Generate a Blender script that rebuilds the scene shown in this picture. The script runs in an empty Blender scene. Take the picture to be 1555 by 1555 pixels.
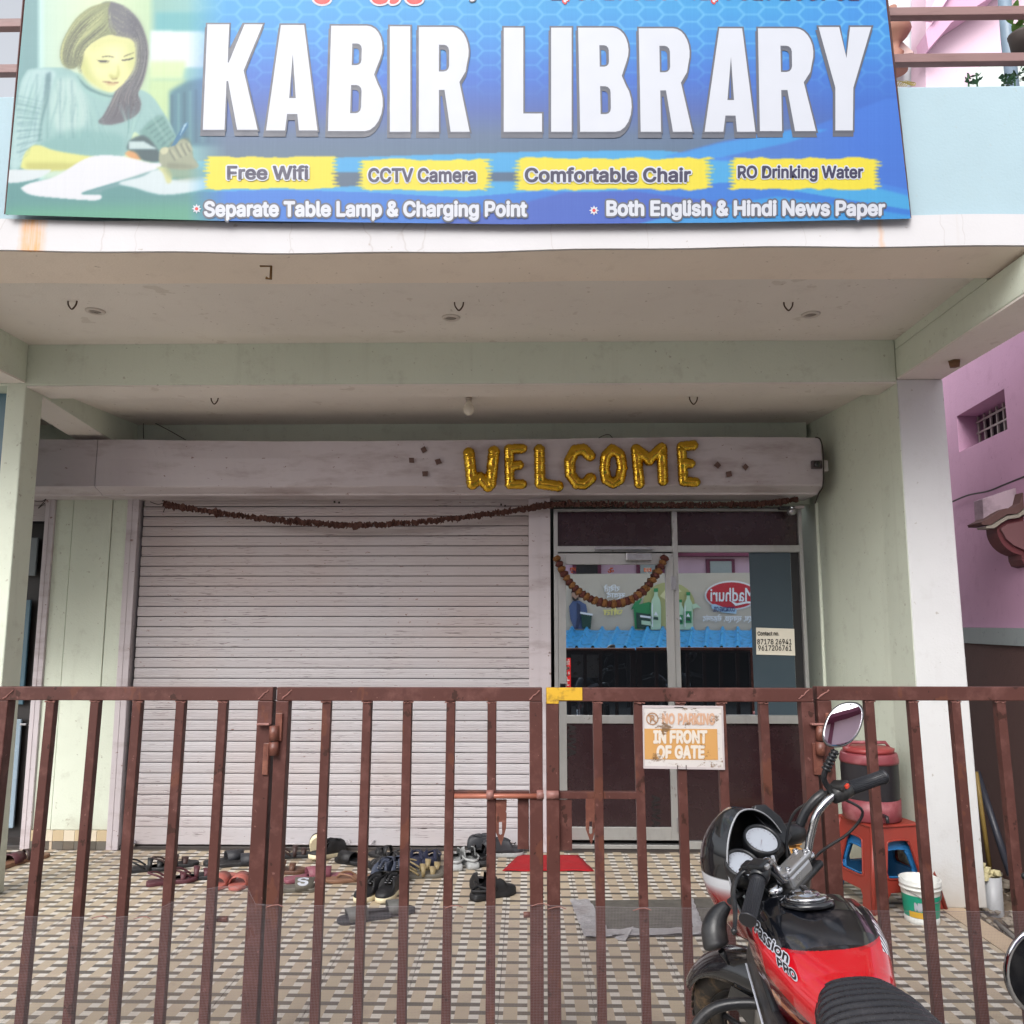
import bpy, bmesh, math, random
import numpy as np
from mathutils import Matrix, Vector
random.seed(7); rng = np.random.default_rng(7)
sc = bpy.context.scene
R = math.radians; PI = math.pi

# ---------------------------------------------------------------- camera, sky, sun, exposure
CAMH = 1.55; FPX = 1253.0; PPX = 777.5
CM = np.array([[0.9998415661789362, -0.0018541090821374783, -0.01770324321596469],
               [0.017792007354851647, 0.13403312207321572, 0.9908171206946272],
               [0.0005357379368400093, -0.9909751179857232, 0.13404487501596263]])
cam_d = bpy.data.cameras.new('camera'); cam = bpy.data.objects.new('camera', cam_d)
sc.collection.objects.link(cam); sc.camera = cam
cam_d.sensor_width = 36; cam_d.lens = FPX / 1555 * 36; cam_d.clip_start = 0.05; cam_d.clip_end = 300
_m = Matrix([[CM[0, 0], -CM[0, 1], -CM[0, 2], 0], [CM[1, 0], -CM[1, 1], -CM[1, 2], 0],
             [CM[2, 0], -CM[2, 1], -CM[2, 2], CAMH], [0, 0, 0, 1]])
cam.matrix_world = _m

SUN_EL, SUN_AZ = 40.0, 200.0          # high, from behind the camera, veiled by cloud
w = bpy.data.worlds.new('World'); sc.world = w; w.use_nodes = True
nt = w.node_tree; nt.nodes.clear()
sky = nt.nodes.new('ShaderNodeTexSky'); sky.sky_type = 'NISHITA'; sky.sun_disc = False
sky.sun_elevation = R(SUN_EL); sky.sun_rotation = R(SUN_AZ); sky.dust_density = 4.0; sky.air_density = 1.0
hs = nt.nodes.new('ShaderNodeHueSaturation'); hs.inputs['Saturation'].default_value = 0.22
bg = nt.nodes.new('ShaderNodeBackground'); bg.inputs['Strength'].default_value = 0.15
wo = nt.nodes.new('ShaderNodeOutputWorld')
nt.links.new(sky.outputs[0], hs.inputs['Color']); nt.links.new(hs.outputs[0], bg.inputs['Color'])
nt.links.new(bg.outputs[0], wo.inputs['Surface'])
sun_d = bpy.data.lights.new('sun', 'SUN'); sun_d.energy = 0.72; sun_d.angle = R(34); sun_d.color = (1, .985, .955)
sun = bpy.data.objects.new('sun', sun_d); sc.collection.objects.link(sun)
_a = R(SUN_AZ); _e = R(SUN_EL)
sd = Vector((math.sin(_a) * math.cos(_e), math.cos(_a) * math.cos(_e), math.sin(_e)))
sun.rotation_euler = sd.to_track_quat('Z', 'Y').to_euler()
sc.view_settings.view_transform = 'Standard'; sc.view_settings.look = 'None'
sc.view_settings.gamma = 1; sc.view_settings.use_curve_mapping = False
sc.view_settings.exposure = 1.0
sc.cycles.max_bounces = 8; sc.cycles.diffuse_bounces = 5; sc.cycles.glossy_bounces = 4
sc.cycles.transparent_max_bounces = 8

# ---------------------------------------------------------------- measuring: photo pixel + known plane -> world point
def ray(px, py): return CM @ np.array([(px - PPX) / FPX, (py - PPX) / FPX, 1.0])
def at(px, py, Y):
    r = ray(px, py); t = Y / r[1]; return (r[0] * t, Y, CAMH + r[2] * t)
def gnd(px, py, Z=0.0):
    r = ray(px, py); t = (Z - CAMH) / r[2]; return (r[0] * t, r[1] * t, Z)
def ZY(py, Y, px=800): return at(px, py, Y)[2]
def XY(px, Y, py=1000): return at(px, py, Y)[0]

# ---------------------------------------------------------------- objects
COL = sc.collection
def tag(o, label=None, cat=None, group=None, kind=None):
    if label: o['label'] = label
    if cat: o['category'] = cat
    if group: o['group'] = group
    if kind: o['kind'] = kind
    return o
def thing(name, label, cat, loc=(0, 0, 0), rot=(0, 0, 0), group=None):
    o = bpy.data.objects.new(name, None); COL.objects.link(o); o.location = loc; o.rotation_euler = rot
    o.empty_display_size = .1
    return tag(o, label, cat, group)
class MB:
    """collects faces; build() links them as one mesh object"""
    def __init__(s): s.v = []; s.f = []; s.sm = []
    def add(s, vs, fs, smooth=False):
        b = len(s.v); s.v += [tuple(map(float, p)) for p in vs]; s.f += [tuple(b + i for i in f) for f in fs]; s.sm += [smooth] * len(fs); return s
    def box(s, x0, x1, y0, y1, z0, z1, bev=0):
        if bev <= 0:
            vs = [(x, y, z) for x in (x0, x1) for y in (y0, y1) for z in (z0, z1)]
            return s.add(vs, [(0, 1, 3, 2), (4, 6, 7, 5), (0, 4, 5, 1), (2, 3, 7, 6), (0, 2, 6, 4), (1, 5, 7, 3)])
        b = min(bev, (x1 - x0) / 2.01, (y1 - y0) / 2.01, (z1 - z0) / 2.01); bm = bmesh.new(); bmesh.ops.create_cube(bm, size=1)
        for v in bm.verts: v.co = Vector(((x0 + x1) / 2 + v.co.x * (x1 - x0), (y0 + y1) / 2 + v.co.y * (y1 - y0), (z0 + z1) / 2 + v.co.z * (z1 - z0)))
        bmesh.ops.bevel(bm, geom=bm.edges[:], offset=b, segments=2, affect='EDGES', profile=.5)
        s.add([v.co[:] for v in bm.verts], [[v.index for v in f.verts] for f in bm.faces]); bm.free(); return s
    def prism(s, pts, d, axis='y'):
        """closed outline pts (3D, planar) extruded along vector d"""
        n = len(pts); p = [Vector(q) for q in pts]; d = Vector(d)
        vs = [q[:] for q in p] + [(q + d)[:] for q in p]
        return s.add(vs, [tuple(range(n))[::-1], tuple(range(n, 2 * n))] + [(i, (i + 1) % n, n + (i + 1) % n, n + i) for i in range(n)])
    def loft(s, rings, close=True, cap=True, smooth=True):
        n = len(rings[0]); vs = [p for r in rings for p in r]; fs = []
        for i in range(len(rings) - 1):
            for j in range(n if close else n - 1):
                k = (j + 1) % n; fs.append((i * n + j, i * n + k, (i + 1) * n + k, (i + 1) * n + j))
        s.add(vs, fs, smooth)
        if cap and close:
            b = len(s.v) - len(vs); s.f += [tuple(b + j for j in range(n))[::-1], tuple(b + (len(rings) - 1) * n + j for j in range(n))]; s.sm += [False, False]
        return s
    def tube(s, pts, r, n=8, cap=True, flat=1.0):
        pts = [Vector(p) for p in pts]; rr = r if isinstance(r, (list, tuple)) else [r] * len(pts)
        t0 = (pts[1] - pts[0]).normalized(); up = Vector((0, 0, 1)) if abs(t0.z) < .9 else Vector((0, 1, 0))
        nrm = (up - t0 * up.dot(t0)).normalized(); rings = []
        for i, p in enumerate(pts):
            t = (pts[min(i + 1, len(pts) - 1)] - pts[max(i - 1, 0)])
            t = t.normalized() if t.length > 1e-9 else t0
            nrm = (nrm - t * nrm.dot(t)); nrm = nrm.normalized() if nrm.length > 1e-6 else up
            b = t.cross(nrm); rings.append([(p + (nrm * math.cos(a) * flat + b * math.sin(a)) * rr[i])[:] for a in [2 * PI * k / n for k in range(n)]])
        return s.loft(rings, True, cap, n > 5)
    def lathe(s, prof, c=(0, 0, 0), n=24, M=None, cap=True):
        """prof: (r,z) list, axis z through c; M optional matrix"""
        rings = []
        for r, z in prof:
            ring = [Vector((max(r, 1e-4) * math.cos(2 * PI * k / n), max(r, 1e-4) * math.sin(2 * PI * k / n), z)) for k in range(n)]
            if M is not None: ring = [M @ q for q in ring]
            rings.append([(q + Vector(c))[:] for q in ring])
        return s.loft(rings, True, cap)
    def map(s, fn): s.v = [tuple(fn(p)) for p in s.v]; return s
    def build(s, name, mat, parent=None, label=None):
        me = bpy.data.meshes.new(name); me.from_pydata(s.v, [], s.f)
        me.polygons.foreach_set('use_smooth', s.sm); me.update()
        if mat: me.materials.append(mat)
        o = bpy.data.objects.new(name, me); COL.objects.link(o)
        if parent is not None: o.parent = parent
        if label: o['label'] = label
        return o
def fixn(o):
    bm = bmesh.new(); bm.from_mesh(o.data); bmesh.ops.recalc_face_normals(bm, faces=bm.faces); bm.to_mesh(o.data); bm.free(); return o
def bevel(o, wd=.003, seg=2):
    m = o.modifiers.new('b', 'BEVEL'); m.width = wd; m.segments = seg; m.limit_method = 'ANGLE'; m.angle_limit = R(35); return o
def dup(o, parent=None, name=None):
    c = o.copy(); COL.objects.link(c); c.parent = parent
    if name: c.name = name
    return c
def dup_tree(o, parent=None):
    c = dup(o, parent)
    for ch in [q for q in bpy.data.objects if q.parent == o]: dup_tree(ch, c)
    return c
def catmull(pts, n=8):
    P = [Vector(p) for p in pts]; P = [P[0]] + P + [P[-1]]; out = []
    for i in range(1, len(P) - 2):
        for k in range(n):
            t = k / n; a, b, c, d = P[i - 1], P[i], P[i + 1], P[i + 2]
            out.append(.5 * ((2 * b) + (c - a) * t + (2 * a - 5 * b + 4 * c - d) * t * t + (3 * b - a - 3 * c + d) * t ** 3))
    out.append(P[-2]); return out

# ---------------------------------------------------------------- materials
def S(r, g, b, k=1.0):
    f = lambda c: ((c / 255 + .055) / 1.055) ** 2.4 if c > 10 else c / 255 / 12.92
    return (f(r) * k, f(g) * k, f(b) * k, 1)
def newmat(name):
    m = bpy.data.materials.new(name); m.use_nodes = True; nt = m.node_tree; return m, nt, nt.nodes['Principled BSDF']
def N(nt, t, **kw):
    n = nt.nodes.new(t)
    for k, v in kw.items(): setattr(n, k, v)
    return n
def coords(nt, kind='Object', sc_=(1, 1, 1)):
    tc = N(nt, 'ShaderNodeTexCoord'); mp = N(nt, 'ShaderNodeMapping'); mp.inputs['Scale'].default_value = sc_
    if kind == 'World':
        g = N(nt, 'ShaderNodeNewGeometry'); nt.links.new(g.outputs['Position'], mp.inputs['Vector'])
    else: nt.links.new(tc.outputs[kind], mp.inputs['Vector'])
    return mp.outputs[0]
def noise(nt, vec, scale=5, detail=5, rough=.55):
    n = N(nt, 'ShaderNodeTexNoise'); n.inputs['Scale'].default_value = scale; n.inputs['Detail'].default_value = detail
    n.inputs['Roughness'].default_value = rough; nt.links.new(vec, n.inputs['Vector']); return n.outputs['Fac']
def ramp(nt, fac, stops):
    r = N(nt, 'ShaderNodeValToRGB'); e = r.color_ramp.elements
    e[0].position, e[0].color = stops[0][0], stops[0][1]; e[1].position, e[1].color = stops[-1][0], stops[-1][1]
    for p, c in stops[1:-1]: q = e.new(p); q.color = c
    nt.links.new(fac, r.inputs[0]); return r.outputs[0]
def G(v): return (v, v, v, 1)
def mix(nt, fac, a, b, mode='MIX'):
    m = N(nt, 'ShaderNodeMix', data_type='RGBA', blend_type=mode)
    for sock, v in ((m.inputs[0], fac), (m.inputs[6], a), (m.inputs[7], b)):
        if hasattr(v, 'is_output'): nt.links.new(v, sock)
        else: sock.default_value = v
    return m.outputs[2]
def mth(nt, op, a, b=0.0, c=None):
    m = N(nt, 'ShaderNodeMath', operation=op)
    for i, v in enumerate((a, b) if c is None else (a, b, c)):
        if hasattr(v, 'is_output'): nt.links.new(v, m.inputs[i])
        else: m.inputs[i].default_value = v
    return m.outputs[0]
def bump(nt, b, h, strength=.2, dist=.01):
    n = N(nt, 'ShaderNodeBump'); n.inputs['Strength'].default_value = strength; n.inputs['Distance'].default_value = dist
    nt.links.new(h, n.inputs['Height']); nt.links.new(n.outputs[0], b.inputs['Normal'])
def pm(name, col, rough=.6, metal=0, var=.12, scale=3, dirt=None, dirt_amt=.35, dscale=6, bmp=.12, bscale=60, bdist=.003, stretch=(1, 1, 1), space='World', coat=0, spec=.5):
    m, nt, b = newmat(name); v = coords(nt, space, stretch)
    c = mix(nt, noise(nt, v, scale), tuple(x * (1 - var) for x in col[:3]) + (1,), tuple(min(1, x * (1 + var)) for x in col[:3]) + (1,))
    if dirt:
        f = ramp(nt, noise(nt, v, dscale, 8, .65), [(.5, G(0)), (.72, G(dirt_amt))]); c = mix(nt, f, c, dirt)
    nt.links.new(c, b.inputs['Base Color'])
    rr = mth(nt, 'MULTIPLY_ADD', noise(nt, v, scale * 4), .25, rough - .12); nt.links.new(rr, b.inputs['Roughness'])
    b.inputs['Metallic'].default_value = metal; b.inputs['Specular IOR Level'].default_value = spec
    if coat: b.inputs['Coat Weight'].default_value = coat; b.inputs['Coat Roughness'].default_value = .08
    if bmp: bump(nt, b, noise(nt, v, bscale, 6), bmp, bdist)
    return m
def flat(name, col, rough=.5, metal=0, coat=0):
    return pm(name, col, rough, metal, var=.05, scale=8, bmp=.05, bscale=120, coat=coat)
def wallmat(name, col, dirt=S(120, 110, 95), amt=.25, streaks=True, low=None):
    """plaster: broad tone changes, run-down streaks, fine grain"""
    m, nt, b = newmat(name); v = coords(nt, 'World'); vs = coords(nt, 'World', (6, 6, .5))
    c = mix(nt, noise(nt, v, 1.3, 4), tuple(x * .86 for x in col[:3]) + (1,), tuple(min(1, x * 1.08) for x in col[:3]) + (1,))
    c = mix(nt, ramp(nt, noise(nt, v, 9, 8, .7), [(.55, G(0)), (.75, G(amt))]), c, dirt)
    if streaks: c = mix(nt, ramp(nt, noise(nt, vs, 2.2, 6, .6), [(.58, G(0)), (.85, G(amt * .7))]), c, dirt)
    # scuffs
    c = mix(nt, ramp(nt, noise(nt, v, 35, 3, .5), [(.70, G(0)), (.74, G(.5))]), c, dirt)
    if low:   # splash-back dirt near the floor: a stain of the wall itself
        g = N(nt, 'ShaderNodeNewGeometry'); sx = N(nt, 'ShaderNodeSeparateXYZ'); nt.links.new(g.outputs['Position'], sx.inputs[0])
        h = mth(nt, 'ADD', sx.outputs[2], mth(nt, 'MULTIPLY', noise(nt, v, 8), .25))
        c = mix(nt, ramp(nt, h, [(.08, G(.6)), (.38, G(0))]), c, low)
    nt.links.new(c, b.inputs['Base Color']); b.inputs['Roughness'].default_value = .82
    h1 = mth(nt, 'ADD', noise(nt, v, 90, 6), mth(nt, 'MULTIPLY', noise(nt, v, 6, 4), 2.0)); bump(nt, b, h1, .25, .006)
    return m
M_green = wallmat('green_plaster', S(212, 219, 203, .93), low=S(150, 140, 120))
M_ceil = wallmat('ceiling_plaster', S(228, 221, 214, .94), dirt=S(140, 120, 105), amt=.16, streaks=False)
M_white = wallmat('white_plaster', S(212, 213, 214, .90), dirt=S(150, 145, 140), low=S(165, 150, 130), amt=.18)
M_blue = wallmat('pale_blue_plaster', S(166, 190, 200, .82), dirt=S(150, 160, 160), amt=.12)
M_pink = wallmat('pink_plaster', S(216, 170, 200, .85), dirt=S(150, 110, 130), amt=.25)
M_pinkl = wallmat('pale_pink_plaster', S(226, 196, 214, .85), dirt=S(200, 150, 175), amt=.12)
M_maroon = wallmat('maroon_wall', S(104, 76, 72, .8), dirt=S(70, 50, 48), amt=.35)
M_greyband = wallmat('grey_band', S(170, 182, 182, .8), dirt=S(80, 80, 80), amt=.5)
def fasciamat():
    m, nt, b = newmat('white_fascia_paint'); v = coords(nt, 'World'); vs = coords(nt, 'World', (5, 5, .25))
    c = mix(nt, noise(nt, v, 2, 4), S(206, 205, 208, .88), S(192, 190, 192, .88))
    c = mix(nt, ramp(nt, noise(nt, vs, 3.0, 5, .6), [(.66, G(0)), (.76, G(.25))]), c, S(170, 160, 150))
    g = N(nt, 'ShaderNodeNewGeometry'); sx = N(nt, 'ShaderNodeSeparateXYZ'); nt.links.new(g.outputs['Position'], sx.inputs[0])
    for x0, wd, am in ((at(52, 350, 3.5)[0], .07, 1.0), (at(1336, 350, 3.5)[0], .018, .4)):       # rust runs
        d = mth(nt, 'ABSOLUTE', mth(nt, 'SUBTRACT', mth(nt, 'ADD', sx.outputs[0], mth(nt, 'MULTIPLY', noise(nt, v, 25), .03)), x0 + .015))
        f = mth(nt, 'MULTIPLY', ramp(nt, mth(nt, 'DIVIDE', d, wd), [(.2, G(am)), (1, G(0))]), ramp(nt, noise(nt, vs, 14), [(.3, G(.3)), (.6, G(1))]))
        c = mix(nt, f, c, S(204, 140, 58))
    n2 = N(nt, 'ShaderNodeTexVoronoi', feature='DISTANCE_TO_EDGE'); n2.inputs['Scale'].default_value = 1.6
    wv = N(nt, 'ShaderNodeVectorMath', operation='ADD'); nt.links.new(v, wv.inputs[0])
    nn = N(nt, 'ShaderNodeTexNoise'); nn.inputs['Scale'].default_value = 6; nt.links.new(v, nn.inputs['Vector']); sc2 = N(nt, 'ShaderNodeVectorMath', operation='SCALE'); sc2.inputs['Scale'].default_value = .12
    nt.links.new(nn.outputs['Color'], sc2.inputs[0]); nt.links.new(sc2.outputs[0], wv.inputs[1]); vsc = N(nt, 'ShaderNodeVectorMath', operation='MULTIPLY'); vsc.inputs[1].default_value = (1, 1, .12); nt.links.new(wv.outputs[0], vsc.inputs[0]); nt.links.new(vsc.outputs[0], n2.inputs['Vector'])
    c = mix(nt, ramp(nt, n2.outputs['Distance'], [(.001, G(.4)), (.004, G(0))]), c, S(150, 140, 135))
    nt.links.new(c, b.inputs['Base Color']); b.inputs['Roughness'].default_value = .75
    bump(nt, b, noise(nt, v, 60, 6), .2, .004); return m
M_fascia = fasciamat()
def shuttermat(name='shutter_paint', col=S(200, 196, 200, .84)):
    m, nt, b = newmat(name); v = coords(nt, 'World', (.6, 1, 14)); v2 = coords(nt, 'World', (5.5, 1, 170)); v0 = coords(nt, 'World')
    oi = N(nt, 'ShaderNodeObjectInfo')
    c = mix(nt, noise(nt, v, 3, 6, .6), tuple(x * .88 for x in col[:3]) + (1,), tuple(x * 1.05 for x in col[:3]) + (1,))
    c = mix(nt, mth(nt, 'MULTIPLY', oi.outputs['Random'], .14), c, S(150, 135, 135))
    c = mix(nt, ramp(nt, noise(nt, v0, 1.2, 5), [(.45, G(0)), (.7, G(.35))]), c, S(172, 150, 142))
    g = N(nt, 'ShaderNodeNewGeometry'); sx = N(nt, 'ShaderNodeSeparateXYZ'); nt.links.new(g.outputs['Position'], sx.inputs[0])
    up = ramp(nt, mth(nt, 'DIVIDE', sx.outputs[2], 2.5), [(.45, G(0)), (.95, G(.34))])   # browner towards the upper slats
    c = mix(nt, up, c, S(142, 118, 108))
    c = mix(nt, mth(nt, 'MULTIPLY', ramp(nt, noise(nt, v2, 1.6, 2, .5), [(.655, G(0)), (.675, G(.85))]), ramp(nt, noise(nt, v0, 2.3, 3), [(.42, G(0)), (.56, G(1))])), c, S(66, 48, 46))   # scraped dashes
    nt.links.new(c, b.inputs['Base Color']); b.inputs['Roughness'].default_value = .48; b.inputs['Metallic'].default_value = .0
    bump(nt, b, noise(nt, v, 12, 5), .15, .004); return m
M_shut = shuttermat(); M_hood = pm('shutter_hood_paint', S(200, 191, 195, .84), .45, 0, .14, 1.5, S(110, 80, 72), .45, 4, .25, 4, .01, stretch=(.6, 1, 2.2))
M_gate = pm('red_oxide_paint', S(88, 52, 46, .8), .50, 0, .28, 6, S(140, 98, 92), .28, 14, .3, 70, .002, coat=0, spec=.3)
M_gate2 = pm('rusty_red_oxide', S(112, 66, 54, .8), .42, 0, .3, 9, S(190, 130, 105), .4, 20, .35, 60, .003)
M_weld = pm('weld_bead', S(150, 104, 96, .85), .45, 0, .3, 40, bmp=.5, bscale=90)
M_yellow = pm('chipped_yellow_paint', S(214, 168, 40, .85), .5, 0, .1, 10, S(60, 35, 20), .9, 16, .2)
M_alu = pm('anodised_aluminium', S(176, 176, 174, .9), .38, .55, .08, 5, S(110, 105, 100), .3, 10, .1, 100, stretch=(1, 1, .3))
M_dark = flat('dark_sheet', S(24, 24, 26), .5)
M_black = pm('black_plastic', S(22, 23, 26), .38, 0, .2, 6, S(80, 78, 76), .25, 10, .15, 120)
M_bblk = pm('gloss_black_paint', S(14, 15, 19), .22, 0, .2, 6, S(90, 90, 95), .12, 7, .03, 40, coat=.7)
M_chrome = pm('chrome', S(205, 205, 210), .16, 1, .06, 8, S(90, 80, 70), .2, 14, .02, 60)
M_steel = pm('brushed_steel', S(165, 165, 168), .34, .9, .1, 8, S(80, 72, 66), .3, 14, .08, 60)
M_wire = flat('dark_wire', S(45, 38, 34), .6)
def chips(m, col, scale=40, thr=.66, amt=.8, stretch=(1, 1, .5), space='World'):
    nt = m.node_tree; b = nt.nodes['Principled BSDF']; src = b.inputs['Base Color'].links[0].from_socket; v = coords(nt, space, stretch)
    nt.links.new(mix(nt, ramp(nt, noise(nt, v, scale, 3, .6), [(thr, G(0)), (thr + .02, G(amt))]), src, col), b.inputs['Base Color']); return m
chips(M_gate, S(140, 100, 94, .85), 55, .69, .6, (1, 1, .8)); chips(M_gate, S(52, 30, 22, .8), 22, .645, .75, (1, 1, .8)); chips(M_gate, S(120, 72, 50, .8), 9, .62, .35); chips(M_gate2, S(60, 30, 20), 30, .62, .8); chips(M_green, S(150, 146, 128), 17, .70, .6, (1, 1, 1)); chips(M_green, S(120, 112, 96), 48, .73, .7, (1, 1, 1)); chips(M_white, S(150, 144, 132), 20, .70, .6, (1, 1, 1)); chips(M_ceil, S(170, 156, 142), 6, .66, .3, (1, 1, 1)); chips(M_alu, S(120, 112, 104), 30, .68, .6)
chips(M_fascia, S(150, 140, 130), 26, .70, .6, (1, 1, 1)); chips(M_hood, S(110, 76, 66), 34, .685, .8, (.6, 1, 1)); chips(M_shut, S(120, 84, 70), 40, .70, .8, (.5, 1, 1.5))
def glassmat(name, k=.72, tint=S(200, 215, 225), rough=.012):
    m, nt, b = newmat(name); nt.nodes.remove(b); out = nt.nodes['Material Output']
    gl = N(nt, 'ShaderNodeBsdfGlossy'); gl.inputs['Color'].default_value = tint; gl.inputs['Roughness'].default_value = rough
    df = N(nt, 'ShaderNodeBsdfDiffuse'); df.inputs['Color'].default_value = (.008, .009, .011, 1)
    ms = N(nt, 'ShaderNodeMixShader'); v = coords(nt, 'World')
    f = mth(nt, 'MULTIPLY_ADD', noise(nt, v, 3), -.12, k + .06); nt.links.new(f, ms.inputs[0])
    nt.links.new(df.outputs[0], ms.inputs[1]); nt.links.new(gl.outputs[0], ms.inputs[2]); nt.links.new(ms.outputs[0], out.inputs['Surface'])
    return m
M_glass = glassmat('reflective_tinted_glass', .93, S(240, 246, 250))
M_mirror = glassmat('mirror_glass', .92, (.95, .95, .97, 1), .0)
M_panel = pm('dark_brown_laminate', S(46, 28, 32, .85), .26, 0, .12, 3, None, bmp=.03, coat=.3)

# ---------------------------------------------------------------- text and flat shapes, mapped onto photo-measured rectangles
FONT_SANS = None
try:      # Blender's own bundled sans; the built-in font stands in when it is missing
    import os
    FONT_SANS = bpy.data.fonts.load(os.path.join(bpy.utils.resource_path('LOCAL'), 'datafiles', 'fonts', 'Inter.woff2'))
except Exception: FONT_SANS = None
def text_mesh(body, shear=0, space=1.0, res=3, sans=True):
    cu = bpy.data.curves.new('t', 'FONT'); cu.body = body; cu.shear = shear; cu.space_character = space; cu.resolution_u = res
    if sans and FONT_SANS is not None and body.isascii(): cu.font = FONT_SANS
    o = bpy.data.objects.new('tmp', cu); COL.objects.link(o)
    dg = bpy.context.evaluated_depsgraph_get(); dg.update(); me = bpy.data.meshes.new_from_object(o.evaluated_get(dg))
    vs = np.array([v.co[:2] for v in me.vertices]).reshape(-1, 2); fs = [tuple(p.vertices) for p in me.polygons]
    bpy.data.objects.remove(o); bpy.data.curves.remove(cu); bpy.data.meshes.remove(me); return vs, fs
def dilate(vs, fs, r, seg=6):
    """thicken a flat glyph: a ribbon and a small disc along every outline edge, each a hair above the last"""
    cnt = {}
    for f in fs:
        for a, b in zip(f, f[1:] + f[:1]): k = (min(a, b), max(a, b)); cnt[k] = cnt.get(k, 0) + 1
    V = [(x, y, 0.0) for x, y in vs]; F = list(fs); n = 0
    for (a, b), c in cnt.items():
        if c != 1: continue
        p, q = Vector(vs[a]), Vector(vs[b]); d = q - p
        if d.length < 1e-7: continue
        d.normalize(); m = Vector((-d.y, d.x)) * r; h = ((n * 7) % 97 + 1) * 3e-6; n += 1; i = len(V)
        V += [(*(p - m), h), (*(q - m), h), (*(q + m), h), (*(p + m), h)]; F.append((i, i + 1, i + 2, i + 3))
        h += 1.5e-6; i = len(V); V += [(p.x + r * math.cos(2 * PI * k / seg + .3), p.y + r * math.sin(2 * PI * k / seg + .3), h) for k in range(seg)]; F.append(tuple(range(i, i + seg)))
    return V, F
def text_layers(body, layers, rect, place, shear=0, space=1.0, res=3, sans=True):
    """layers: (stroke growth, material, lift); rect (x0,y0,x1,y1) of the plain glyphs; place(px,py,lift)->xyz. Returns MBs"""
    v0, f0 = text_mesh(body, shear, space, res, sans); a, b = v0.min(0), v0.max(0); out = []; x0, y0, x1, y1 = rect
    for off, mat, lift in layers:
        V, F = dilate([tuple(p) for p in v0], f0, off) if off > 0 else ([(x, y, 0) for x, y in v0], f0)
        mb = MB(); mb.add([place(x0 + (x1 - x0) * (x - a[0]) / (b[0] - a[0]), y1 + (y0 - y1) * (y - a[1]) / (b[1] - a[1]), lift + h) for x, y, h in V], F); out.append((mb, mat))
    return out
def put_text(body, layers, rect, place, parent, name='lettering', **kw):
    for mb, mat in text_layers(body, layers, rect, place, **kw): mb.build(name, mat, parent)
# ================================================================ SETTING
YW, YC, YF, YG = 5.95, 4.83, 3.5, 3.28
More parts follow.
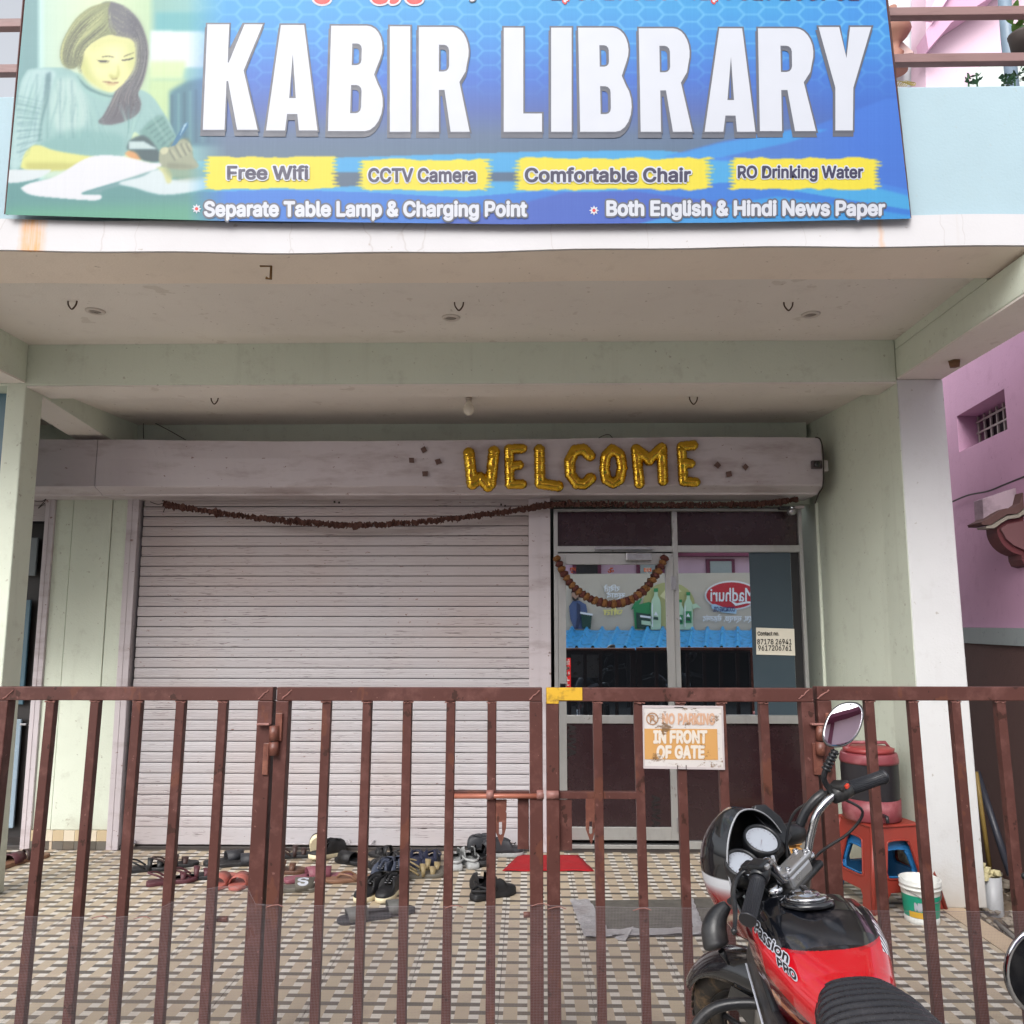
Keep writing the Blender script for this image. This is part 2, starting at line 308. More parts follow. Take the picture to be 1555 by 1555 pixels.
# road, ground, porch floor of printed parking tiles
def roadmat():
    m, nt, b = newmat('concrete_road'); v = coords(nt, 'World')
    c = mix(nt, noise(nt, v, 1.2, 8), S(160, 155, 146, .85), S(190, 184, 174, .85)); c = mix(nt, ramp(nt, noise(nt, v, 30, 4), [(.6, G(0)), (.7, G(.5))]), c, S(85, 80, 74))
    nt.links.new(c, b.inputs['Base Color']); b.inputs['Roughness'].default_value = .9; bump(nt, b, noise(nt, v, 50, 8), .5, .01); return m
M_road = roadmat()
mb = MB(); mb.box(-60, 60, -60, 60, -.35, -.10); tag(mb.build('road', M_road), kind='structure')
TX, TY = .0972, .0712; _t = gnd(711, 1481); TX0, TY0 = _t[0], _t[1]
def tilemat():
    m, nt, b = newmat('printed_basketweave_tile'); v = coords(nt, 'World'); g = N(nt, 'ShaderNodeNewGeometry'); sx = N(nt, 'ShaderNodeSeparateXYZ'); nt.links.new(g.outputs['Position'], sx.inputs[0])
    u = mth(nt, 'ADD', mth(nt, 'DIVIDE', mth(nt, 'SUBTRACT', sx.outputs[0], TX0), TX), 400.5)
    w_ = mth(nt, 'ADD', mth(nt, 'DIVIDE', mth(nt, 'SUBTRACT', sx.outputs[1], TY0), TY), 400.5)
    iu, iv = mth(nt, 'FLOOR', u), mth(nt, 'FLOOR', w_)
    fu = mth(nt, 'ABSOLUTE', mth(nt, 'SUBTRACT', mth(nt, 'FRACT', u), .5)); fv = mth(nt, 'ABSOLUTE', mth(nt, 'SUBTRACT', mth(nt, 'FRACT', w_), .5))
    strip = mth(nt, 'LESS_THAN', fu, .295); band = mth(nt, 'LESS_THAN', fv, .235)
    even = mth(nt, 'LESS_THAN', mth(nt, 'MODULO', mth(nt, 'ADD', iu, iv), 2), .5)
    dark = mth(nt, 'MULTIPLY', band, mth(nt, 'MAXIMUM', mth(nt, 'SUBTRACT', 1, strip), even))
    wn = N(nt, 'ShaderNodeTexWhiteNoise', noise_dimensions='2D'); cv = N(nt, 'ShaderNodeCombineXYZ'); nt.links.new(iu, cv.inputs[0]); nt.links.new(mth(nt, 'FLOOR', mth(nt, 'MULTIPLY', w_, .5)), cv.inputs[1]); nt.links.new(cv.outputs[0], wn.inputs['Vector'])
    beige = mix(nt, wn.outputs['Value'], S(208, 192, 166, .74), S(202, 184, 162, .74))
    beige = mix(nt, ramp(nt, noise(nt, v, 160, 3), [(.55, G(0)), (.7, G(.25))]), beige, S(180, 158, 130))
    dk = mix(nt, wn.outputs['Value'], S(104, 99, 92, .7), S(92, 86, 78, .7)); wh = mix(nt, noise(nt, v, 30), S(226, 222, 214, .90), S(214, 208, 200, .90))
    c = mix(nt, strip, wh, beige); c = mix(nt, dark, c, dk)
    c = mix(nt, ramp(nt, noise(nt, v, 2.0, 7), [(.45, G(0)), (.8, G(.22))]), c, S(134, 120, 104))       # trodden dust
    c = mix(nt, ramp(nt, noise(nt, v, 5.5, 8, .7), [(.56, G(0)), (.70, G(.35))]), c, S(110, 96, 80)); c = mix(nt, ramp(nt, noise(nt, v, 60, 3, .6), [(.69, G(0)), (.73, G(.5))]), c, S(84, 74, 64))   # stains, specks of mud
    oi = N(nt, 'ShaderNodeObjectInfo'); c = mix(nt, mth(nt, 'MULTIPLY', oi.outputs['Random'], .22), c, S(150, 134, 116))
    nt.links.new(c, b.inputs['Base Color'])
    nt.links.new(mth(nt, 'MULTIPLY_ADD', noise(nt, v, 6, 6), .35, .32), b.inputs['Roughness']); b.inputs['Specular IOR Level'].default_value = .35
    bump(nt, b, mth(nt, 'ADD', mth(nt, 'MULTIPLY', dark, .5), noise(nt, v, 120, 4)), .12, .002); return m
M_tile = tilemat(); M_grout = pm('grout', S(92, 82, 70, .7), .9)
FX0, FX1, FY0, FY1 = -4.1, 2.40, 3.10, 6.0
mb = MB(); mb.box(FX0, FX1, FY0, FY1, -.12, -.009); floor = tag(mb.build('floor', M_grout), kind='structure')
M_kerb = wallmat('tile_edging_cement', S(196, 174, 148, .85), dirt=S(120, 100, 80), streaks=False)
TW, TD = TX * 4, TY * 6; _nx0 = math.floor((FX0 - TX0) / TW); tiles = {}
xs = [TX0 + TX * 1.5 + TW * i for i in range(_nx0 - 1, 9)]; ys = [TY0 - TY * .5 + TD * j for j in range(-2, 7)]
for xa in xs:
    for ya in ys:
        x0, x1, y0, y1 = max(xa, FX0), min(xa + TW, FX1 - .13), max(ya, FY0), min(ya + TD, FY1)
        if x1 - x0 < .02 or y1 - y0 < .02: continue
        key = (round(x1 - x0, 3), round(y1 - y0, 3))
        if key not in tiles:
            mbx = MB(); mbx.box(.0013, key[0] - .0013, .0013, key[1] - .0013, -.009, 0, .0012); tiles[key] = mbx.build('tile', M_tile, floor); o = tiles[key]
        else: o = dup(tiles[key], floor)
        o.location = (x0, y0, random.uniform(-.0006, .0006))
mb = MB(); mb.box(FX1 - .128, FX1, FY0, FY1, -.009, .0015); mb.build('edging_strip', M_kerb, floor)
# ground right of the porch: rubble and dirt
M_dirt = pm('dirt', S(120, 104, 86, .8), .95, 0, .25, 6, S(70, 60, 50), .6, 14, .6, 30, .03)
mb = MB(); n = 26; gx = np.linspace(FX1 + .002, 5.2, n); gy = np.linspace(3.0, 7.4, n)
for j in range(n):
    for i in range(n): mb.v.append((gx[i], gy[j], -.05 + .035 * math.sin(gx[i] * 7 + gy[j] * 3) * math.sin(gy[j] * 5) + random.uniform(-.012, .012)))
mb.f = [(j * n + i, j * n + i + 1, (j + 1) * n + i + 1, (j + 1) * n + i) for j in range(n - 1) for i in range(n - 1)]; mb.sm = [True] * len(mb.f)
tag(mb.build('ground', M_dirt), kind='structure')
mb = MB()
for k in range(260):
    x, y = random.uniform(2.44, 3.1), random.uniform(3.5, 5.6); s = random.uniform(.008, .04); z = -.04 + s * .2
    bm = bmesh.new(); bmesh.ops.create_icosphere(bm, subdivisions=1, radius=s)
    for q in bm.verts: q.co *= random.uniform(.6, 1.2); q.co.z *= .6
    mb.add([(q.co.x + x, q.co.y + y, q.co.z + z) for q in bm.verts], [[q.index for q in f.verts] for f in bm.faces]); bm.free()
tag(mb.build('rubble', pm('broken_cement', S(150, 140, 126, .8), .95, var=.35, scale=9, bmp=.4)), kind='stuff')

# ---------------------------------------------------------------- the library building
bld = thing('library_building', 'pale green and white shop building with a tiled porch under a concrete slab', 'building', (0, 0, 0))
ZB, ZC, ZC2 = 2.975, 3.245, 3.035
def bx(name, mat, *a, bev=.006, parent=bld):
    mbx = MB(); mbx.box(*a, bev=bev); return mbx.build(name, mat, parent)
zf0, zf1 = 3.200, ZY(336, YF); zp1 = ZY(131, 3.53, 1450)
# slightly uneven fascia underside
mb = MB(); n = 60; fx = np.linspace(-5, 2.492, n)
def wob(x): return .006 * math.sin(x * 1.9) + .003 * math.sin(x * 7.1) + .012 * (abs(x) / 2.3) ** 2
mb.loft([[(x, YF - .01, zf0 + wob(x)), (x, YF + .33, zf0 + wob(x) * .5), (x, YF + .33, zf1), (x, YF - .01, zf1 + wob(x) * 1.2 + .002)] for x in fx], True, True, False)
mb.build('fascia', M_fascia, bld)
mb = MB(); mb.loft([[(x, YF + .002, zf0 - .003 + wob(x)), (x, YF + .328, zf0 - .003 + wob(x) * .5), (x, YF + .328, zf0 - .001 + wob(x) * .5), (x, YF + .002, zf0 - .001 + wob(x))] for x in fx], True, True, False)
mb.build('fascia_underside', wallmat('beam_soffit_plaster', S(236, 222, 208, .97), dirt=S(150, 130, 112), amt=.16, streaks=False), bld)
bx('parapet_wall', M_blue, -5, 2.488, 3.53, 3.68, zf1 + .001, zp1)
bx('ceiling', M_ceil, -5, 2.49, YF + .331, YC - .001, ZC, ZC + .12, bev=0)
bx('ceiling', M_ceil, -5, 2.41, YC + .264, 6.3, ZC2, ZC2 + .2, bev=0)
XS = 2.219
bx('cross_beam', M_green, -3.42, XS - .001, YC, YC + .262, ZB + .012, ZC + .1, bev=.008)
bx('cross_beam_underside', M_ceil, -3.049, XS - .003, YC + .004, YC + .258, ZB + .002, ZB + .0118, bev=0)
# columns
rc = fixn(MB().loft([[(XS + .0, YC, .0), (XS + .31, YC, .0), (XS + .31, YC + .3, .0), (XS, YC + .3, .0)],
        [(XS, YC, 1.4), (XS + .288, YC, 1.4), (XS + .288, YC + .3, 1.4), (XS, YC + .3, 1.4)],
        [(XS, YC, 3.001), (XS + .272, YC, 3.001), (XS + .272, YC + .3, 3.001), (XS, YC + .3, 3.001)]], True, True, False).build('column', M_white, bld)); bevel(rc, .008)
bx('column_flank', M_green, XS - .004, XS - .0005, YC + .002, YC + .30, 0, 3.0, bev=0)
bx('side_beam', M_green, XS + .001, XS + .268, YF + .004, YC + .298, 3.012, zf0 - .012, bev=.006)
bx('side_beam', M_green, XS + .0012, XS + .2678, YF + .332, YC + .298, zf0 - .0118, ZC + .1, bev=0)
bx('side_beam_underside', M_ceil, XS + .004, XS + .266, YF + .006, YC + .296, 3.0015, 3.0118, bev=0)
bx('column', M_green, -3.17, -3.05, YC, YC + .18, 0, 3.001, bev=.008)
bx('side_beam', M_green, -3.40, -3.052, YF + .332, YC - .002, 3.012, ZC + .1)
bx('side_beam_underside', M_ceil, -3.398, -3.055, YF + .334, YC - .004, 3.0015, 3.0118, bev=0)
# beam running back from the left column
mb = MB(); mb.loft([[(-3.30, YC + .184, ZB), (-3.055, YC + .184, ZB), (-3.055, YC + .184, ZC), (-3.30, YC + .184, ZC)], [(-3.19, YW + .1, 2.80), (-2.93, YW + .1, 2.80), (-2.93, YW + .1, ZC), (-3.19, YW + .1, ZC)]], True, True, False)
fixn(mb.build('rear_beam', M_green, bld))
mb = MB(); mb.loft([[(-3.296, YC + .186, ZB - .003), (-3.06, YC + .186, ZB - .003), (-3.06, YC + .186, ZB - .001), (-3.296, YC + .186, ZB - .001)], [(-3.186, YW + .09, 2.797), (-2.935, YW + .09, 2.797), (-2.935, YW + .09, 2.799), (-3.186, YW + .09, 2.799)]], True, True, False)
fixn(mb.build('rear_beam_underside', M_ceil, bld))
# side wall of the porch on the right
mb = MB(); mb.loft([[(XS + .003, YC + .301, 0), (XS + .2, YC + .301, 0), (XS + .2, YC + .301, ZC), (XS + .003, YC + .301, ZC)], [(XS - .13, 6.3, 0), (XS + .2, 6.3, 0), (XS + .2, 6.3, ZC), (XS - .13, 6.3, ZC)]], True, True, False)
fixn(mb.build('side_wall', M_green, bld))
bx('back_wall', M_green, -4.9, XS - .14, YW + .08, YW + .25, 2.42, ZC2 - .001, bev=0)
# green pier between the two shutters, with vertical plaster grooves
px0, px1 = XY(90, YW, 760) , XY(200, YW, 760)
mb = MB(); gr = [px0 + (px1 - px0) * t for t in (0, .235, .245, .77, .777, 1)]
mb.box(gr[0], gr[1], YW - .03, YW + .1, .13, 2.5, .003); mb.box(gr[2], gr[3], YW - .036, YW + .1, .13, 2.5, .003); mb.box(gr[4], gr[5], YW - .03, YW + .1, .13, 2.5, .003); mb.box(gr[0] + .002, gr[5] - .002, YW - .01, YW + .09, .13, 2.49)
mb.build('pier', M_green, bld)
for i in range(7):
    bx('skirting_tile', M_tile if i % 2 else pm('skirting_dark', S(104, 98, 90, .8), .5), px0 + (px1 - px0) / 7 * i + .002, px0 + (px1 - px0) / 7 * (i + 1), YW - .045, YW, .0 if i % 2 == 0 else .001, .055, bev=.001)
    bx('skirting_tile', pm('skirting_pale', S(214, 202, 180, .85), .5) if i % 2 else pm('skirting_beige', S(200, 180, 146, .8), .5), px0 + (px1 - px0) / 7 * i + .001, px0 + (px1 - px0) / 7 * (i + 1) - .001, YW - .044, YW, .057, .128, bev=.001)
bx('threshold', pm('dark_granite', S(66, 60, 58, .8), .4), -4.6, 2.05, YW - .03, YW + .3, -.005, .022, bev=.002)
bx('rear_wall', flat('dark_interior', S(22, 22, 24), .9), -4.9, 2.1, YW + .62, YW + .66, 0, 2.6, bev=0)

# neighbour bay seen in the slit left of the pier: dark frame and blue board
nb = thing('neighbour_shopfront', 'dark framed blue shopfront in the slit left of the green pier', 'shopfront', (0, 0, 0))
M_bl = pm('blue_board', S(84, 122, 140, .7), .35, bmp=.05); M_lb = pm('pale_blue_glass', S(150, 170, 186, .8), .25, bmp=.03); M_dkf = flat('dark_frame', S(36, 32, 32), .5)
bx('back_board', M_dkf, -5.2, -3.46, YW + .20, YW + .22, 0, 2.3, bev=0, parent=nb)
bx('blue_panel', M_bl, -5.2, XY(44, YW + .15, 950), YW + .15, YW + .17, ZY(1075, YW), ZY(910, YW), parent=nb)
bx('lower_panel', M_lb, -5.2, XY(28, YW + .15, 1150), YW + .15, YW + .17, ZY(1270, YW), ZY(1098, YW), parent=nb)
bx('upper_panel', pm('grey_board', S(120, 128, 132, .8), .6), -5.2, XY(56, YW + .15, 840), YW + .15, YW + .17, ZY(872, YW), ZY(812, YW), parent=nb)
bx('handle', M_steel, XY(14, YW, 1105), XY(24, YW, 1105), YW + .12, YW + .15, ZY(1107, YW), ZY(1104, YW), bev=.002, parent=nb)
bb = thing('blue_neighbour_board', 'blue board beyond the left column under the slab', 'board', (0, 0, 0))
bx('panel', M_bl, -4.6, -3.22, 5.0, 5.03, 1.8, 3.03, parent=bb)

# ---------------------------------------------------------------- rolling shutters
PITCH = .0727
def slat_mesh(W):
    prof = [(-.004, .0022), (.007, .0030), (.0095, .010), (.0105, .020), (.0088, .0235), (.0108, .027), (.0112, .036), (.0092, .0395), (.0112, .043), (.0108, .053), (.0088, .0565), (.0098, .060), (.007, .0690), (-.004, .0702)]
    mbx = MB(); k = len(prof); nseg = 1
    for x in (0, W): mbx.v += [(x, -y, z) for y, z in prof]
    for j in range(k - 1): mbx.f.append((j, j + 1, k + j + 1, k + j)); mbx.sm.append(False)
    return mbx
def shutter(name, label, x0, x1, z0, z1, hx0, hx1, guides, y=YW):
    t = thing(name, label, 'shutter', ((x0 + x1) / 2, y, 0)); ox = -(x0 + x1) / 2; oy = -y
    first = None; z = z0 + .115; i = 0
    while z < z1:
        if first is None: first = o = slat_mesh(x1 - x0).build('slat', M_shut, t)
        else: o = dup(first, t)
        o.location = (x0 + ox + random.uniform(-.002, .002), random.uniform(-.0015, .0015), z); z += PITCH; i += 1
    MB().box(x0 + ox, x1 + ox, -.014, .012, z0, z0 + .114, .004).build('bottom_rail', M_shut, t); MB().box(x0 + ox, x1 + ox, .013, .018, z0, z1).build('dark_gap_backing', M_dark, t)  # dark sheet added behind the slats so their gaps read as shade
    for g0, g1 in guides:
        m2 = MB(); w_ = (g1 - g0)
        m2.box(g0 + ox, g1 + ox, -.05, .03, .0, z1 + .06, .003); m2.box(g0 + ox + w_ * .42, g0 + ox + w_ * .48, -.0535, -.05, 0, z1 + .05); m2.build('guide_rail', M_hood, t)
    # hood: dented sheet box, chamfered lower edge
    yh = 5.62; zt, zm, zb = ZY(667, yh), ZY(738, yh), ZY(752, yh + .12); m2 = MB(); nn = max(8, int((hx1 - hx0) / .06))
    rings = []
    for q in range(nn + 1):
        x = hx0 + (hx1 - hx0) * q / nn; d = .006 * math.sin(x * 3.1 + 1) + .004 * math.sin(x * 9.7)
        e = .01 * math.sin(x * 1.3)
        rings.append([(x + ox, y + .09 + oy, zt + e), (x + ox, yh + oy + d, zt + e), (x + ox, yh + oy - d * .4 - .004, (zt * .6 + zm * .4)), (x + ox, yh + oy + d * .7, zm + .006 + d * .3), (x + ox, yh + oy + .012, zm - .004), (x + ox, yh + .1 + oy, zb + .012), (x + ox, yh + .11 + oy, zb), (x + ox, y + .09 + oy, zb)])
    m2.loft(rings, True, True, False); h = fixn(m2.build('hood', M_hood, t)); return t, ox, oy
sx0, sx1 = XY(212, YW, 900), XY(803, YW, 900)
gL = (XY(199, YW, 760), XY(216, YW, 760)); gR = (XY(803, YW, 900), XY(838, YW, 900) - .01)
sh, ox, oy = shutter('rolling_shutter', 'closed lilac grey rolling shutter with rusty scratches below the long hood', sx0, sx1, .03, ZY(757, YW), XY(147, 5.62, 700), XY(1248, 5.62, 700), [gL, gR])
m2 = MB(); zl = ZY(1283, YW - .03)
lx = XY(206, YW, 1285) + ox; m2.lathe([(.012, 0), (.022, .004), (.022, .03), (.010, .034)], (lx, -.03, zl), 14, Matrix.Rotation(R(90), 3, 'X')); m2.build('lock', M_chrome, sh)
for pxx in (476, 530):
    x = XY(pxx, YW, 1280) + ox; z = ZY(1281, YW)
    MB().tube([(x, -.02, z + .02), (x + .02, -.045, z), (x + .16, -.045, z), (x + .18, -.02, z + .02)] if pxx == 530 else [(x - .22, -.02, z - .004), (x - .03, -.03, z - .004), (x, -.045, z + .02), (x + .01, -.02, z + .04)], .007, 6).build('pull_handle', M_shut, sh)
x = XY(775, YW, 1285) + ox; z = ZY(1285, YW)
MB().tube([(x - .035, -.02, z + .03), (x - .035, -.045, z + .03), (x + .035, -.045, z + .03), (x + .035, -.02, z + .03)], .003, 6).tube([(x - .03, -.043, z + .03), (x - .03, -.04, z - .03), (x + .03, -.04, z - .03), (x + .03, -.043, z + .03)], .003, 6).build('lock_bracket', M_wire, sh)
m2 = MB()
for pxx, pyy in ((508, 762), (515, 763), (761, 766), (767, 768), (248, 760)):
    a = at(pxx, pyy, YW - .012); m2.box(a[0] + ox - .006, a[0] + ox + .006, -.016, -.008, a[2] - .008, a[2] + .006)
m2.build('rivet', M_wire, sh)
sh2, ox2, oy2 = shutter('rolling_shutter', 'half raised shutter end and short hood at the far left of the pier', -4.6, XY(76, YW, 800), ZY(790, YW), ZY(757, YW), -4.6, XY(146, 5.62, 700), [(XY(73, YW, 800), XY(90, YW, 760))])
sh2['label'] = 'raised rolling shutter with short hood at the far left, beside the green pier'
for sl in [o for o in bpy.data.objects if o.parent == sh2 and o.name.startswith('bottom_rail')]: pass
# wires tied at shutter top corners
def wire(name, label, pts, r=.002, mat=M_wire, cat='wire'):
    return tag(MB().tube(catmull(pts, 6), r, 5).build(name, mat), label, cat)
wire('wire', 'thin wire loop hanging on the back wall above the shutter hood', [at(218, 666, 5.99), at(218, 642, 5.99), at(224, 638, 5.99), at(250, 650, 5.99), at(282, 668, 5.99)], .003)
wire('wire', 'dark wire arching over the hood edge above the balloon letters', [at(905, 668, 5.9), at(915, 662, 5.95), at(925, 660, 5.98), at(932, 668, 5.98)], .003)
wire('wire', 'knotted wire ends where the dry garland starts', [at(228, 762, 5.88), at(240, 766, 5.86), at(252, 764, 5.86), at(248, 778, 5.86)], .003)
wire('wire', 'tangled wire tied to the far left shutter guide', [at(50, 760, 5.88), at(62, 762, 5.86), at(70, 758, 5.86), at(58, 772, 5.86), at(68, 764, 5.85)], .003)
wire('cable', 'black cable drooping from the hood end down the side wall', [at(1238, 664, 5.6), at(1246, 668, 5.6), at(1250, 690, 5.6), at(1250, 735, 5.6), at(1243, 750, 5.7), at(1238, 764, 5.8)], .005, cat='cable')
MBp = MB(); MBp.tube([at(1240, 762, 5.85), at(1253, 1045, 5.85), at(1262, 1300, 5.85)], .012, 8)
tag(MBp.build('conduit_pipe', M_green), 'thin painted conduit running down the corner of the side wall', 'pipe')

# ---------------------------------------------------------------- aluminium door front with reflective glass
df = thing('glass_shopfront', 'aluminium framed glass door and side window reflecting the street', 'shopfront', (1.08, YW, 0)); dox = -1.08; doy = -YW
def al(name, x0, x1, z0, z1, y0=-.04, y1=.02, mat=M_alu, parent=df, bev=.002):
    return MB().box(x0 + dox, x1 + dox, y0, y1, z0, z1, bev).build(name, mat, parent)
xl, xr, xm0, xm1 = .195, 1.975, 1.045, 1.082; zt = 2.372; z_tr0, z_tr1 = ZY(839, YW), ZY(830, YW)
al('jamb', xl, xl + .028, .022, zt); al('jamb', xr - .026, xr, .022, zt)
al('head_rail', xl + .0285, xr - .0265, zt - .018, zt); al('mullion', xm0, xm1, .022, zt - .019)
al('transom_rail', xl + .0285, xm0 - .001, z_tr0, z_tr1); al('transom_rail', xm1 + .001, xr - .0265, z_tr0, z_tr1 + .004)
al('sill_rail', xl + .0285, xm0 - .001, .024, .05); al('sill_rail', xm1 + .001, xr - .0265, .024, .075)
al('fanlight_panel', xl + .029, xm0 - .002, z_tr1 + .001, zt - .0185, -.01, 0, M_panel); al('fanlight_panel', xm1 + .002, xr - .027, z_tr1 + .005, zt - .0185, -.01, 0, M_panel)
# side light
zmid0, zmid1 = ZY(1097, YW), ZY(1085, YW)
al('mid_rail', xm1 + .001, xr - .0265, zmid0, zmid1)
al('fixed_pane', xm1 + .001, xr - .027, zmid1 + .001, z_tr0 - .001, -.006, .0, M_glass, bev=0)
al('lower_panel', xm1 + .001, xr - .027, .076, zmid0 - .001, -.012, 0, M_panel)
al('edge_reflection_mask', XY(1204.5, YW, 950), xr - .028, zmid1 + .002, z_tr0 - .003, -.009, -.0065, M_dark, bev=0)  # dark strip added over the pane edge to hide a pale reflection
al('inner_board', XY(1141, YW, 950), XY(1204, YW, 950), zmid1 + .002, z_tr0 - .003, -.009, -.0065, pm('slate_blue_board', S(62, 78, 88, .8), .4, bmp=.04), bev=0)
# door leaf
d0, d1 = xl + .03, xm0 - .003; dzt = ZY(840, YW) - .006; dzb = .085
lf = al('door_leaf', d0, d0 + .052, dzb, dzt, -.055, -.018)
def dl(name, *a, mat=M_alu, y0=-.055, y1=-.018, bev=.002):
    o = al(name, *a, y0, y1, mat, None, bev); o.parent = lf; return o
dl('stile', d1 - .055, d1, dzb, dzt); dl('top_rail', d0 + .0525, d1 - .0555, ZY(858, YW), dzt); dl('bottom_rail', d0 + .0525, d1 - .0555, dzb, dzb + .085)
dl('middle_rail', d0 + .0525, d1 - .0555, zmid0, zmid1)
dl('pane', d0 + .0525, d1 - .0555, zmid1 + .001, ZY(858, YW) - .001, mat=M_glass, y0=-.038, y1=-.032, bev=0)
dl('lower_panel', d0 + .0525, d1 - .0555, dzb + .086, zmid0 - .001, mat=M_panel, y0=-.04, y1=-.03, bev=0)
for zz in (ZY(886, YW), ZY(1248, YW)): dl('hinge', d1 - .02, d1 + .02, zz - .05, zz + .05, y0=-.062, y1=-.0552, mat=M_steel, bev=.002)
dl('closer', XY(951, YW), XY(990, YW), ZY(853, YW), ZY(841, YW), y0=-.10, y1=-.0555, mat=M_steel, bev=.006)
dl('handle', d0 + .004, d0 + .044, ZY(1045, YW), ZY(1036, YW), y0=-.10, y1=-.0555, mat=M_bblk, bev=.004)
al('closer_arm', XY(904, YW), XY(993, YW), ZY(836, YW), ZY(831.5, YW), -.075, -.0405, M_steel)
M_ptxt = flat('dark_print', S(20, 12, 14), .5); M_ptxt2 = flat('faint_print', S(66, 46, 50), .5)
def rotplace(Y, cx_, cy_):
    def f(px, py, l): # px,py in upright text space rotated 90deg clockwise
        return at(cx_ - (py - cy_), cy_ + (px - cx_), Y - l)
    return f
for (cx_, cy_) in ((868, 1124), (996, 1232), (1000, 1130)):
    g = text_layers('AUVA', [(.04, M_ptxt, .0)], (cx_ - 24, cy_ - 6, cx_ + 24, cy_ + 6), rotplace(YW - .042, cx_, cy_))
    for q, mt in g: o = q.build('print', M_ptxt, df); o.location = (dox, doy, 0)
M_dimmer = glassmat('reflection_dimmer', .24, S(150, 165, 180))  # low-reflectance sheets added over the lower panes to dim the reflections there
al('reflection_dimmer', xm1 + .003, XY(1140, YW, 1020), zmid1 + .004, ZY(987, YW), -.0085, -.0068, M_dimmer, bev=0); al('reflection_dimmer', d0 + .053, d1 - .056, zmid1 + .004, ZY(987, YW), -.0405, -.0385, M_dimmer, bev=0)
# stickers on the glass
def sticker(px0, py0, px1, py1, col, Y=YW - .0415, name='sticker', parent=df):
    a, b = at(px0, py1, Y), at(px1, py0, Y); o = MB().box(a[0] + dox, b[0] + dox, Y + doy - .001, Y + doy, a[2], b[2]).build(name, col, parent); return o
M_red = flat('red_sticker', S(190, 22, 26), .4); M_or = flat('orange_sticker', S(214, 96, 40), .5)
sticker(857.5, 999, 866.5, 1044, M_red)
M_wtxt = flat('white_print', S(230, 228, 224), .5)
for i, ch in enumerate('PULL'):
    for q, mt in text_layers(ch, [(.05, M_wtxt, 0)], (859.6, 1013 + i * 7.4, 864.4, 1018.5 + i * 7.4), lambda a, b, l: at(a, b, YW - .0435)): o = q.build('lettering', M_wtxt, df); o.location = (dox, doy, 0)
for q, mt in text_layers('खीं', [(.02, M_wtxt, 0)], (859, 1001, 865, 1010), lambda a, b, l: at(a, b, YW - .0435)): o = q.build('lettering', M_wtxt, df); o.location = (dox, doy, 0)
for (a, b) in ((870, 866), (927.5, 866), (983, 866)):
    if a == 983: sticker(978, 862.5, 989, 868, M_or)
    for q, mt in text_layers('शुभ' if a == 870 else ('ॐ' if a < 950 else 'लाभ'), [(.02, M_or, 0)], (a - 4.5, b - 4, a + 4.5, b + 4), lambda p, q_, l: at(p, q_, YW - .0435)): o = q.build('lettering', M_or if a != 983 else M_wtxt, df); o.location = (dox, doy, 0)
# paper notice
pn = thing('paper_notice', 'cream paper notice with two phone numbers taped on the side window', 'notice', at(1177, 974, YW - .012))
po = Vector(pn.location)
mb = MB(); c4 = [at(1148, 953, YW - .012), at(1206, 955, YW - .016), at(1207.5, 995.5, YW - .013), at(1148.5, 994, YW - .018)]
mb.prism([Vector(p) - po for p in c4], (0, -.0008, 0)); mb.build('paper', pm('cream_paper', S(226, 220, 204, .92), .8, bmp=.05), pn)
for tx, rc_ in (('Contact no.', (1150.5, 959, 1183, 965)), ('87178 26941', (1150, 970.5, 1202, 978.5)), ('9617206761', (1151.5, 980, 1202, 988))):
    put_text(tx, [(.02 if 'C' in tx else .012, M_ptxt, 0)], rc_, lambda a, b, l: Vector(at(a, b, YW - .0205)) - po, pn)

# ---------------------------------------------------------------- railing, neighbours above and beside
rl = thing('terrace_railing', 'brown two bar metal railing above the pale blue parapet', 'railing', (0, 3.6, zp1))
M_rail = pm('weathered_brown_paint', S(140, 108, 106, .8), .55, var=.2, scale=10, dirt=S(90, 60, 58), dirt_amt=.5, dscale=12, stretch=(.3, 1, 2))
for pyy in (16, 87):
    z = ZY(pyy, 3.56, 1450); MB().box(-4.5, 4.5, -.04, .0, z - zp1 - .022, z - zp1 + .022, .003).build('rail', M_rail, rl)
for x in (-3.4, -1.2, .6, 3.2): MB().box(x, x + .04, .001, .04, 0, .62, .003).build('post', M_rail, rl)

ub = thing('pink_upper_house', 'pale pink upper storey with a sloping darker eave seen over the parapet', 'building', (2.6, 6.6, 3))
def poly_at(name, mat, pts, Y, th, parent):
    o_ = Vector(parent.location) if parent is not None else Vector((0, 0, 0))
    return fixn(MB().prism([Vector(at(a, b, Y)) - o_ for a, b in pts], (0, th, 0)).build(name, mat, parent))
poly_at('wall', M_pinkl, [(1406, -60), (1700, -60), (1700, 260), (1406, 260)], 7.2, .3, ub)
poly_at('eave', M_pink, [(1406, 50), (1440, -2), (1478, -60), (1560, -60), (1510, -8), (1445, 34), (1410, 75)], 7.0, .19, ub)
poly_at('eave', pm('pink_trim', S(236, 196, 222, .85), .7), [(1404, 28), (1418, 29), (1440, -3), (1470, -60), (1440, -60), (1424, -6)], 6.95, .04, ub)
poly_at('lean_to_wall', pm('grey_plaster', S(200, 212, 208, .85), .8), [(1470, 134), (1492, 96), (1555, 80), (1700, 60), (1700, 300), (1470, 300)], 7.0, .15, ub)
gh = thing('white_stair_house', 'off white house wall with terracotta balusters between sign and pink house', 'building', (2.2, 7.3, 3))
poly_at('wall', pm('offwhite_plaster', S(214, 220, 224, .9), .8), [(1300, -60), (1407, -60), (1407, 260), (1300, 260)], 7.6, .3, gh)
M_terra = pm('terracotta', S(158, 112, 96, .8), .7, bmp=.2)
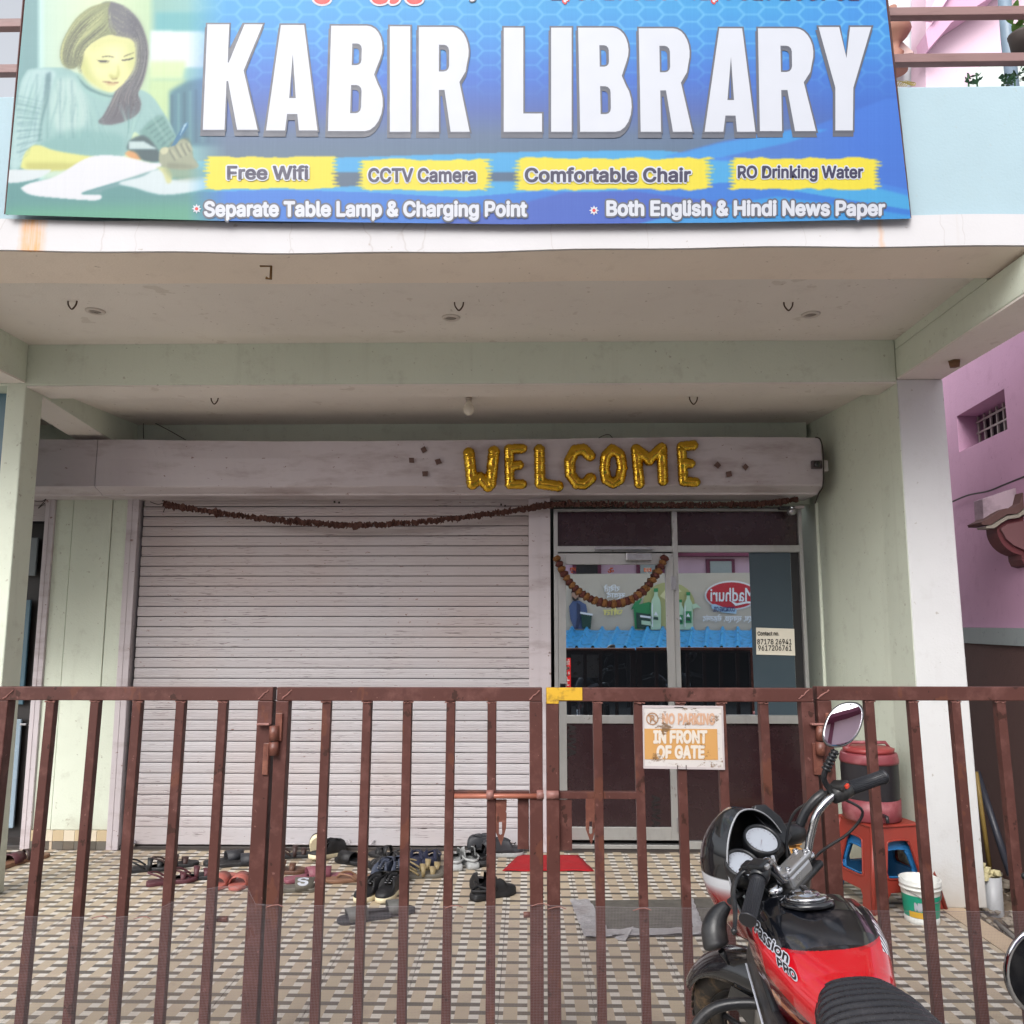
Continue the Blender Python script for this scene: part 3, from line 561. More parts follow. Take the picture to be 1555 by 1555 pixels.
for bxp, s in ((1358, 1.0),):
    prof = [(.04, -.55), (.05, -.3), (.14, -.16), (.155, -.05), (.12, .06), (.05, .18), (.035, .3), (.075, .40), (.05, .5), (.1, .6), (.1, .75)]
    c = at(bxp, 52, 7.3); o = MB().lathe([(r * 1.0, -z * .52) for r, z in prof], (0, 0, 0), 16).build('baluster', M_terra, gh); o.location = Vector(c) - Vector(gh.location)
poly_at('coping', pm('pink_coping', S(222, 196, 190, .85), .8), [(1330, 52), (1362, 55), (1388, 80), (1300, 90)], 7.35, .2, gh)
pole = MB().tube([at(1521, -60, 5.6), at(1530, 60, 5.6), at(1545, 200, 5.6)], .045, 10).build('steel_pole', pm('blue_grey_pole', S(120, 140, 158, .8), .45, var=.25, scale=6)); tag(pole, 'blue grey steel pole rising behind the parapet at the far right', 'pole')

# pink house on the right, wall turned slightly
def nw(px, py, off=0.0):    # point on the neighbour's wall plane X = 3.1+.0886*(Y-6)
    r = ray(px, py); k = .0886; t = (3.1 + off - k * 6) / (r[0] - k * r[1]); return Vector((r[0] * t, r[1] * t, CAMH + r[2] * t))
pk = thing('pink_house', 'pink house wall to the right with a grilled window and brown lower wall', 'building', (3.1, 6, 0))
PO = Vector(pk.location)
def nx(Y): return 3.1 + .0886 * (Y - 6)
wx = [nw(1452, 633), nw(1524.5, 590), nw(1530, 651), nw(1457, 687)]
Ya, Yb = (wx[0].y + wx[3].y) / 2, (wx[1].y + wx[2].y) / 2; za, zb_ = (wx[3].z + wx[2].z) / 2, (wx[0].z + wx[1].z) / 2
zband = nw(1464.5, 955).z + .01; zb2 = nw(1465, 974).z - .01
def wallseg(name, mat, y0, y1, z0, z1, th=.25, pro=0):
    mbx = MB(); mbx.loft([[(nx(y) - pro, y, z0), (nx(y) + th, y, z0), (nx(y) + th, y, z1), (nx(y) - pro, y, z1)] for y in (y0, y1)], True, True, False).map(lambda p: Vector(p) - PO)
    return fixn(mbx.build(name, mat, pk))
wallseg('wall', M_pink, 4.2, Yb - .0, zband, 4.7); wallseg('wall', M_pink, Ya, 9, zband, 4.7)
wallseg('wall', M_pink, Yb + .001, Ya - .001, zband, za); wallseg('wall', M_pink, Yb + .001, Ya - .001, zb_, 4.7)
wallseg('lower_wall', M_maroon, 4.2, 9, -.1, zb2, .25, .03); wallseg('band', M_greyband, 4.2, 9, zb2 + .001, zband - .001, .25, .045)
win = wallseg('window', flat('window_dark', S(28, 22, 28), .5), Yb, Ya, za, zb_, .25, -.2)
M_grill = pm('grille_paint', S(190, 186, 176, .8), .5)
nb_ = 8
for i in range(nb_):
    y = Yb + .03 + (Ya - Yb - .06) * i / (nb_ - 1); x = nx(y) + .14
    MB().box(x - .006 - PO.x, x + .006 - PO.x, y - .007 - PO.y, y + .007 - PO.y, za + .01, zb_ - .01).build('grille_bar', M_grill, win)
for i in range(3):
    z = za + (zb_ - za) * (i + .65) / 3.3
    MB().loft([[(nx(y) + .128, y, z - .006), (nx(y) + .138, y, z - .006), (nx(y) + .138, y, z + .006), (nx(y) + .128, y, z + .006)] for y in (Yb + .01, Ya - .01)], True, True, False).map(lambda p: Vector(p) - PO).build('grille_bar', M_grill, win)
# ornate bracketed canopy on that wall
cp = thing('tiled_canopy', 'maroon bracketed tile canopy with a wavy edge on the pink wall', 'canopy', at(1530, 790, 5.0)); CPo = Vector(cp.location)
def cpoly(name, mat, pts, Y, th): return fixn(MB().prism([Vector(at(a, b, Y)) - CPo for a, b in pts], (0, th, 0)).build(name, mat, cp))
cpoly('parapet_plate', pm('stained_pink_plate', S(200, 178, 190, .8), .8, dirt=S(90, 80, 85), dirt_amt=.6), [(1492, 758), (1580, 728), (1580, 770), (1553, 776), (1545, 772), (1530, 774), (1512, 786), (1494, 792)], 5.08, .1)
cpoly('tile_edge', M_maroon, [(1490, 793), (1500, 788), (1515, 778), (1527, 772), (1540, 771), (1549, 764), (1553, 748), (1580, 738), (1580, 752), (1558, 760), (1555, 772), (1545, 780), (1530, 781), (1518, 788), (1505, 797), (1492, 797)], 5.0, .16)
cpoly('tile_edge', pm('mossy_trim', S(170, 165, 150, .7), .8), [(1497, 799), (1508, 797), (1520, 789), (1531, 783), (1546, 781), (1556, 774), (1560, 762), (1580, 755), (1580, 760), (1563, 766), (1559, 778), (1547, 786), (1531, 788), (1521, 794), (1510, 802), (1498, 802)], 4.99, .10)
arc = [(1514 + 46 * (1 - math.cos(t)), 802 + 42 * math.sin(t)) for t in np.linspace(0, PI / 2, 10)]
cpoly('bracket', pm('maroon_paint', S(108, 52, 56, .8), .6), [(1512, 800), (1522, 792), (1560, 782), (1580, 782), (1580, 852)] + arc[::-1], 5.02, .12)
cpoly('soffit', pm('maroon_soffit', S(122, 84, 86, .8), .7), [(1520, 803), (1530, 796), (1580, 786), (1580, 838), (1558, 836), (1540, 828), (1528, 818)], 5.0, .019)
cpoly('finial', pm('maroon_paint2', S(100, 50, 54, .8), .6), [(1551, 842), (1570, 842), (1570, 862), (1556, 858), (1552, 850)], 5.0, .14)
# crack line in the pink wall: a thin cable
wire('wall_cable', 'thin dark cable clipped across the pink wall above the canopy', [nw(1446, 762, -.02), nw(1470, 752, -.02), nw(1500, 746, -.02), nw(1525, 736, -.02), nw(1560, 722, -.02)], .006, cat='cable')
# ================================================================ THE LIBRARY SIGN (flat print on a frame)
PW, PH, PY0 = 1400, 520, -170
img = np.zeros((PH, PW, 3)); yy, xx = np.mgrid[0:PH, 0:PW].astype(float); yy += PY0
def blur(a, s):
    if s < .4: return a
    k = int(3 * s) + 1; t = np.arange(-k, k + 1); g = np.exp(-t * t / (2 * s * s)); g /= g.sum()
    for ax in (0, 1):
        p = np.pad(a, [(k, k) if i == ax else (0, 0) for i in range(a.ndim)], mode='edge')
        a = sum(g[i] * np.take(p, np.arange(i, i + a.shape[ax]), axis=ax) for i in range(2 * k + 1))
    return a
def pmask(pts, x0=0, y0=0, x1=None, y1=None):
    P = np.array(pts, float); m = np.zeros(xx.shape, bool); n = len(P)
    a0, a1 = max(0, int(P[:, 1].min() - PY0) - 1), min(PH, int(P[:, 1].max() - PY0) + 2)
    X, Y = xx[a0:a1], yy[a0:a1]; mm = np.zeros(X.shape, bool)
    for i in range(n):
        (xa, ya), (xb, yb) = P[i], P[(i + 1) % n]
        if ya == yb: continue
        mm ^= ((ya > Y) != (yb > Y)) & (X < (xb - xa) * (Y - ya) / (yb - ya) + xa)
    m[a0:a1] = mm; return m.astype(float)
def fill(pts, col, s=.7, a=1.0, smooth=False, mod=None):
    if smooth: pts = [tuple(p[:2]) for p in catmull([(x, y, 0) for x, y in pts] + [(pts[0][0], pts[0][1], 0)], 5)]
    P = np.array(pts); r0 = max(0, int(P[:, 1].min() - PY0 - 4 * s - 3)); r1 = min(PH, int(P[:, 1].max() - PY0 + 4 * s + 4)); c0 = max(0, int(P[:, 0].min() - 4 * s - 3)); c1 = min(PW, int(P[:, 0].max() + 4 * s + 4))
    if r1 <= r0 or c1 <= c0: return
    m = blur(pmask(pts)[r0:r1, c0:c1], s)[..., None] * a
    if mod is not None: m = m * mod[r0:r1, c0:c1, None]
    img[r0:r1, c0:c1] = img[r0:r1, c0:c1] * (1 - m) + np.array(col) * m
def lin(t, *stops):
    t = np.clip(t, stops[0][0], stops[-1][0]); return np.stack([np.interp(t, [s[0] for s in stops], [s[1][c] for s in stops]) for c in range(3)], -1)
# blue field
img[:] = lin(yy, (-170, (40, 150, 235)), (10, (54, 168, 236)), (60, (54, 152, 236)), (120, (60, 118, 220)), (165, (80, 110, 190)), (205, (98, 122, 158)), (240, (96, 124, 150)), (330, (50, 120, 210)))
rt = lin(yy, (-170, (40, 150, 235)), (60, (54, 152, 236)), (120, (56, 124, 224)), (200, (54, 102, 204)), (260, (60, 98, 190)), (330, (60, 110, 205)))
a = np.clip((xx - 1180) / 120, 0, 1)[..., None]; img[:] = img * (1 - a) + rt * a
# honeycomb lines
best = np.full(xx.shape, 9.0); cxs = (xx - 12) / 30.5
for di in (-1, 0, 1):
    ci = np.floor(cxs + .5) + di; X0 = ci * 30.5 + 12; off = np.where(ci % 2 == 0, 0, 11.0); cj = np.floor((yy - off) / 22 + .5); Y0 = cj * 22 + off
    dx, dy = np.abs(xx - X0), np.abs(yy - Y0); best = np.minimum(best, np.maximum(dy / 11, dx / 20.3 + dy * .4975 / 11))
img[:, :330] = blur(img[:, :330], .5) if False else img[:, :330]
ln = blur(np.clip((best - .84) / .1, 0, 1), .6) * np.clip((150 - yy) / 110, 0, 1) * np.clip((xx - 250) / 120, 0, 1) * .75
img[:] = img * (1 - ln[..., None]) + np.array((112, 200, 250)) * ln[..., None]
# swooshes along the foot
fill([(300, 245), (560, 238), (820, 230), (1000, 228), (1100, 238), (1200, 250), (1390, 290), (1390, 350), (230, 350), (230, 290)], (70, 175, 236))
fill([(300, 292), (420, 288), (560, 292), (700, 300), (820, 290), (900, 292), (1000, 284), (1120, 276), (1390, 320), (1390, 350), (230, 350)], (52, 128, 226))
fill([(640, 345), (700, 330), (860, 292), (960, 290), (1040, 300), (1390, 345)], (66, 104, 205), 1.2)
fill([(930, 350), (1040, 322), (1180, 298), (1390, 328), (1390, 350)], (58, 160, 234), 1)
fill([(1010, 238), (1100, 214), (1240, 190), (1345, 150), (1390, 150), (1390, 300), (1240, 262), (1120, 246)], (64, 128, 232), 1.5, .8)
fill([(1005, 240), (1090, 218), (1200, 198), (1260, 196), (1200, 216), (1090, 240)], (60, 165, 240), 1.2, .8)
fill([(500, 262), (560, 262), (560, 282), (500, 284)], (88, 112, 138), 1); fill([(735, 262), (800, 262), (800, 276), (735, 276)], (80, 108, 140), 1)
# photograph of a student at a desk, left part of the print
bl = np.clip((346 - xx) / 62, 0, 1) * np.clip((700 - xx) / 10, 0, 1); base = img.copy()
img[:] = np.array((205, 232, 212))
img[:] = lin(xx, (0, (120, 165, 170)), (55, (128, 175, 178)), (62, (205, 240, 235)), (70, (205, 232, 215)), (150, (228, 240, 205)), (225, (200, 228, 190)), (236, (150, 200, 190)), (300, (150, 205, 205)))
C = 3.8875
def cf(pts, col, s=.7, a=1., smooth=True): fill([(x / C, y / C) for x, y in pts], col, s, a, smooth)
cf([(920, 70), (1350, 70), (1350, 190), (920, 190)], (110, 190, 196), 3, 1, False); cf([(890, 180), (1350, 190), (1350, 400), (880, 400)], (236, 248, 246), 2, 1, False)
cf([(880, 360), (1100, 360), (1080, 470), (880, 470)], (220, 240, 190), 3, 1, False); cf([(880, 470), (1100, 470), (1000, 900), (860, 900)], (206, 232, 180), 3, 1, False)
cf([(1000, 540), (1100, 480), (1200, 460), (1350, 480), (1350, 860), (1000, 860)], (78, 138, 158), 3, 1, False)
for i in range(7): cf([(1010 + i * 36, 560 - i * 8), (1022 + i * 36, 556 - i * 8), (1022 + i * 36, 840), (1010 + i * 36, 840)], (120, 175, 180) if i % 2 else (50, 105, 130), 1.4, .8, False)
for i in range(5): cf([(60 + i * 9, -700), (120 + i * 9, -700), (110 + i * 9, 500), (50, 560)], (130, 180, 182), 3, .3, False)
cf([(40, 1075), (400, 1060), (1300, 1040), (1500, 1400), (0, 1400)], (92, 158, 158), 3, 1, False); cf([(40, 1230), (1300, 1200), (1500, 1400), (0, 1400)], (104, 182, 150), 8, .8, False)
def strands(A, B, n, cols, wd=3.5, a=.5, s=.6, r0=0, jit=8, t0=0., t1=1.):
    r = random.Random(r0); A = catmull([(x, y, 0) for x, y in A], 6); B = catmull([(x, y, 0) for x, y in B], 6); m = 22
    ev = lambda P, t: P[min(int(t * (len(P) - 1)), len(P) - 2)].lerp(P[min(int(t * (len(P) - 1)), len(P) - 2) + 1], t * (len(P) - 1) % 1)
    for k in range(n):
        w0 = r.random(); w1 = min(1, max(0, w0 + r.uniform(-.12, .12))); ta, tb = t0 + (t1 - t0) * r.uniform(0, .35), t0 + (t1 - t0) * r.uniform(.6, 1); L_, R_ = [], []
        for q in range(m):
            t = ta + (tb - ta) * q / (m - 1); w_ = w0 + (w1 - w0) * q / (m - 1); p = ev(A, t).lerp(ev(B, t), w_); h = wd * math.sin(PI * (q + .5) / m) * .5
            L_.append((p.x - h, p.y)); R_.append((p.x + h, p.y + h * .6))
        cf(L_ + R_[::-1], cols[k % len(cols)], s, a * r.uniform(.5, 1), False)
# torso: rolled-neck jumper
sw = (160, 202, 200)
cf([(165, 410), (255, 400), (370, 400), (430, 420), (520, 500), (640, 560), (760, 540), (830, 530), (900, 570), (950, 640), (1010, 740), (1050, 830), (1060, 860), (960, 950), (930, 940), (880, 860), (800, 780), (770, 830), (730, 920), (560, 930), (330, 900), (200, 850), (120, 990), (60, 990), (70, 830), (85, 690), (105, 600), (125, 480)], sw, 1.0)
cf([(165, 420), (255, 405), (330, 430), (300, 520), (250, 640), (210, 840), (120, 980), (62, 985), (75, 830), (100, 620), (128, 490)], (196, 226, 228), 2.2, .8)
cf([(330, 470), (430, 460), (500, 560), (520, 700), (430, 800), (330, 760), (290, 620)], (206, 230, 226), 4, .7)
cf([(420, 760), (640, 780), (740, 820), (720, 920), (560, 930), (330, 900), (240, 850)], (124, 180, 178), 4, .6)
for k in range(9): cf([(180 + k * 34, 430 + k * 6), (192 + k * 34, 430 + k * 6), (170 + k * 38, 820), (160 + k * 38, 820)], (100, 150, 156) if k % 2 else (170, 214, 208), 1.2, .35, False)
for k in range(8): cf([(100, 600 + k * 42), (250, 640 + k * 30), (250, 648 + k * 30), (96, 612 + k * 42)], (92, 142, 150), 1, .4, False)
cf([(270, 440), (300, 430), (290, 560), (250, 720), (236, 820), (226, 820), (250, 640)], (84, 130, 140), 1.5, .7)
cf([(820, 780), (900, 700), (960, 680), (1010, 760), (1050, 840), (980, 930), (900, 860)], (104, 158, 152), 2, .7)
for k in range(6): cf([(860 + k * 22, 760 + k * 24), (960 + k * 16, 690 + k * 26), (964 + k * 16, 700 + k * 26), (866 + k * 22, 770 + k * 24)], (70, 120, 122), 1, .5, False)
cf([(440, 430), (480, 440), (560, 520), (700, 545), (760, 530), (700, 600), (600, 590), (500, 540)], (160, 205, 200), 1.5, .9); cf([(450, 440), (520, 510), (640, 560), (740, 545), (730, 556), (640, 572), (510, 524)], (80, 130, 138), 1, .7)
# forearms and hands
cf([(120, 990), (150, 900), (215, 855), (330, 890), (560, 925), (740, 930), (760, 890), (800, 895), (835, 940), (700, 960), (400, 1000), (200, 1010)], (232, 234, 146), 1.2)
cf([(150, 960), (330, 960), (560, 960), (700, 950), (400, 1000), (180, 1005)], (196, 196, 110), 2.5, .7); cf([(735, 905), (770, 888), (810, 900), (835, 940), (780, 938)], (226, 170, 110), 1.2)
cf([(760, 830), (850, 800), (930, 880), (950, 950), (850, 950), (800, 900), (750, 880)], (60, 96, 104), 1.5); cf([(760, 835), (850, 835), (930, 880), (760, 880)], (220, 240, 240), 1.2, .9, False)
cf([(945, 900), (960, 872), (1000, 870), (1060, 830), (1100, 825), (1130, 870), (1140, 930), (1170, 980), (1080, 1000), (960, 985), (940, 950)], (150, 162, 130), 1.2)
for k in range(4): cf([(985 + k * 34, 880 - k * 12), (1000 + k * 34, 880 - k * 12), (1040 + k * 26, 960), (1020 + k * 26, 965)], (98, 112, 92), 1.2, .6, False)
cf([(948, 880), (985, 872), (990, 900), (960, 910)], (200, 205, 160), 1)
cf([(1010, 862), (1090, 730), (1104, 722), (1112, 740), (1040, 850)], (60, 130, 160), .8, 1, False); cf([(1086, 736), (1104, 722), (1110, 736), (1096, 752)], (220, 235, 245), .8, 1, False)
# papers and open book
cf([(40, 1000), (260, 1000), (300, 1010), (200, 1060), (40, 1078)], (226, 236, 240), 1)
cf([(120, 1110), (180, 1080), (330, 1040), (520, 930), (700, 920), (880, 960), (960, 965), (900, 1010), (740, 1060), (480, 1140), (590, 1150), (570, 1182), (350, 1170), (180, 1150)], (238, 240, 246), 1)
cf([(480, 1140), (640, 1095), (800, 1040), (900, 1010), (960, 1010), (900, 1040), (780, 1080), (620, 1120), (590, 1142)], (120, 168, 172), 1.4)
cf([(900, 1005), (970, 1000), (1010, 1060), (1200, 1040), (1300, 1080), (1200, 1120), (1000, 1150), (900, 1140), (800, 1110), (700, 1080), (840, 1040)], (222, 236, 240), 1.4)
cf([(920, 985), (990, 990), (1015, 1030), (1010, 1075), (985, 1080), (960, 1020)], (222, 222, 160), 1.4, .9)
cf([(960, 990), (1180, 990), (1220, 1050), (1040, 1060)], (150, 170, 140), 3, .7)
# hair behind, face, hair in front
HA = [(640, 10), (740, 40), (815, 110), (860, 210), (876, 310), (862, 420), (838, 500), (815, 560), (832, 620), (800, 690)]
HB = [(645, 130), (700, 190), (790, 235), (800, 300), (790, 400), (760, 460), (700, 520), (660, 600), (620, 680), (585, 725)]
cf([(600, 20), (650, 8), (740, 40), (810, 110), (855, 200), (875, 300), (862, 420), (836, 500), (812, 545), (832, 610), (815, 670), (740, 715), (640, 738), (580, 722), (610, 680), (650, 610), (680, 540), (700, 480), (560, 300), (600, 100)], (112, 114, 124), 1.0)
cf([(740, 60), (810, 120), (850, 220), (866, 320), (850, 430), (810, 520), (800, 440), (806, 300), (790, 220)], (84, 86, 104), 4, .8)
cf([(690, 560), (800, 570), (815, 640), (740, 700), (640, 715), (650, 650)], (92, 90, 104), 4, .7)
strands(HA, HB, 90, [(72, 74, 90), (142, 144, 146), (92, 94, 108), (168, 172, 160)], 5, .75, .5, 3)
strands(HA[:5], HB[:5], 30, [(196, 206, 176), (170, 182, 160)], 5, .7, .7, 9, t1=.5)
strands(HA[5:], HB[5:], 30, [(66, 66, 82), (150, 146, 146)], 5, .7, .6, 5)
cf([(478, 345), (486, 300), (520, 262), (580, 226), (640, 204), (700, 214), (780, 236), (798, 290), (796, 370), (776, 430), (740, 480), (700, 520), (664, 542), (636, 540), (590, 518), (540, 486), (500, 446), (474, 392)], (240, 240, 176), .9)
cf([(478, 360), (500, 330), (540, 440), (600, 505), (660, 542), (626, 538), (560, 500), (496, 446)], (196, 206, 124), 5, .85); cf([(755, 250), (800, 265), (798, 390), (760, 440), (764, 340)], (206, 216, 146), 5, .8)
cf([(520, 270), (640, 215), (780, 240), (790, 262), (640, 250), (540, 300)], (214, 220, 150), 5, .7); cf([(640, 300), (700, 296), (710, 350), (690, 380), (650, 360)], (250, 250, 214), 7, .7); cf([(560, 390), (630, 390), (620, 450), (570, 440)], (250, 248, 200), 8, .7); cf([(640, 505), (690, 500), (676, 532), (640, 530)], (250, 248, 196), 5, .6)
cf([(600, 366), (640, 384), (610, 392), (580, 380)], (208, 200, 130), 5, .6); cf([(726, 366), (770, 366), (750, 380)], (208, 204, 132), 4, .6)
cf([(600, 334), (636, 327), (676, 336), (676, 341), (636, 334), (606, 339)], (118, 118, 84), .6, .95, False); cf([(726, 333), (760, 318), (792, 308), (792, 313), (760, 325), (730, 338)], (118, 118, 84), .6, .95, False)
cf([(566, 352), (590, 357), (640, 358), (646, 362), (600, 368), (582, 361)], (54, 58, 62), .5, 1); cf([(586, 364), (640, 364), (630, 372), (600, 372)], (140, 140, 110), .8, .8); cf([(716, 352), (740, 350), (786, 340), (786, 346), (760, 356), (724, 358)], (54, 58, 62), .5, 1)
cf([(694, 372), (704, 410), (706, 440), (696, 458), (668, 466), (646, 452), (650, 436), (672, 448), (690, 440)], (204, 206, 128), 1.5, .9); cf([(654, 456), (672, 464), (694, 458), (690, 466), (664, 470)], (150, 140, 92), .8, .9)
cf([(606, 482), (640, 480), (664, 486), (700, 484), (690, 492), (650, 491), (622, 488)], (150, 108, 84), .7, .95); cf([(620, 490), (688, 492), (670, 504), (634, 500)], (214, 180, 130), 1.2, .8); cf([(626, 510), (676, 512), (650, 518)], (200, 204, 128), 2.5, .7)
LA = [(640, 14), (540, 46), (450, 120), (385, 220), (358, 310), (366, 370), (398, 404)]; LB = [(650, 90), (650, 170), (600, 216), (530, 262), (490, 310), (472, 360), (440, 402)]
cf([(600, 20), (650, 10), (640, 60), (650, 140), (690, 200), (640, 206), (580, 228), (520, 264), (486, 310), (470, 372), (440, 404), (400, 404), (365, 370), (356, 300), (380, 220), (440, 120), (520, 50)], (148, 158, 116), .9)
cf([(400, 220), (440, 200), (470, 300), (460, 380), (400, 395), (372, 350), (374, 280)], (112, 120, 96), 5, .8); cf([(470, 120), (560, 70), (620, 60), (600, 150), (520, 200), (450, 220)], (186, 196, 140), 8, .8)
strands(LA, LB, 110, [(78, 84, 76), (210, 216, 156), (112, 120, 92), (184, 192, 136)], 5, .75, .5, 4)
strands([(650, 60), (660, 130), (720, 190), (790, 232)], [(640, 80), (640, 150), (660, 205), (720, 225)], 26, [(200, 208, 180), (96, 100, 100), (140, 146, 130)], 4, .7, .6, 8)
strands([(470, 310), (468, 350), (456, 400), (470, 440)], [(500, 290), (490, 340), (480, 400), (490, 440)], 12, [(90, 96, 80), (170, 176, 120)], 4, .7, .6, 2)
# knit texture and folds of the jumper
for (A_, B_, n_) in (([(170, 420), (140, 500), (110, 620), (84, 760), (70, 960)], [(300, 430), (290, 540), (250, 660), (215, 800), (130, 960)], 50), ([(300, 430), (320, 560), (280, 700), (250, 860)], [(560, 560), (600, 680), (640, 800), (700, 900)], 46), ([(640, 580), (700, 640), (740, 740), (720, 880)], [(880, 570), (820, 700), (780, 800), (740, 880)], 30), ([(880, 580), (950, 690), (1020, 800), (1040, 860)], [(820, 700), (870, 790), (920, 860), (960, 920)], 36)):
    strands(A_, B_, n_, [(96, 150, 152), (196, 228, 220), (110, 166, 164), (176, 216, 206)], 5, .34, 1.0, n_)
for k in range(16): cf([(100 + k * 1.2, 560 + k * 26), (250 - k * 5, 600 + k * 20), (250 - k * 5, 604 + k * 20), (98 + k * 1.2, 567 + k * 26)], (92, 142, 150), 1.0, .35, False)
for k in range(5): cf([(1000 + k * 20, 850 - k * 8), (1030 + k * 22, 836 - k * 4), (1060 + k * 18, 900), (1050 + k * 18, 955), (1035 + k * 18, 955), (1040 + k * 18, 900)], (186, 192, 150) if k % 2 else (120, 132, 108), 1.6, .6)
pic = 255 * (np.clip(img, 0, 255) / 255) ** 1.12; img[:] = base * (1 - bl[..., None]) + pic * bl[..., None]
cf([(940, 905), (958, 874), (1000, 872), (1040, 842), (1080, 826), (1116, 840), (1132, 880), (1140, 930), (1172, 978), (1140, 996), (1060, 1000), (965, 982), (942, 950)], (164, 172, 146), 1.0, .95)
for a_, b_ in (((992, 884), (1030, 950)), ((1026, 862), (1066, 934)), ((1060, 848), (1096, 920)), ((1092, 846), (1118, 900))): cf([a_, (a_[0] + 12, a_[1] - 3), (b_[0] + 10, b_[1] - 4), b_], (104, 114, 100), 1.0, .7, False); cf([(a_[0] + 14, a_[1] + 2), (a_[0] + 26, a_[1] - 2), (b_[0] + 22, b_[1] - 14), (b_[0] + 12, b_[1] - 10)], (206, 208, 176), 1.2, .6, False)
cf([(944, 890), (966, 870), (994, 876), (988, 900), (960, 912)], (214, 216, 178), .9, .9); cf([(990, 960), (1120, 975), (1150, 992), (1000, 992)], (120, 128, 108), 2.5, .7)
cf([(1008, 866), (1082, 738), (1098, 722), (1112, 726), (1108, 752), (1036, 858)], (44, 118, 160), .6, 1, False); cf([(1084, 742), (1098, 726), (1104, 730), (1060, 806)], (190, 222, 240), .6, .9, False)
# yellow brushed labels
def brush(x0, y0, x1, y1):
    pts = []; r = random.Random(int(x0))
    n = int((x1 - x0) / 14)
    for i in range(n + 1): pts.append((x0 + (x1 - x0) * i / n, y0 + r.uniform(-2, 2.2)))
    m_ = 9
    for i in range(m_): y = y0 + (y1 - y0) * i / m_; pts += [(x1 + r.uniform(3, 11), y + 1), (x1 - r.uniform(2, 8), y + 3)]
    for i in range(n + 1): pts.append((x1 - (x1 - x0) * i / n, y1 + r.uniform(-2, 2.2)))
    for i in range(m_): y = y1 - (y1 - y0) * i / m_; pts += [(x0 - r.uniform(3, 11), y - 1), (x0 + r.uniform(2, 8), y - 3)]
    fill(pts, (250, 232, 60), .7)
for q in ((314, 239, 508, 287), (548, 242, 742, 288), (786, 240, 1076, 288), (1112, 240, 1332, 287)): brush(*q)
# thin print lines of the flex
img += rng.normal(0, 1.4, (1, PW, 1)) + rng.normal(0, .8, (PH, 1, 1)); img = np.clip(img, 0, 255)
ls = ((img / 255 + .055) / 1.055) ** 2.4 * .51
YS = 3.455
def sx_l(y): return 38 - 30 * y / 326
def sx_r(y): return 1345 + 38 * y / 332
def sy_b(u): x = u * 1375; return float(np.interp(x, [0, 312, 769, 1100, 1375], [326, 335, 340.5, 338, 332]))
NU, NV = 900, 300; us = np.linspace(0, 1, NU); vs_ = np.linspace(0, 1, NV); sb = np.array([sy_b(u) for u in us])
PYg = sb[None, :] + (-150 - sb[None, :]) * vs_[:, None]; PXg = sx_l(PYg) * (1 - us[None, :]) + sx_r(PYg) * us[None, :]
rx = (PXg - PPX) / FPX; ry = (PYg - PPX) / FPX; D = CM @ np.stack([rx.ravel(), ry.ravel(), np.ones(rx.size)]); YSg = YS + .0012 * np.sin(PXg.ravel() / 90) * np.sin(PYg.ravel() / 60 + 1); t = YSg / D[1]
V = np.stack([D[0] * t, YSg, CAMH + D[2] * t], -1)
sg = thing('library_sign', 'large blue flex sign reading KABIR LIBRARY with a student at a desk', 'sign', (0, YS, 3.3)); SO = Vector(sg.location)
me = bpy.data.meshes.new('printed_flex'); i0 = (np.arange(NV - 1)[:, None] * NU + np.arange(NU - 1)[None]).ravel(); F_ = np.stack([i0, i0 + 1, i0 + NU + 1, i0 + NU], -1)
me.vertices.add(len(V)); me.vertices.foreach_set('co', (V - np.array(SO)).ravel().astype(np.float32)); me.loops.add(F_.size); me.loops.foreach_set('vertex_index', F_.ravel().astype(np.int32))
me.polygons.add(len(F_)); me.polygons.foreach_set('loop_start', (np.arange(len(F_)) * 4).astype(np.int32)); me.update(calc_edges=True)
ca = me.color_attributes.new('print', 'FLOAT_COLOR', 'POINT')
ix = np.clip(PXg.ravel(), 0, PW - 1.01); iy = np.clip(PYg.ravel() - PY0, 0, PH - 1.01); jx, jy = ix.astype(int), iy.astype(int); fx_, fy_ = (ix - jx)[:, None], (iy - jy)[:, None]
cl = (ls[jy, jx] * (1 - fx_) + ls[jy, jx + 1] * fx_) * (1 - fy_) + (ls[jy + 1, jx] * (1 - fx_) + ls[jy + 1, jx + 1] * fx_) * fy_
ca.data.foreach_set('color', np.concatenate([cl, np.ones((len(cl), 1))], 1).ravel().astype(np.float32))
def printmat(name, attr, rough=.35):
    m, nt, b = newmat(name); a_ = N(nt, 'ShaderNodeVertexColor'); a_.layer_name = attr; nt.links.new(a_.outputs[0], b.inputs['Base Color']); b.inputs['Roughness'].default_value = rough; b.inputs['Specular IOR Level'].default_value = .35; return m
me.materials.append(printmat('sign_print', 'print', .5)); o = bpy.data.objects.new('printed_flex', me); COL.objects.link(o); o.parent = sg
fr = MB()
for a_, b_ in (((10, 325), (38, 0)), ((1380, 331), (1345, 0))):
    A, B = Vector(at(a_[0], a_[1], YS + .02)), Vector(at(b_[0], b_[1], YS + .02)); B = A + (B - A) * 1.4; fr.tube([A - SO, B - SO], .012, 4)
for yy_ in (-140, 100, 300): fr.tube([Vector(at(sx_l(yy_) + 5, yy_, YS + .022)) - SO, Vector(at(sx_r(yy_) - 5, yy_, YS + .022)) - SO], .012, 4)
fr.build('frame', M_gate, sg)
SP = lambda px, py, l: Vector(at(px, py, YS - .0018 - l)) - SO
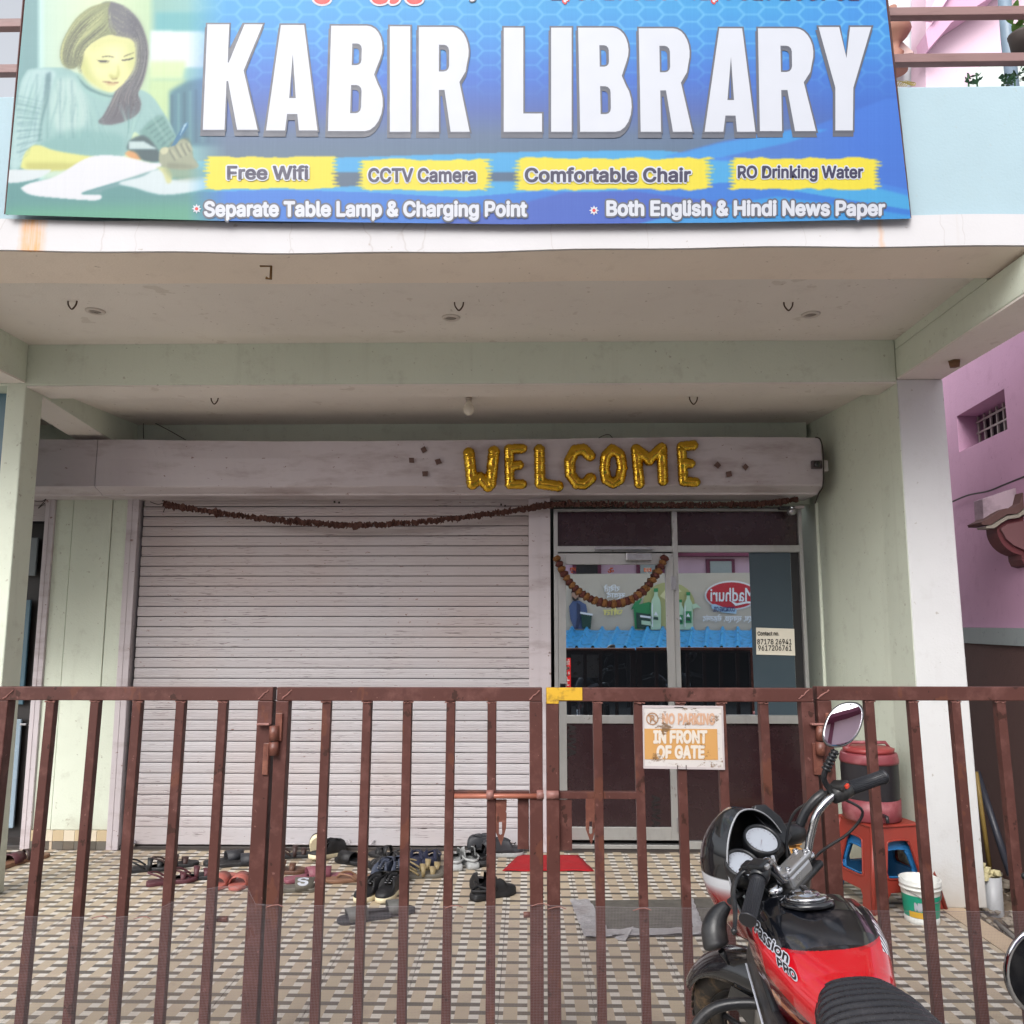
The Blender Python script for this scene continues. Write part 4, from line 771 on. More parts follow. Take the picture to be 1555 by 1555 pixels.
# block letters, drawn as outlines in a 10 x 16 box
def arcp(cx, cy, rx_, ry_, a0, a1, n=8): return [(cx + rx_ * math.cos(R(a0 + (a1 - a0) * i / n)), cy + ry_ * math.sin(R(a0 + (a1 - a0) * i / n))) for i in range(n + 1)]
GL = {
 'K': [[(0, 0), (0, 16), (3.95, 16), (3.95, 10.2), (4.15, 10.2), (6.7, 16), (10, 16), (6.9, 9.0), (9.9, 0), (6.2, 0), (4.2, 7.4), (3.9, 7.4), (3.9, 0)]],
 'I': [[(0, 0), (0, 16), (10, 16), (10, 0)]],
 'L': [[(0, 0), (0, 16), (5.1, 16), (5.1, 2.8), (10, 2.8), (10, 0)]],
 'A': [[(0, 0), (2.9, 16), (7.4, 16), (10, 0), (6.4, 0), (6.1, 2.5), (4.1, 2.5), (3.7, 0)], [(4.5, 4.9), (5.8, 4.9), (5.2, 11.6)]],
 'Y': [[(3.2, 0), (3.2, 6.6), (0, 16), (3.9, 16), (5.3, 11.2), (6.0, 16), (10, 16), (6.6, 6.6), (6.5, 0)]],
 'B': [[(0, 0), (0, 16)] + arcp(6.6, 12.6, 3.0, 3.4, 90, -30) + [(8.2, 8.6)] + arcp(6.8, 4.1, 3.2, 4.1, 48, -90), [(4, 10.0), (4, 13.3)] + arcp(4.9, 12.5, .9, .8, 90, 0, 3) + arcp(4.9, 10.8, .9, .8, 0, -90, 3), [(4, 2.7), (4, 7.0)] + arcp(5.0, 6.1, 1.0, .9, 90, 0, 3) + arcp(5.0, 3.6, 1.0, .9, 0, -90, 3)],
 'R': [[(0, 0), (0, 16)] + arcp(6.6, 12.2, 3.1, 3.8, 90, -25) + [(9.1, 9.2), (7.9, 7.6), (9.9, 0), (6.2, 0), (5.0, 6.4), (3.9, 6.4), (3.9, 0)], [(3.9, 9.2), (3.9, 13.3)] + arcp(4.9, 12.4, 1.0, .9, 90, 0, 3) + arcp(4.9, 10.1, 1.0, .9, 0, -90, 3)]}
def glyph_curve(ch):
    def mk():
        cu = bpy.data.curves.new('g', 'CURVE'); cu.dimensions = '2D'; cu.fill_mode = 'BOTH'
        for pl in GL[ch]:
            sp = cu.splines.new('POLY'); sp.points.add(len(pl) - 1); sp.use_cyclic_u = True
            for p, (x, y) in zip(sp.points, pl): p.co = (x, y, 0, 1)
        return cu
    return mk
M_let = flat('sign_white', S(188, 192, 202, .80), .5); M_lsh = flat('sign_grey_shadow', S(82, 86, 100, .7), .5); M_nav = flat('sign_navy', S(36, 30, 74, .6), .5); M_lred = flat('sign_red', S(196, 40, 40, .8), .5)
def tri_fill(polys, place):
    """fill polygons with holes; place(x,y)->xyz; uses bmesh triangle fill"""
    bm = bmesh.new(); es = []
    for pl in polys:
        vv = [bm.verts.new((x, y, 0)) for x, y in pl]
        es += [bm.edges.new((vv[i], vv[(i + 1) % len(vv)])) for i in range(len(vv))]
    bmesh.ops.triangle_fill(bm, edges=es, use_beauty=True); bm.verts.index_update()
    mb_ = MB(); mb_.add([place(q.co.x, q.co.y) for q in bm.verts], [[q.index for q in f.verts] for f in bm.faces]); bm.free(); return mb_
def off_poly(pl, d):
    n = len(pl); ar = sum(pl[i][0] * pl[(i + 1) % n][1] - pl[(i + 1) % n][0] * pl[i][1] for i in range(n)); sg_ = 1 if ar > 0 else -1; out = []
    for i in range(n):
        a_, b_, c_ = Vector(pl[i - 1]), Vector(pl[i]), Vector(pl[(i + 1) % n]); e1 = (b_ - a_); e2 = (c_ - b_)
        if e1.length < 1e-6 or e2.length < 1e-6: out.append(tuple(b_)); continue
        e1.normalize(); e2.normalize(); n1 = Vector((e1.y, -e1.x)) * sg_; n2 = Vector((e2.y, -e2.x)) * sg_; m_ = n1 + n2
        m_ = m_ / max(.35, m_.length_squared / 2) if m_.length > .1 else n1
        out.append((b_.x + m_.x * d, b_.y + m_.y * d))
    return out
LET = [('K', 308, 392, 318, 37, 197), ('A', 404, 482, 427, 38, 198), ('B', 498, 580, 503, 39, 199), ('I', 592, 623, 593, 40, 200), ('R', 636, 714, 638, 41, 200), ('L', 765, 823, 765, 42, 200), ('I', 837, 868, 837, 42, 200), ('B', 881, 960, 880, 42, 200), ('R', 973, 1052, 971, 43, 200), ('A', 1070, 1147, 1072, 43, 200), ('R', 1154, 1240, 1152, 43, 199), ('Y', 1243, 1323, 1243, 41, 198)]
for ch, xa, xb, xt, ya, yb in LET:
    def pxy(x, y, dx=0, dy=0):
        k = y / 16; lean = {True: -.04, False: .0}[xa < 600]; X = xa + (xb - xa) * x / 10
        X += (7 if xa < 400 and ch == 'K' else 5 if ch == 'B' and xa < 600 else 0) * k - (3 if xa > 860 and ch in 'BRI' else 0) * k
        return (X + dx, yb + (ya - yb) * k + dy)
    pls = [[pxy(x, y) for x, y in pl] for pl in GL[ch]]
    big = [off_poly(pls[0], 2.6)] + [off_poly(p, -2.6) for p in pls[1:]]
    if ch == 'K': big = [[pxy(x, y) for x, y in [(-.3, -.25), (-.3, 16.25), (4.2, 16.25), (4.2, 12.4), (6.35, 16.25), (10.4, 16.25), (7.25, 9.0), (10.3, -.25), (5.95, -.25), (4.2, 6.0), (4.2, -.25)]]]
    L = tri_fill(pls, lambda x, y: SP(x, y, .0012)).build('letter', M_let, sg)
    bb_ = tri_fill(big, lambda x, y: SP(x, y, .0008)); o = bb_.build('letter_outline', M_lsh, L)
    bb_ = tri_fill([[(x - 1.5, y + 7) for x, y in big[0]]] + [[(x - 1.5, y + 5) for x, y in b2] for b2 in big[1:]], lambda x, y: SP(x, y, .0)); bb_.build('letter_shadow', M_lsh, L)
W_, Nv = [(.055, M_let, .0015), (.012, M_nav, .003)], None
for tx, rc_ in (('Free Wifi', (346, 252, 467, 272)), ('CCTV Camera', (560, 256, 722, 276)), ('Comfortable Chair', (798, 255, 1048, 276)), ('RO Drinking Water', (1121, 252, 1310, 275))):
    put_text(tx, [(.085, M_let, .0004), (.030, M_nav, .001)], rc_, SP, sg)
for tx, rc_ in (('Separate Table Lamp & Charging Point', (311, 306, 799, 334)), ('Both English & Hindi News Paper', (922, 305, 1343, 333))):
    put_text(tx, [(.10, M_lsh, .0004), (.034, M_let, .001)], rc_, SP, sg)
for cx_, cy_ in ((298.5, 317), (902, 319.5)):
    star = [(cx_ + (7.5 if k % 2 == 0 else 4.3) * math.cos(PI * k / 8), cy_ + (7.5 if k % 2 == 0 else 4.3) * math.sin(PI * k / 8)) for k in range(16)]
    tri_fill([star], lambda x, y: SP(x, y, .0006)).build('rosette', M_let, sg)
    tri_fill([[(cx_ + 2.6 * math.cos(PI * k / 6), cy_ + 2.6 * math.sin(PI * k / 6)) for k in range(12)]], lambda x, y: SP(x, y, .001)).build('rosette_centre', M_lred, sg)
put_text('2, 8717826941, 9617206761', [(.10, M_lred, .0004), (.045, M_let, .001)], (838, -34, 1305, 1), SP, sg)
put_text('g     gyg', [(.09, M_let, .0004), (.04, M_lred, .001)], (478, -28, 640, 4), SP, sg); put_text('library', [(.08, M_lsh, .0004), (.04, M_let, .001)], (648, -32, 728, 0), SP, sg)

# ================================================================ WELCOME foil balloons
def goldmat():
    m, nt, b = newmat('gold_foil'); v = coords(nt, 'World'); b.inputs['Metallic'].default_value = 1
    nt.links.new(mix(nt, noise(nt, v, 20), S(206, 158, 36), S(228, 192, 76)), b.inputs['Base Color']); b.inputs['Roughness'].default_value = .13
    h = N(nt, 'ShaderNodeTexVoronoi', feature='F1'); h.inputs['Scale'].default_value = 11; nt.links.new(v, h.inputs['Vector'])
    bump(nt, b, mth(nt, 'ADD', h.outputs['Distance'], mth(nt, 'MULTIPLY', noise(nt, v, 18, 2), .7)), .30, .02); return m
M_gold = goldmat()
BAL = [ # letter, label, strokes (photo px), radius
 ('W', 'gold foil balloon letter W, first of the row, its foot crumpled', [[(712, 688), (717, 735)], [(717, 735), (729, 725), (741, 738)], [(750, 686), (745, 735)]], 8.2),
 ('E', 'gold foil balloon letter E between the W and the L', [[(773, 683), (774, 735)], [(773, 682), (794, 681)], [(774, 708), (788, 706)], [(774, 735), (793, 735)]], 7.0),
 ('L', 'gold foil balloon letter L with its lifted foot', [[(819, 683), (820, 734)], [(820, 734), (847, 738)]], 7.8),
 ('C', 'gold foil balloon letter C in the middle of the row', [[(896, 692), (886, 682), (873, 684), (865, 700), (866, 720), (876, 734), (888, 735), (897, 726)]], 8.0),
 ('O', 'gold foil balloon letter O with a seam at its crown', [[(930, 682), (920, 692), (918, 712), (921, 728), (931, 734), (941, 728), (945, 710), (942, 690), (930, 682)]], 7.6),
 ('M', 'gold foil balloon letter M, its middle pinched to a knot', [[(966, 682), (971, 734)], [(966, 682), (986, 697), (1005, 680)], [(1005, 680), (1007, 730)], [(986, 696), (986, 699)]], 7.6),
 ('E', 'gold foil balloon letter E ending the row at the right', [[(1035, 678), (1038, 730)], [(1035, 678), (1053, 676)], [(1037, 702), (1049, 704)], [(1038, 731), (1057, 732)]], 7.0)]
for li, (ch, lab, strokes, rad) in enumerate(BAL):
    P = np.array([p for s_ in strokes for p in s_], float); x0, y0 = P.min(0) - rad - 3; x1, y1 = P.max(0) + rad + 3; st = .7
    gx = np.arange(x0, x1, st); gy = np.arange(y0, y1, st); X, Y = np.meshgrid(gx, gy); dm = np.full(X.shape, 99.); ar = np.zeros(X.shape); acc = 0
    for s_ in strokes:
        for (ax_, ay_), (bx_, by_) in zip(s_[:-1], s_[1:]):
            L2 = max((bx_ - ax_) ** 2 + (by_ - ay_) ** 2, 1e-3); t = np.clip(((X - ax_) * (bx_ - ax_) + (Y - ay_) * (by_ - ay_)) / L2, 0, 1)
            d = np.hypot(X - ax_ - t * (bx_ - ax_), Y - ay_ - t * (by_ - ay_)); u_ = acc + t * L2 ** .5; cl_ = d < dm; dm = np.where(cl_, d, dm); ar = np.where(cl_, u_, ar); acc += L2 ** .5
    rr_ = rad * 1.07 + .25 * np.sin(ar * 1.35 + li) + .35 * np.sin(ar * 2.9) + .2 * np.sin(X * .9 + Y * .6)
    q_ = np.clip(dm / rr_, 0, 1); h = np.sqrt(1 - q_ ** 2) * (1 + .04 * np.sin(ar * .3 + li) + .07 * q_ ** 2 * np.sin(ar * 2.1)) ; ins = dm < rr_
    hb = 5.592; k = .0062 if rad > 7.4 else .0058; sc_m = hb / FPX
    idx = -np.ones(X.shape, int); mbx = MB(); bo = Vector(at((x0 + x1) / 2, (y0 + y1) / 2, hb))
    ok = ins.copy(); ok[1:, :] |= ins[:-1, :]; ok[:-1, :] |= ins[1:, :]; ok[:, 1:] |= ins[:, :-1]; ok[:, :-1] |= ins[:, 1:]
    for j, i in zip(*np.nonzero(ok)):
        idx[j, i] = len(mbx.v); hh = h[j, i] if ins[j, i] else 0
        mbx.v.append(tuple(Vector(at(X[j, i], Y[j, i], hb - hh * rad * sc_m * .95)) - bo))
    for j in range(X.shape[0] - 1):
        for i in range(X.shape[1] - 1):
            q4 = (idx[j, i], idx[j, i + 1], idx[j + 1, i + 1], idx[j + 1, i])
            if min(q4) >= 0: mbx.f.append(q4[::-1]); mbx.sm.append(True)
    nb0 = len(mbx.v); mbx.v += [(p[0], .012 * (1 if abs(p[1]) > .004 else 0) + abs(p[1]) * .25, p[2]) for p in mbx.v[:nb0]]; mbx.f += [tuple(nb0 + a for a in f[::-1]) for f in list(mbx.f)]; mbx.sm = [True] * len(mbx.f)
    o = mbx.build('letter_balloon', M_gold); o.location = bo; tag(o, lab, 'balloon', 'welcome foil balloons')

# paper scraps stuck beside the balloons
M_scrap = pm('brown_paper_scrap', S(104, 78, 72, .8), .7, var=.3, scale=60, bmp=.4)
for (x, y, a_, nm) in ((643.5, 683, 30, 'topmost of the four left of the W'), (625, 699, 5, 'leftmost of the four left of the W'), (665.5, 701, 20, 'nearest to the letter W'), (645.5, 719.5, 0, 'lowest of the four left of the W'),
                       (1090, 706.5, 45, 'leftmost of the three right of the last E'), (1132, 709, 45, 'rightmost of the three beside the camera'), (1107, 720, 10, 'folded, lowest of the three right of the last E')):
    c = Vector(at(x, y, 5.60)); s = .025; mbx = MB()
    pts = [(math.cos(R(a_ + 45 + 90 * k)) * s * random.uniform(.9, 1.15), random.uniform(-.006, .002) , math.sin(R(a_ + 45 + 90 * k)) * s * random.uniform(.9, 1.15)) for k in range(4)]
    mbx.prism(pts, (0, .004, 0)); o = mbx.build('paper_scrap', M_scrap); o.location = c; tag(o, 'brown paper scrap on the hood, ' + nm, 'paper scrap', 'paper scraps around the welcome letters')

# ---------------------------------------------------------------- garlands
M_leafd = pm('dry_brown_leaf', S(92, 56, 46, .7), .8, var=.35, scale=40, bmp=.3)
path = catmull([at(250, 766, 5.80), at(300, 774, 5.80), at(400, 787, 5.80), at(480, 794, 5.80), at(545, 797, 5.80), at(640, 792, 5.80), at(730, 782, 5.80), at(800, 772, 5.80), at(835, 766, 5.80), at(900, 765, 5.80), at(1000, 766, 5.80), at(1100, 766, 5.80), at(1160, 764, 5.80), at(1210, 758, 5.80)], 26)
gd = thing('dry_garland', 'long withered brown leaf garland sagging across the shutter top', 'garland', path[0]); go = Vector(path[0])
MB().tube([p - go for p in path[::4]], .003, 5).build('string', M_wire, gd)
mb = MB()
for i, p in enumerate(path):
    n_ = 3 if p.x < at(860, 766, 5.8)[0] else 4
    for k in range(n_):
        s = random.uniform(.010, .02) * (1.4 if i % 17 == 0 else 1) * (.85 if n_ == 4 else 1); c = p - go + Vector((random.uniform(-.008, .008), random.uniform(-.012, .012), random.uniform(-.012, .008)))
        q = Matrix.Rotation(random.uniform(-.5, .5) + (PI / 2), 3, 'Y') @ Matrix.Rotation(random.uniform(0, 6.3), 3, 'X')
        pts = [Vector((s * 1.15 * math.cos(t), s * .9 * math.sin(t), .004 * math.cos(2 * t))) for t in np.linspace(0, 2 * PI, 6, endpoint=False)]
        mb.prism([c + q @ v_ for v_ in pts], q @ Vector((0, 0, .004)))
tag(mb.build('dry_leaves', M_leafd, gd), kind='stuff')
M_mar = pm('faded_orange_marigold', S(128, 84, 40, .7), .8, var=.4, scale=60, bmp=.6, bscale=120); M_mar2 = pm('dark_red_marigold', S(88, 38, 30, .7), .8, var=.4, scale=60, bmp=.6, bscale=120)
mp_ = catmull([at(845, 847, 5.86), at(858, 874, 5.85), at(876, 895, 5.85), at(900, 910, 5.85), at(928, 917, 5.85), at(955, 912, 5.85), at(978, 897, 5.85), at(998, 872, 5.85), at(1009, 848, 5.86)], 12)
mg = thing('marigold_garland', 'marigold garland in rust and amber hanging in a curve over the door', 'garland', mp_[0]); mo = Vector(mp_[0])
MB().tube([p - mo for p in mp_[::3]], .003, 5).build('string', M_wire, mg)
def flower(mat):
    mbx = MB(); bm = bmesh.new(); bmesh.ops.create_icosphere(bm, subdivisions=2, radius=.030)
    for q in bm.verts: f = 1 + .14 * random.uniform(-1, 1); q.co *= f; q.co.x *= .78
    mbx.add([q.co[:] for q in bm.verts], [[q.index for q in f.verts] for f in bm.faces], False); bm.free(); return mbx.build('flower', mat, mg)
fa, fb = flower(M_mar), flower(M_mar2); cum = 0; k = 0; last = None
for i in range(1, len(mp_)):
    cum += (mp_[i] - mp_[i - 1]).length
    if cum > .031 or i == 1:
        cum = 0; src = fa if (k // 1) % 2 == 0 else fb; o = src if k < 2 else dup(src, mg); o.location = mp_[i] - mo; d = mp_[i] - mp_[i - 1]
        o.rotation_euler = (random.uniform(0, 6), -math.atan2(d.z, d.x), 0); s = random.uniform(.88, 1.12); o.scale = (s, s, s); k += 1

# ---------------------------------------------------------------- ceiling fittings
M_rust = pm('rusty_iron', S(88, 62, 44, .7), .7, var=.3, scale=60)
def hook(px, py, z, label, s=.024):
    r_ = ray(px, py); t = (z - CAMH) / r_[2]; c = Vector((r_[0] * t, r_[1] * t, z))
    o = MB().tube(catmull([(-s, 0, 0), (-s * .8, 0, -s * 1.0), (0, 0, -s * 1.9), (s * .8, 0, -s * 1.0), (s, 0, 0)], 5), .0042, 6).build('ceiling_hook', M_rust); o.location = c; return tag(o, label, 'hook', 'iron hooks in the ceilings')
hook(110, 457, ZC, 'rusty ceiling hook at the left of the front ceiling'); hook(697, 459, ZC, 'rusty ceiling hook above the middle downlight'); hook(1197, 459, ZC, 'rusty ceiling hook at the right of the front ceiling')
hook(326, 603.5, ZC2, 'iron hook of the rear ceiling half hidden by the beam, left of the bulb'); hook(1053, 603, ZC2, 'iron hook of the rear ceiling right of the hanging bulb', .026)
c = gnd(408, 402, zf0); o = MB().tube([(-.04, 0, -.004), (.012, 0, -.006), (.012, -.0, -.07), (-.01, 0, -.064)], .007, 6).build('bent_rod', pm('rusty_rod', S(128, 92, 48, .7), .8)); o.location = c; tag(o, 'bent rusty rod end sticking out of the slab underside', 'rod')
M_lampw = flat('downlight_white', S(214, 204, 196, .85), .4)
for px, py, lb in ((145, 472, 'round recessed downlight at the left of the porch ceiling'), (685, 482, 'round recessed downlight in the middle of the porch ceiling'), (1231, 477, 'round recessed downlight at the right of the porch ceiling')):
    c = gnd(px, py, ZC); t = thing('downlight', lb, 'downlight', c, (0, 0, 0), 'downlights in the porch ceiling')
    MB().lathe([(.030, -.001), (.034, -.010), (.048, -.008), (.052, -.0005)], (0, 0, 0), 20).build('ring', M_lampw, t); MB().lathe([(.001, -.004), (.029, -.004), (.029, -.001)], (0, 0, 0), 20).build('lens', flat('lens_grey', S(150, 140, 132, .8), .3), t)
c = Vector(gnd(712, 604, ZC2)); lb_ = thing('light_bulb', 'unlit white bulb hanging behind the green cross beam', 'light bulb', c)
zb0 = at(712, 631, c.y)[2] - c.z
MB().lathe([(.001, zb0), (.018, zb0 + .004), (.034, zb0 + .022), (.038, zb0 + .042), (.032, zb0 + .064), (.020, zb0 + .086), (.016, zb0 + .10)], (0, 0, 0), 20).build('bulb_glass', flat('opal_bulb', S(222, 214, 200, .9), .25), lb_)
MB().lathe([(.017, zb0 + .101), (.022, zb0 + .105), (.022, 0)], (0, 0, 0), 14).build('socket', flat('socket_white', S(190, 178, 168, .8), .4), lb_)
c = Vector(at(1449, 548, 4.3)); c = Vector(gnd(1449, 548, 3.0015)); o = MB().lathe([(.001, -.035), (.028, -.034), (.034, 0)], (0, 0, 0), 6).build('junction_box', pm('brown_box', S(128, 90, 60, .7), .7)); o.location = c; tag(o, 'small brown hexagonal box under the right side beam', 'junction box')
# cameras
c = Vector(at(1240, 708, 5.66)); cc = thing('security_camera', 'white box security camera fixed at the right end of the hood', 'camera', c)
MB().box(.0, .07, -.03, .03, -.04, .035, .004).build('mount', flat('white_plastic', S(206, 200, 198, .85), .4), cc); MB().box(-.055, .02, -.065, -.01, -.028, .03, .008).build('body', flat('camera_grey', S(70, 62, 62), .4), cc)
MB().lathe([(.001, 0), (.02, .0), (.022, .012)], (-.02, -.078, .0), 16, Matrix.Rotation(R(-90), 3, 'X')).build('lens', M_bblk, cc)
c = Vector(at(1196, 772, 5.84)); cc = thing('security_camera', 'small black and silver dome camera above the top corner of the glass front', 'camera', c)
MB().box(-.06, .01, -.02, .03, -.008, .014, .003).build('bracket', M_black, cc); MB().tube([(.02, .02, .02), (.03, 0, -.02)], .006, 6).build('arm', M_steel, cc)
MB().lathe([(.001, -.052), (.022, -.047), (.032, -.03), (.03, -.01), (.012, 0)], (.025, -.01, 0), 18).build('dome', M_steel, cc); MB().box(.05, .12, -.0, .05, .0, .02, .003).build('wall_plate', flat('white_plate', S(180, 170, 170, .8), .5), cc)

# ================================================================ ACROSS THE STREET (seen in the glass and the mirror)
GY = 2 * (YW - .035)
def op(px, py, Yv): p = at(px, py, Yv); return Vector((p[0], GY - Yv, p[2]))
oh = thing('pink_street_house', 'pink two storey house across the street, seen only as a reflection', 'building', (2, -7.2, 0)); OO = Vector(oh.location)
def obox(name, mat, x0, x1, y0, y1, z0, z1, parent=oh): po_ = Vector(parent.location); return MB().box(x0 - po_.x, x1 - po_.x, y0 - po_.y, y1 - po_.y, z0 - po_.z, z1 - po_.z).build(name, mat, parent)
M_pw = pm('lilac_pink_wall', S(232, 200, 220, .92), .8); M_pd = pm('plum_trim', S(130, 60, 90, .8), .6)
obox('wall', M_pw, -7, 8.5, -10, -6.9, -.1, 5.6); obox('cornice', M_pd, -7.1, 8.6, -6.9, -6.6, 3.05, 3.17); obox('cornice', M_pd, -7.1, 8.6, -6.9, -6.7, 3.4, 3.55); obox('parapet', M_pinkl, -7.1, 8.6, -6.9, -6.8, 5.6, 6.3); obox('cornice', M_pd, -7.1, 8.6, -6.9, -6.5, 6.3, 6.42)
for px in (892, 1098, 990, 1190, 720):
    a_ = op(px, 858, 18.5); obox('window_frame', M_pd, a_.x - .32, a_.x + .32, -6.9, -6.84, 2.55, 3.0); obox('window_pane', flat('pale_pane', S(190, 205, 205, .7), .3) if px > 900 else M_dkf, a_.x - .24, a_.x + .24, -6.84, -6.82, 2.6, 2.95)
for x in (-4, -1, 2.2, 5.4): obox('window_frame', M_pd, x, x + 1.2, -6.9, -6.84, 4.0, 5.2); obox('window_pane', M_dkf, x + .08, x + 1.12, -6.84, -6.82, 4.08, 5.12)
bbd = thing('oil_billboard', 'grey cooking oil billboard across the street, reflected in the glass', 'billboard', (2.2, -6.16, 2)); BO = Vector(bbd.location)
def bpoly(name, mat, pts, lift): return tri_fill([pts], lambda x, y: op(x, y, 18 - lift) - BO).build(name, mat, bbd)
gy = pm('billboard_print', S(190, 182, 168, 1), .5, var=.15, scale=1.5, bmp=0)
bp = [op(846, 872, 18), op(1300, 868, 18), op(1300, 966, 18), op(846, 960, 18)]
MB().prism([p - BO for p in bp], (0, -.08, 0)).build('panel', gy, bbd)
M_oval = flat('billboard_red', S(196, 30, 50, .9), .4); M_bw = flat('billboard_white', S(236, 240, 244, .95), .4)
bpoly('glow', flat('billboard_glow', S(190, 192, 130, .8), .5), [(1016 + 40 * math.cos(t), 918 + 34 * math.sin(t)) for t in np.linspace(0, 2 * PI, 24, endpoint=False)], .02)
bpoly('oval_rim', M_bw, [(1112 + 41 * math.cos(t), 904 + 22.5 * math.sin(t)) for t in np.linspace(0, 2 * PI, 36, endpoint=False)], .03)
bpoly('oval', M_oval, [(1112 + 38.5 * math.cos(t), 904 + 20 * math.sin(t)) for t in np.linspace(0, 2 * PI, 36, endpoint=False)], .05)
def oplace(px, py, l): return op(px, py, 18 - .06 - l) - BO
def otext(tx, px0, py0, px1, py1, mat, off=.02, **kw):    # reads right way round from this side, so reversed in the glass
    put_text(tx, [(off, mat, .01)], (px1, py0, px0, py1), oplace, bbd, **kw)
otext('Madhuri', 1080, 893, 1146, 913, M_bw, .012, sans=False); bpoly('ribbon', M_bw, [(1110, 912), (1120, 916), (1135, 913), (1150, 914), (1150, 917), (1135, 916), (1118, 920)], .07)
bpoly('strip', flat('billboard_sky', S(170, 205, 230, .9), .4), [(1081, 918), (1086, 917), (1100, 922), (1120, 925), (1119, 932), (1098, 930), (1082, 924)], .06); otext('COOKING OIL', 1084, 921.5, 1117, 928.5, flat('billboard_ink', S(30, 50, 110), .4), .02)
otext('शुद्ध, स्वच्छ, सेहतमंद', 1068, 933, 1150, 946, M_bw, .02); otext('रिश्ते', 917, 888, 941, 901, M_bw, .025); otext('स्वाद', 921, 901, 949, 910, M_bw, .025); otext('जीत', 916, 923, 945, 934, flat('billboard_cream', S(230, 220, 130), .4), .025)
# printed bottles, tubs and a man in a blue shirt
gn, gd2, lg = flat('print_green', S(40, 150, 90, .8), .4), flat('print_dark_green', S(20, 70, 60, .8), .4), flat('print_pale_green', S(190, 220, 190, .9), .4)
bpoly('printed_tub', gn, [(962, 920), (985, 914), (1003, 920), (1002, 955), (964, 955)], .04); bpoly('printed_tub', gd2, [(966, 930), (1000, 934), (999, 955), (967, 954)], .06)
for x, s in ((1046, 1.), (996, 1.1), (1034, .8)):
    y = 956; bpoly('printed_bottle', lg, [(x - 7 * s, y), (x - 7 * s, y - 30 * s), (x - 6 * s, y - 40 * s), (x - 2.5 * s, y - 47 * s), (x - 2.5 * s, y - 54 * s), (x + 2.5 * s, y - 54 * s), (x + 2.5 * s, y - 47 * s), (x + 6 * s, y - 40 * s), (x + 7 * s, y - 30 * s), (x + 7 * s, y)], .08)
    bpoly('printed_label', gn if s < 1.05 else lg, [(x - 5 * s, y - 10 * s), (x + 5 * s, y - 10 * s), (x + 5 * s, y - 28 * s), (x - 5 * s, y - 28 * s)], .1)
for x, s in ((1046, 1.), (996, 1.1), (1034, .8)):
    y = 956; bpoly('printed_cap', gn, [(x - 3 * s, y - 52 * s), (x + 3 * s, y - 52 * s), (x + 3 * s, y - 57 * s), (x - 3 * s, y - 57 * s)], .09); bpoly('printed_shine', M_bw, [(x - 5.5 * s, y - 4), (x - 4.2 * s, y - 4), (x - 4.2 * s, y - 38 * s), (x - 5.5 * s, y - 34 * s)], .11); bpoly('printed_mark', gd2, [(x - 3.4 * s, y - 14 * s), (x + 3.4 * s, y - 13 * s), (x + 3 * s, y - 17 * s), (x - 3 * s, y - 18 * s)], .12); bpoly('printed_mark', M_bw, [(x - 3 * s, y - 20 * s), (x + 3 * s, y - 19 * s), (x, y - 25 * s)], .12)
bpoly('printed_label', M_bw, [(972, 934), (994, 937), (994, 940), (972, 937)], .08); bpoly('printed_label', lg, [(974, 942), (990, 944), (988, 950), (974, 948)], .08); bpoly('printed_leaf', gn, [(958, 926), (964, 914), (976, 908), (968, 922)], .05)
bpoly('printed_flare', flat('billboard_flare', S(226, 222, 170, .9), .5), [(1002, 905), (1012, 893), (1028, 890), (1036, 898), (1022, 902), (1012, 912)], .03); bpoly('printed_lid', M_bw, [(881, 929), (900, 932), (900, 935), (881, 932)], .10); bpoly('printed_shirt_fold', flat('print_navy', S(50, 62, 96, .8), .5), [(876, 915), (881, 918), (882, 940), (878, 955), (874, 955), (877, 936)], .06); bpoly('printed_beard', M_dkf, [(869, 905), (874, 910), (879, 905), (878, 911), (873, 913), (869, 910)], .08)
bpoly('printed_splash', lg, [(1052, 918), (1058, 916), (1066, 924), (1060, 922), (1052, 926)], .08)
bpoly('printed_man', flat('print_blue_shirt', S(86, 106, 150, .8), .5), [(864, 921), (870, 912), (880, 912), (890, 918), (892, 930), (893, 955), (872, 955), (866, 940)], .04); bpoly('printed_man_face', flat('print_skin', S(190, 150, 130, .8), .5), [(868, 900), (876, 896), (881, 902), (879, 911), (872, 913), (868, 907)], .06); bpoly('printed_man_hair', M_dkf, [(867, 901), (869, 894), (877, 893), (882, 899), (880, 903), (876, 897), (870, 899)], .08); bpoly('printed_tub', gd2, [(882, 930), (899, 933), (897, 955), (884, 954)], .09)
ow = thing('overhead_cables', 'overhead cables strung across the street behind the viewer, seen in the mirror', 'cable', (0, -3, 5))
for k in range(5): MB().tube(catmull([(-12, -1.5 + k * .3, .4 + k * .22), (0, -.8, -.1 + k * .2), (9, .2 - k * .2, .8 + k * .3)], 10), .012, 5).build('cable', M_wire, ow)
for x in (-3.2, .4, 4.0): obox('gable_band', M_pd, x, x + .12, -6.9, -6.78, 3.6, 6.3)
obox('balcony', M_pinkl, -2.5, 3.6, -6.6, -5.9, 3.25, 3.39); obox('balcony_edge', M_pd, -2.5, 3.6, -5.92, -5.86, 3.4, 4.1)
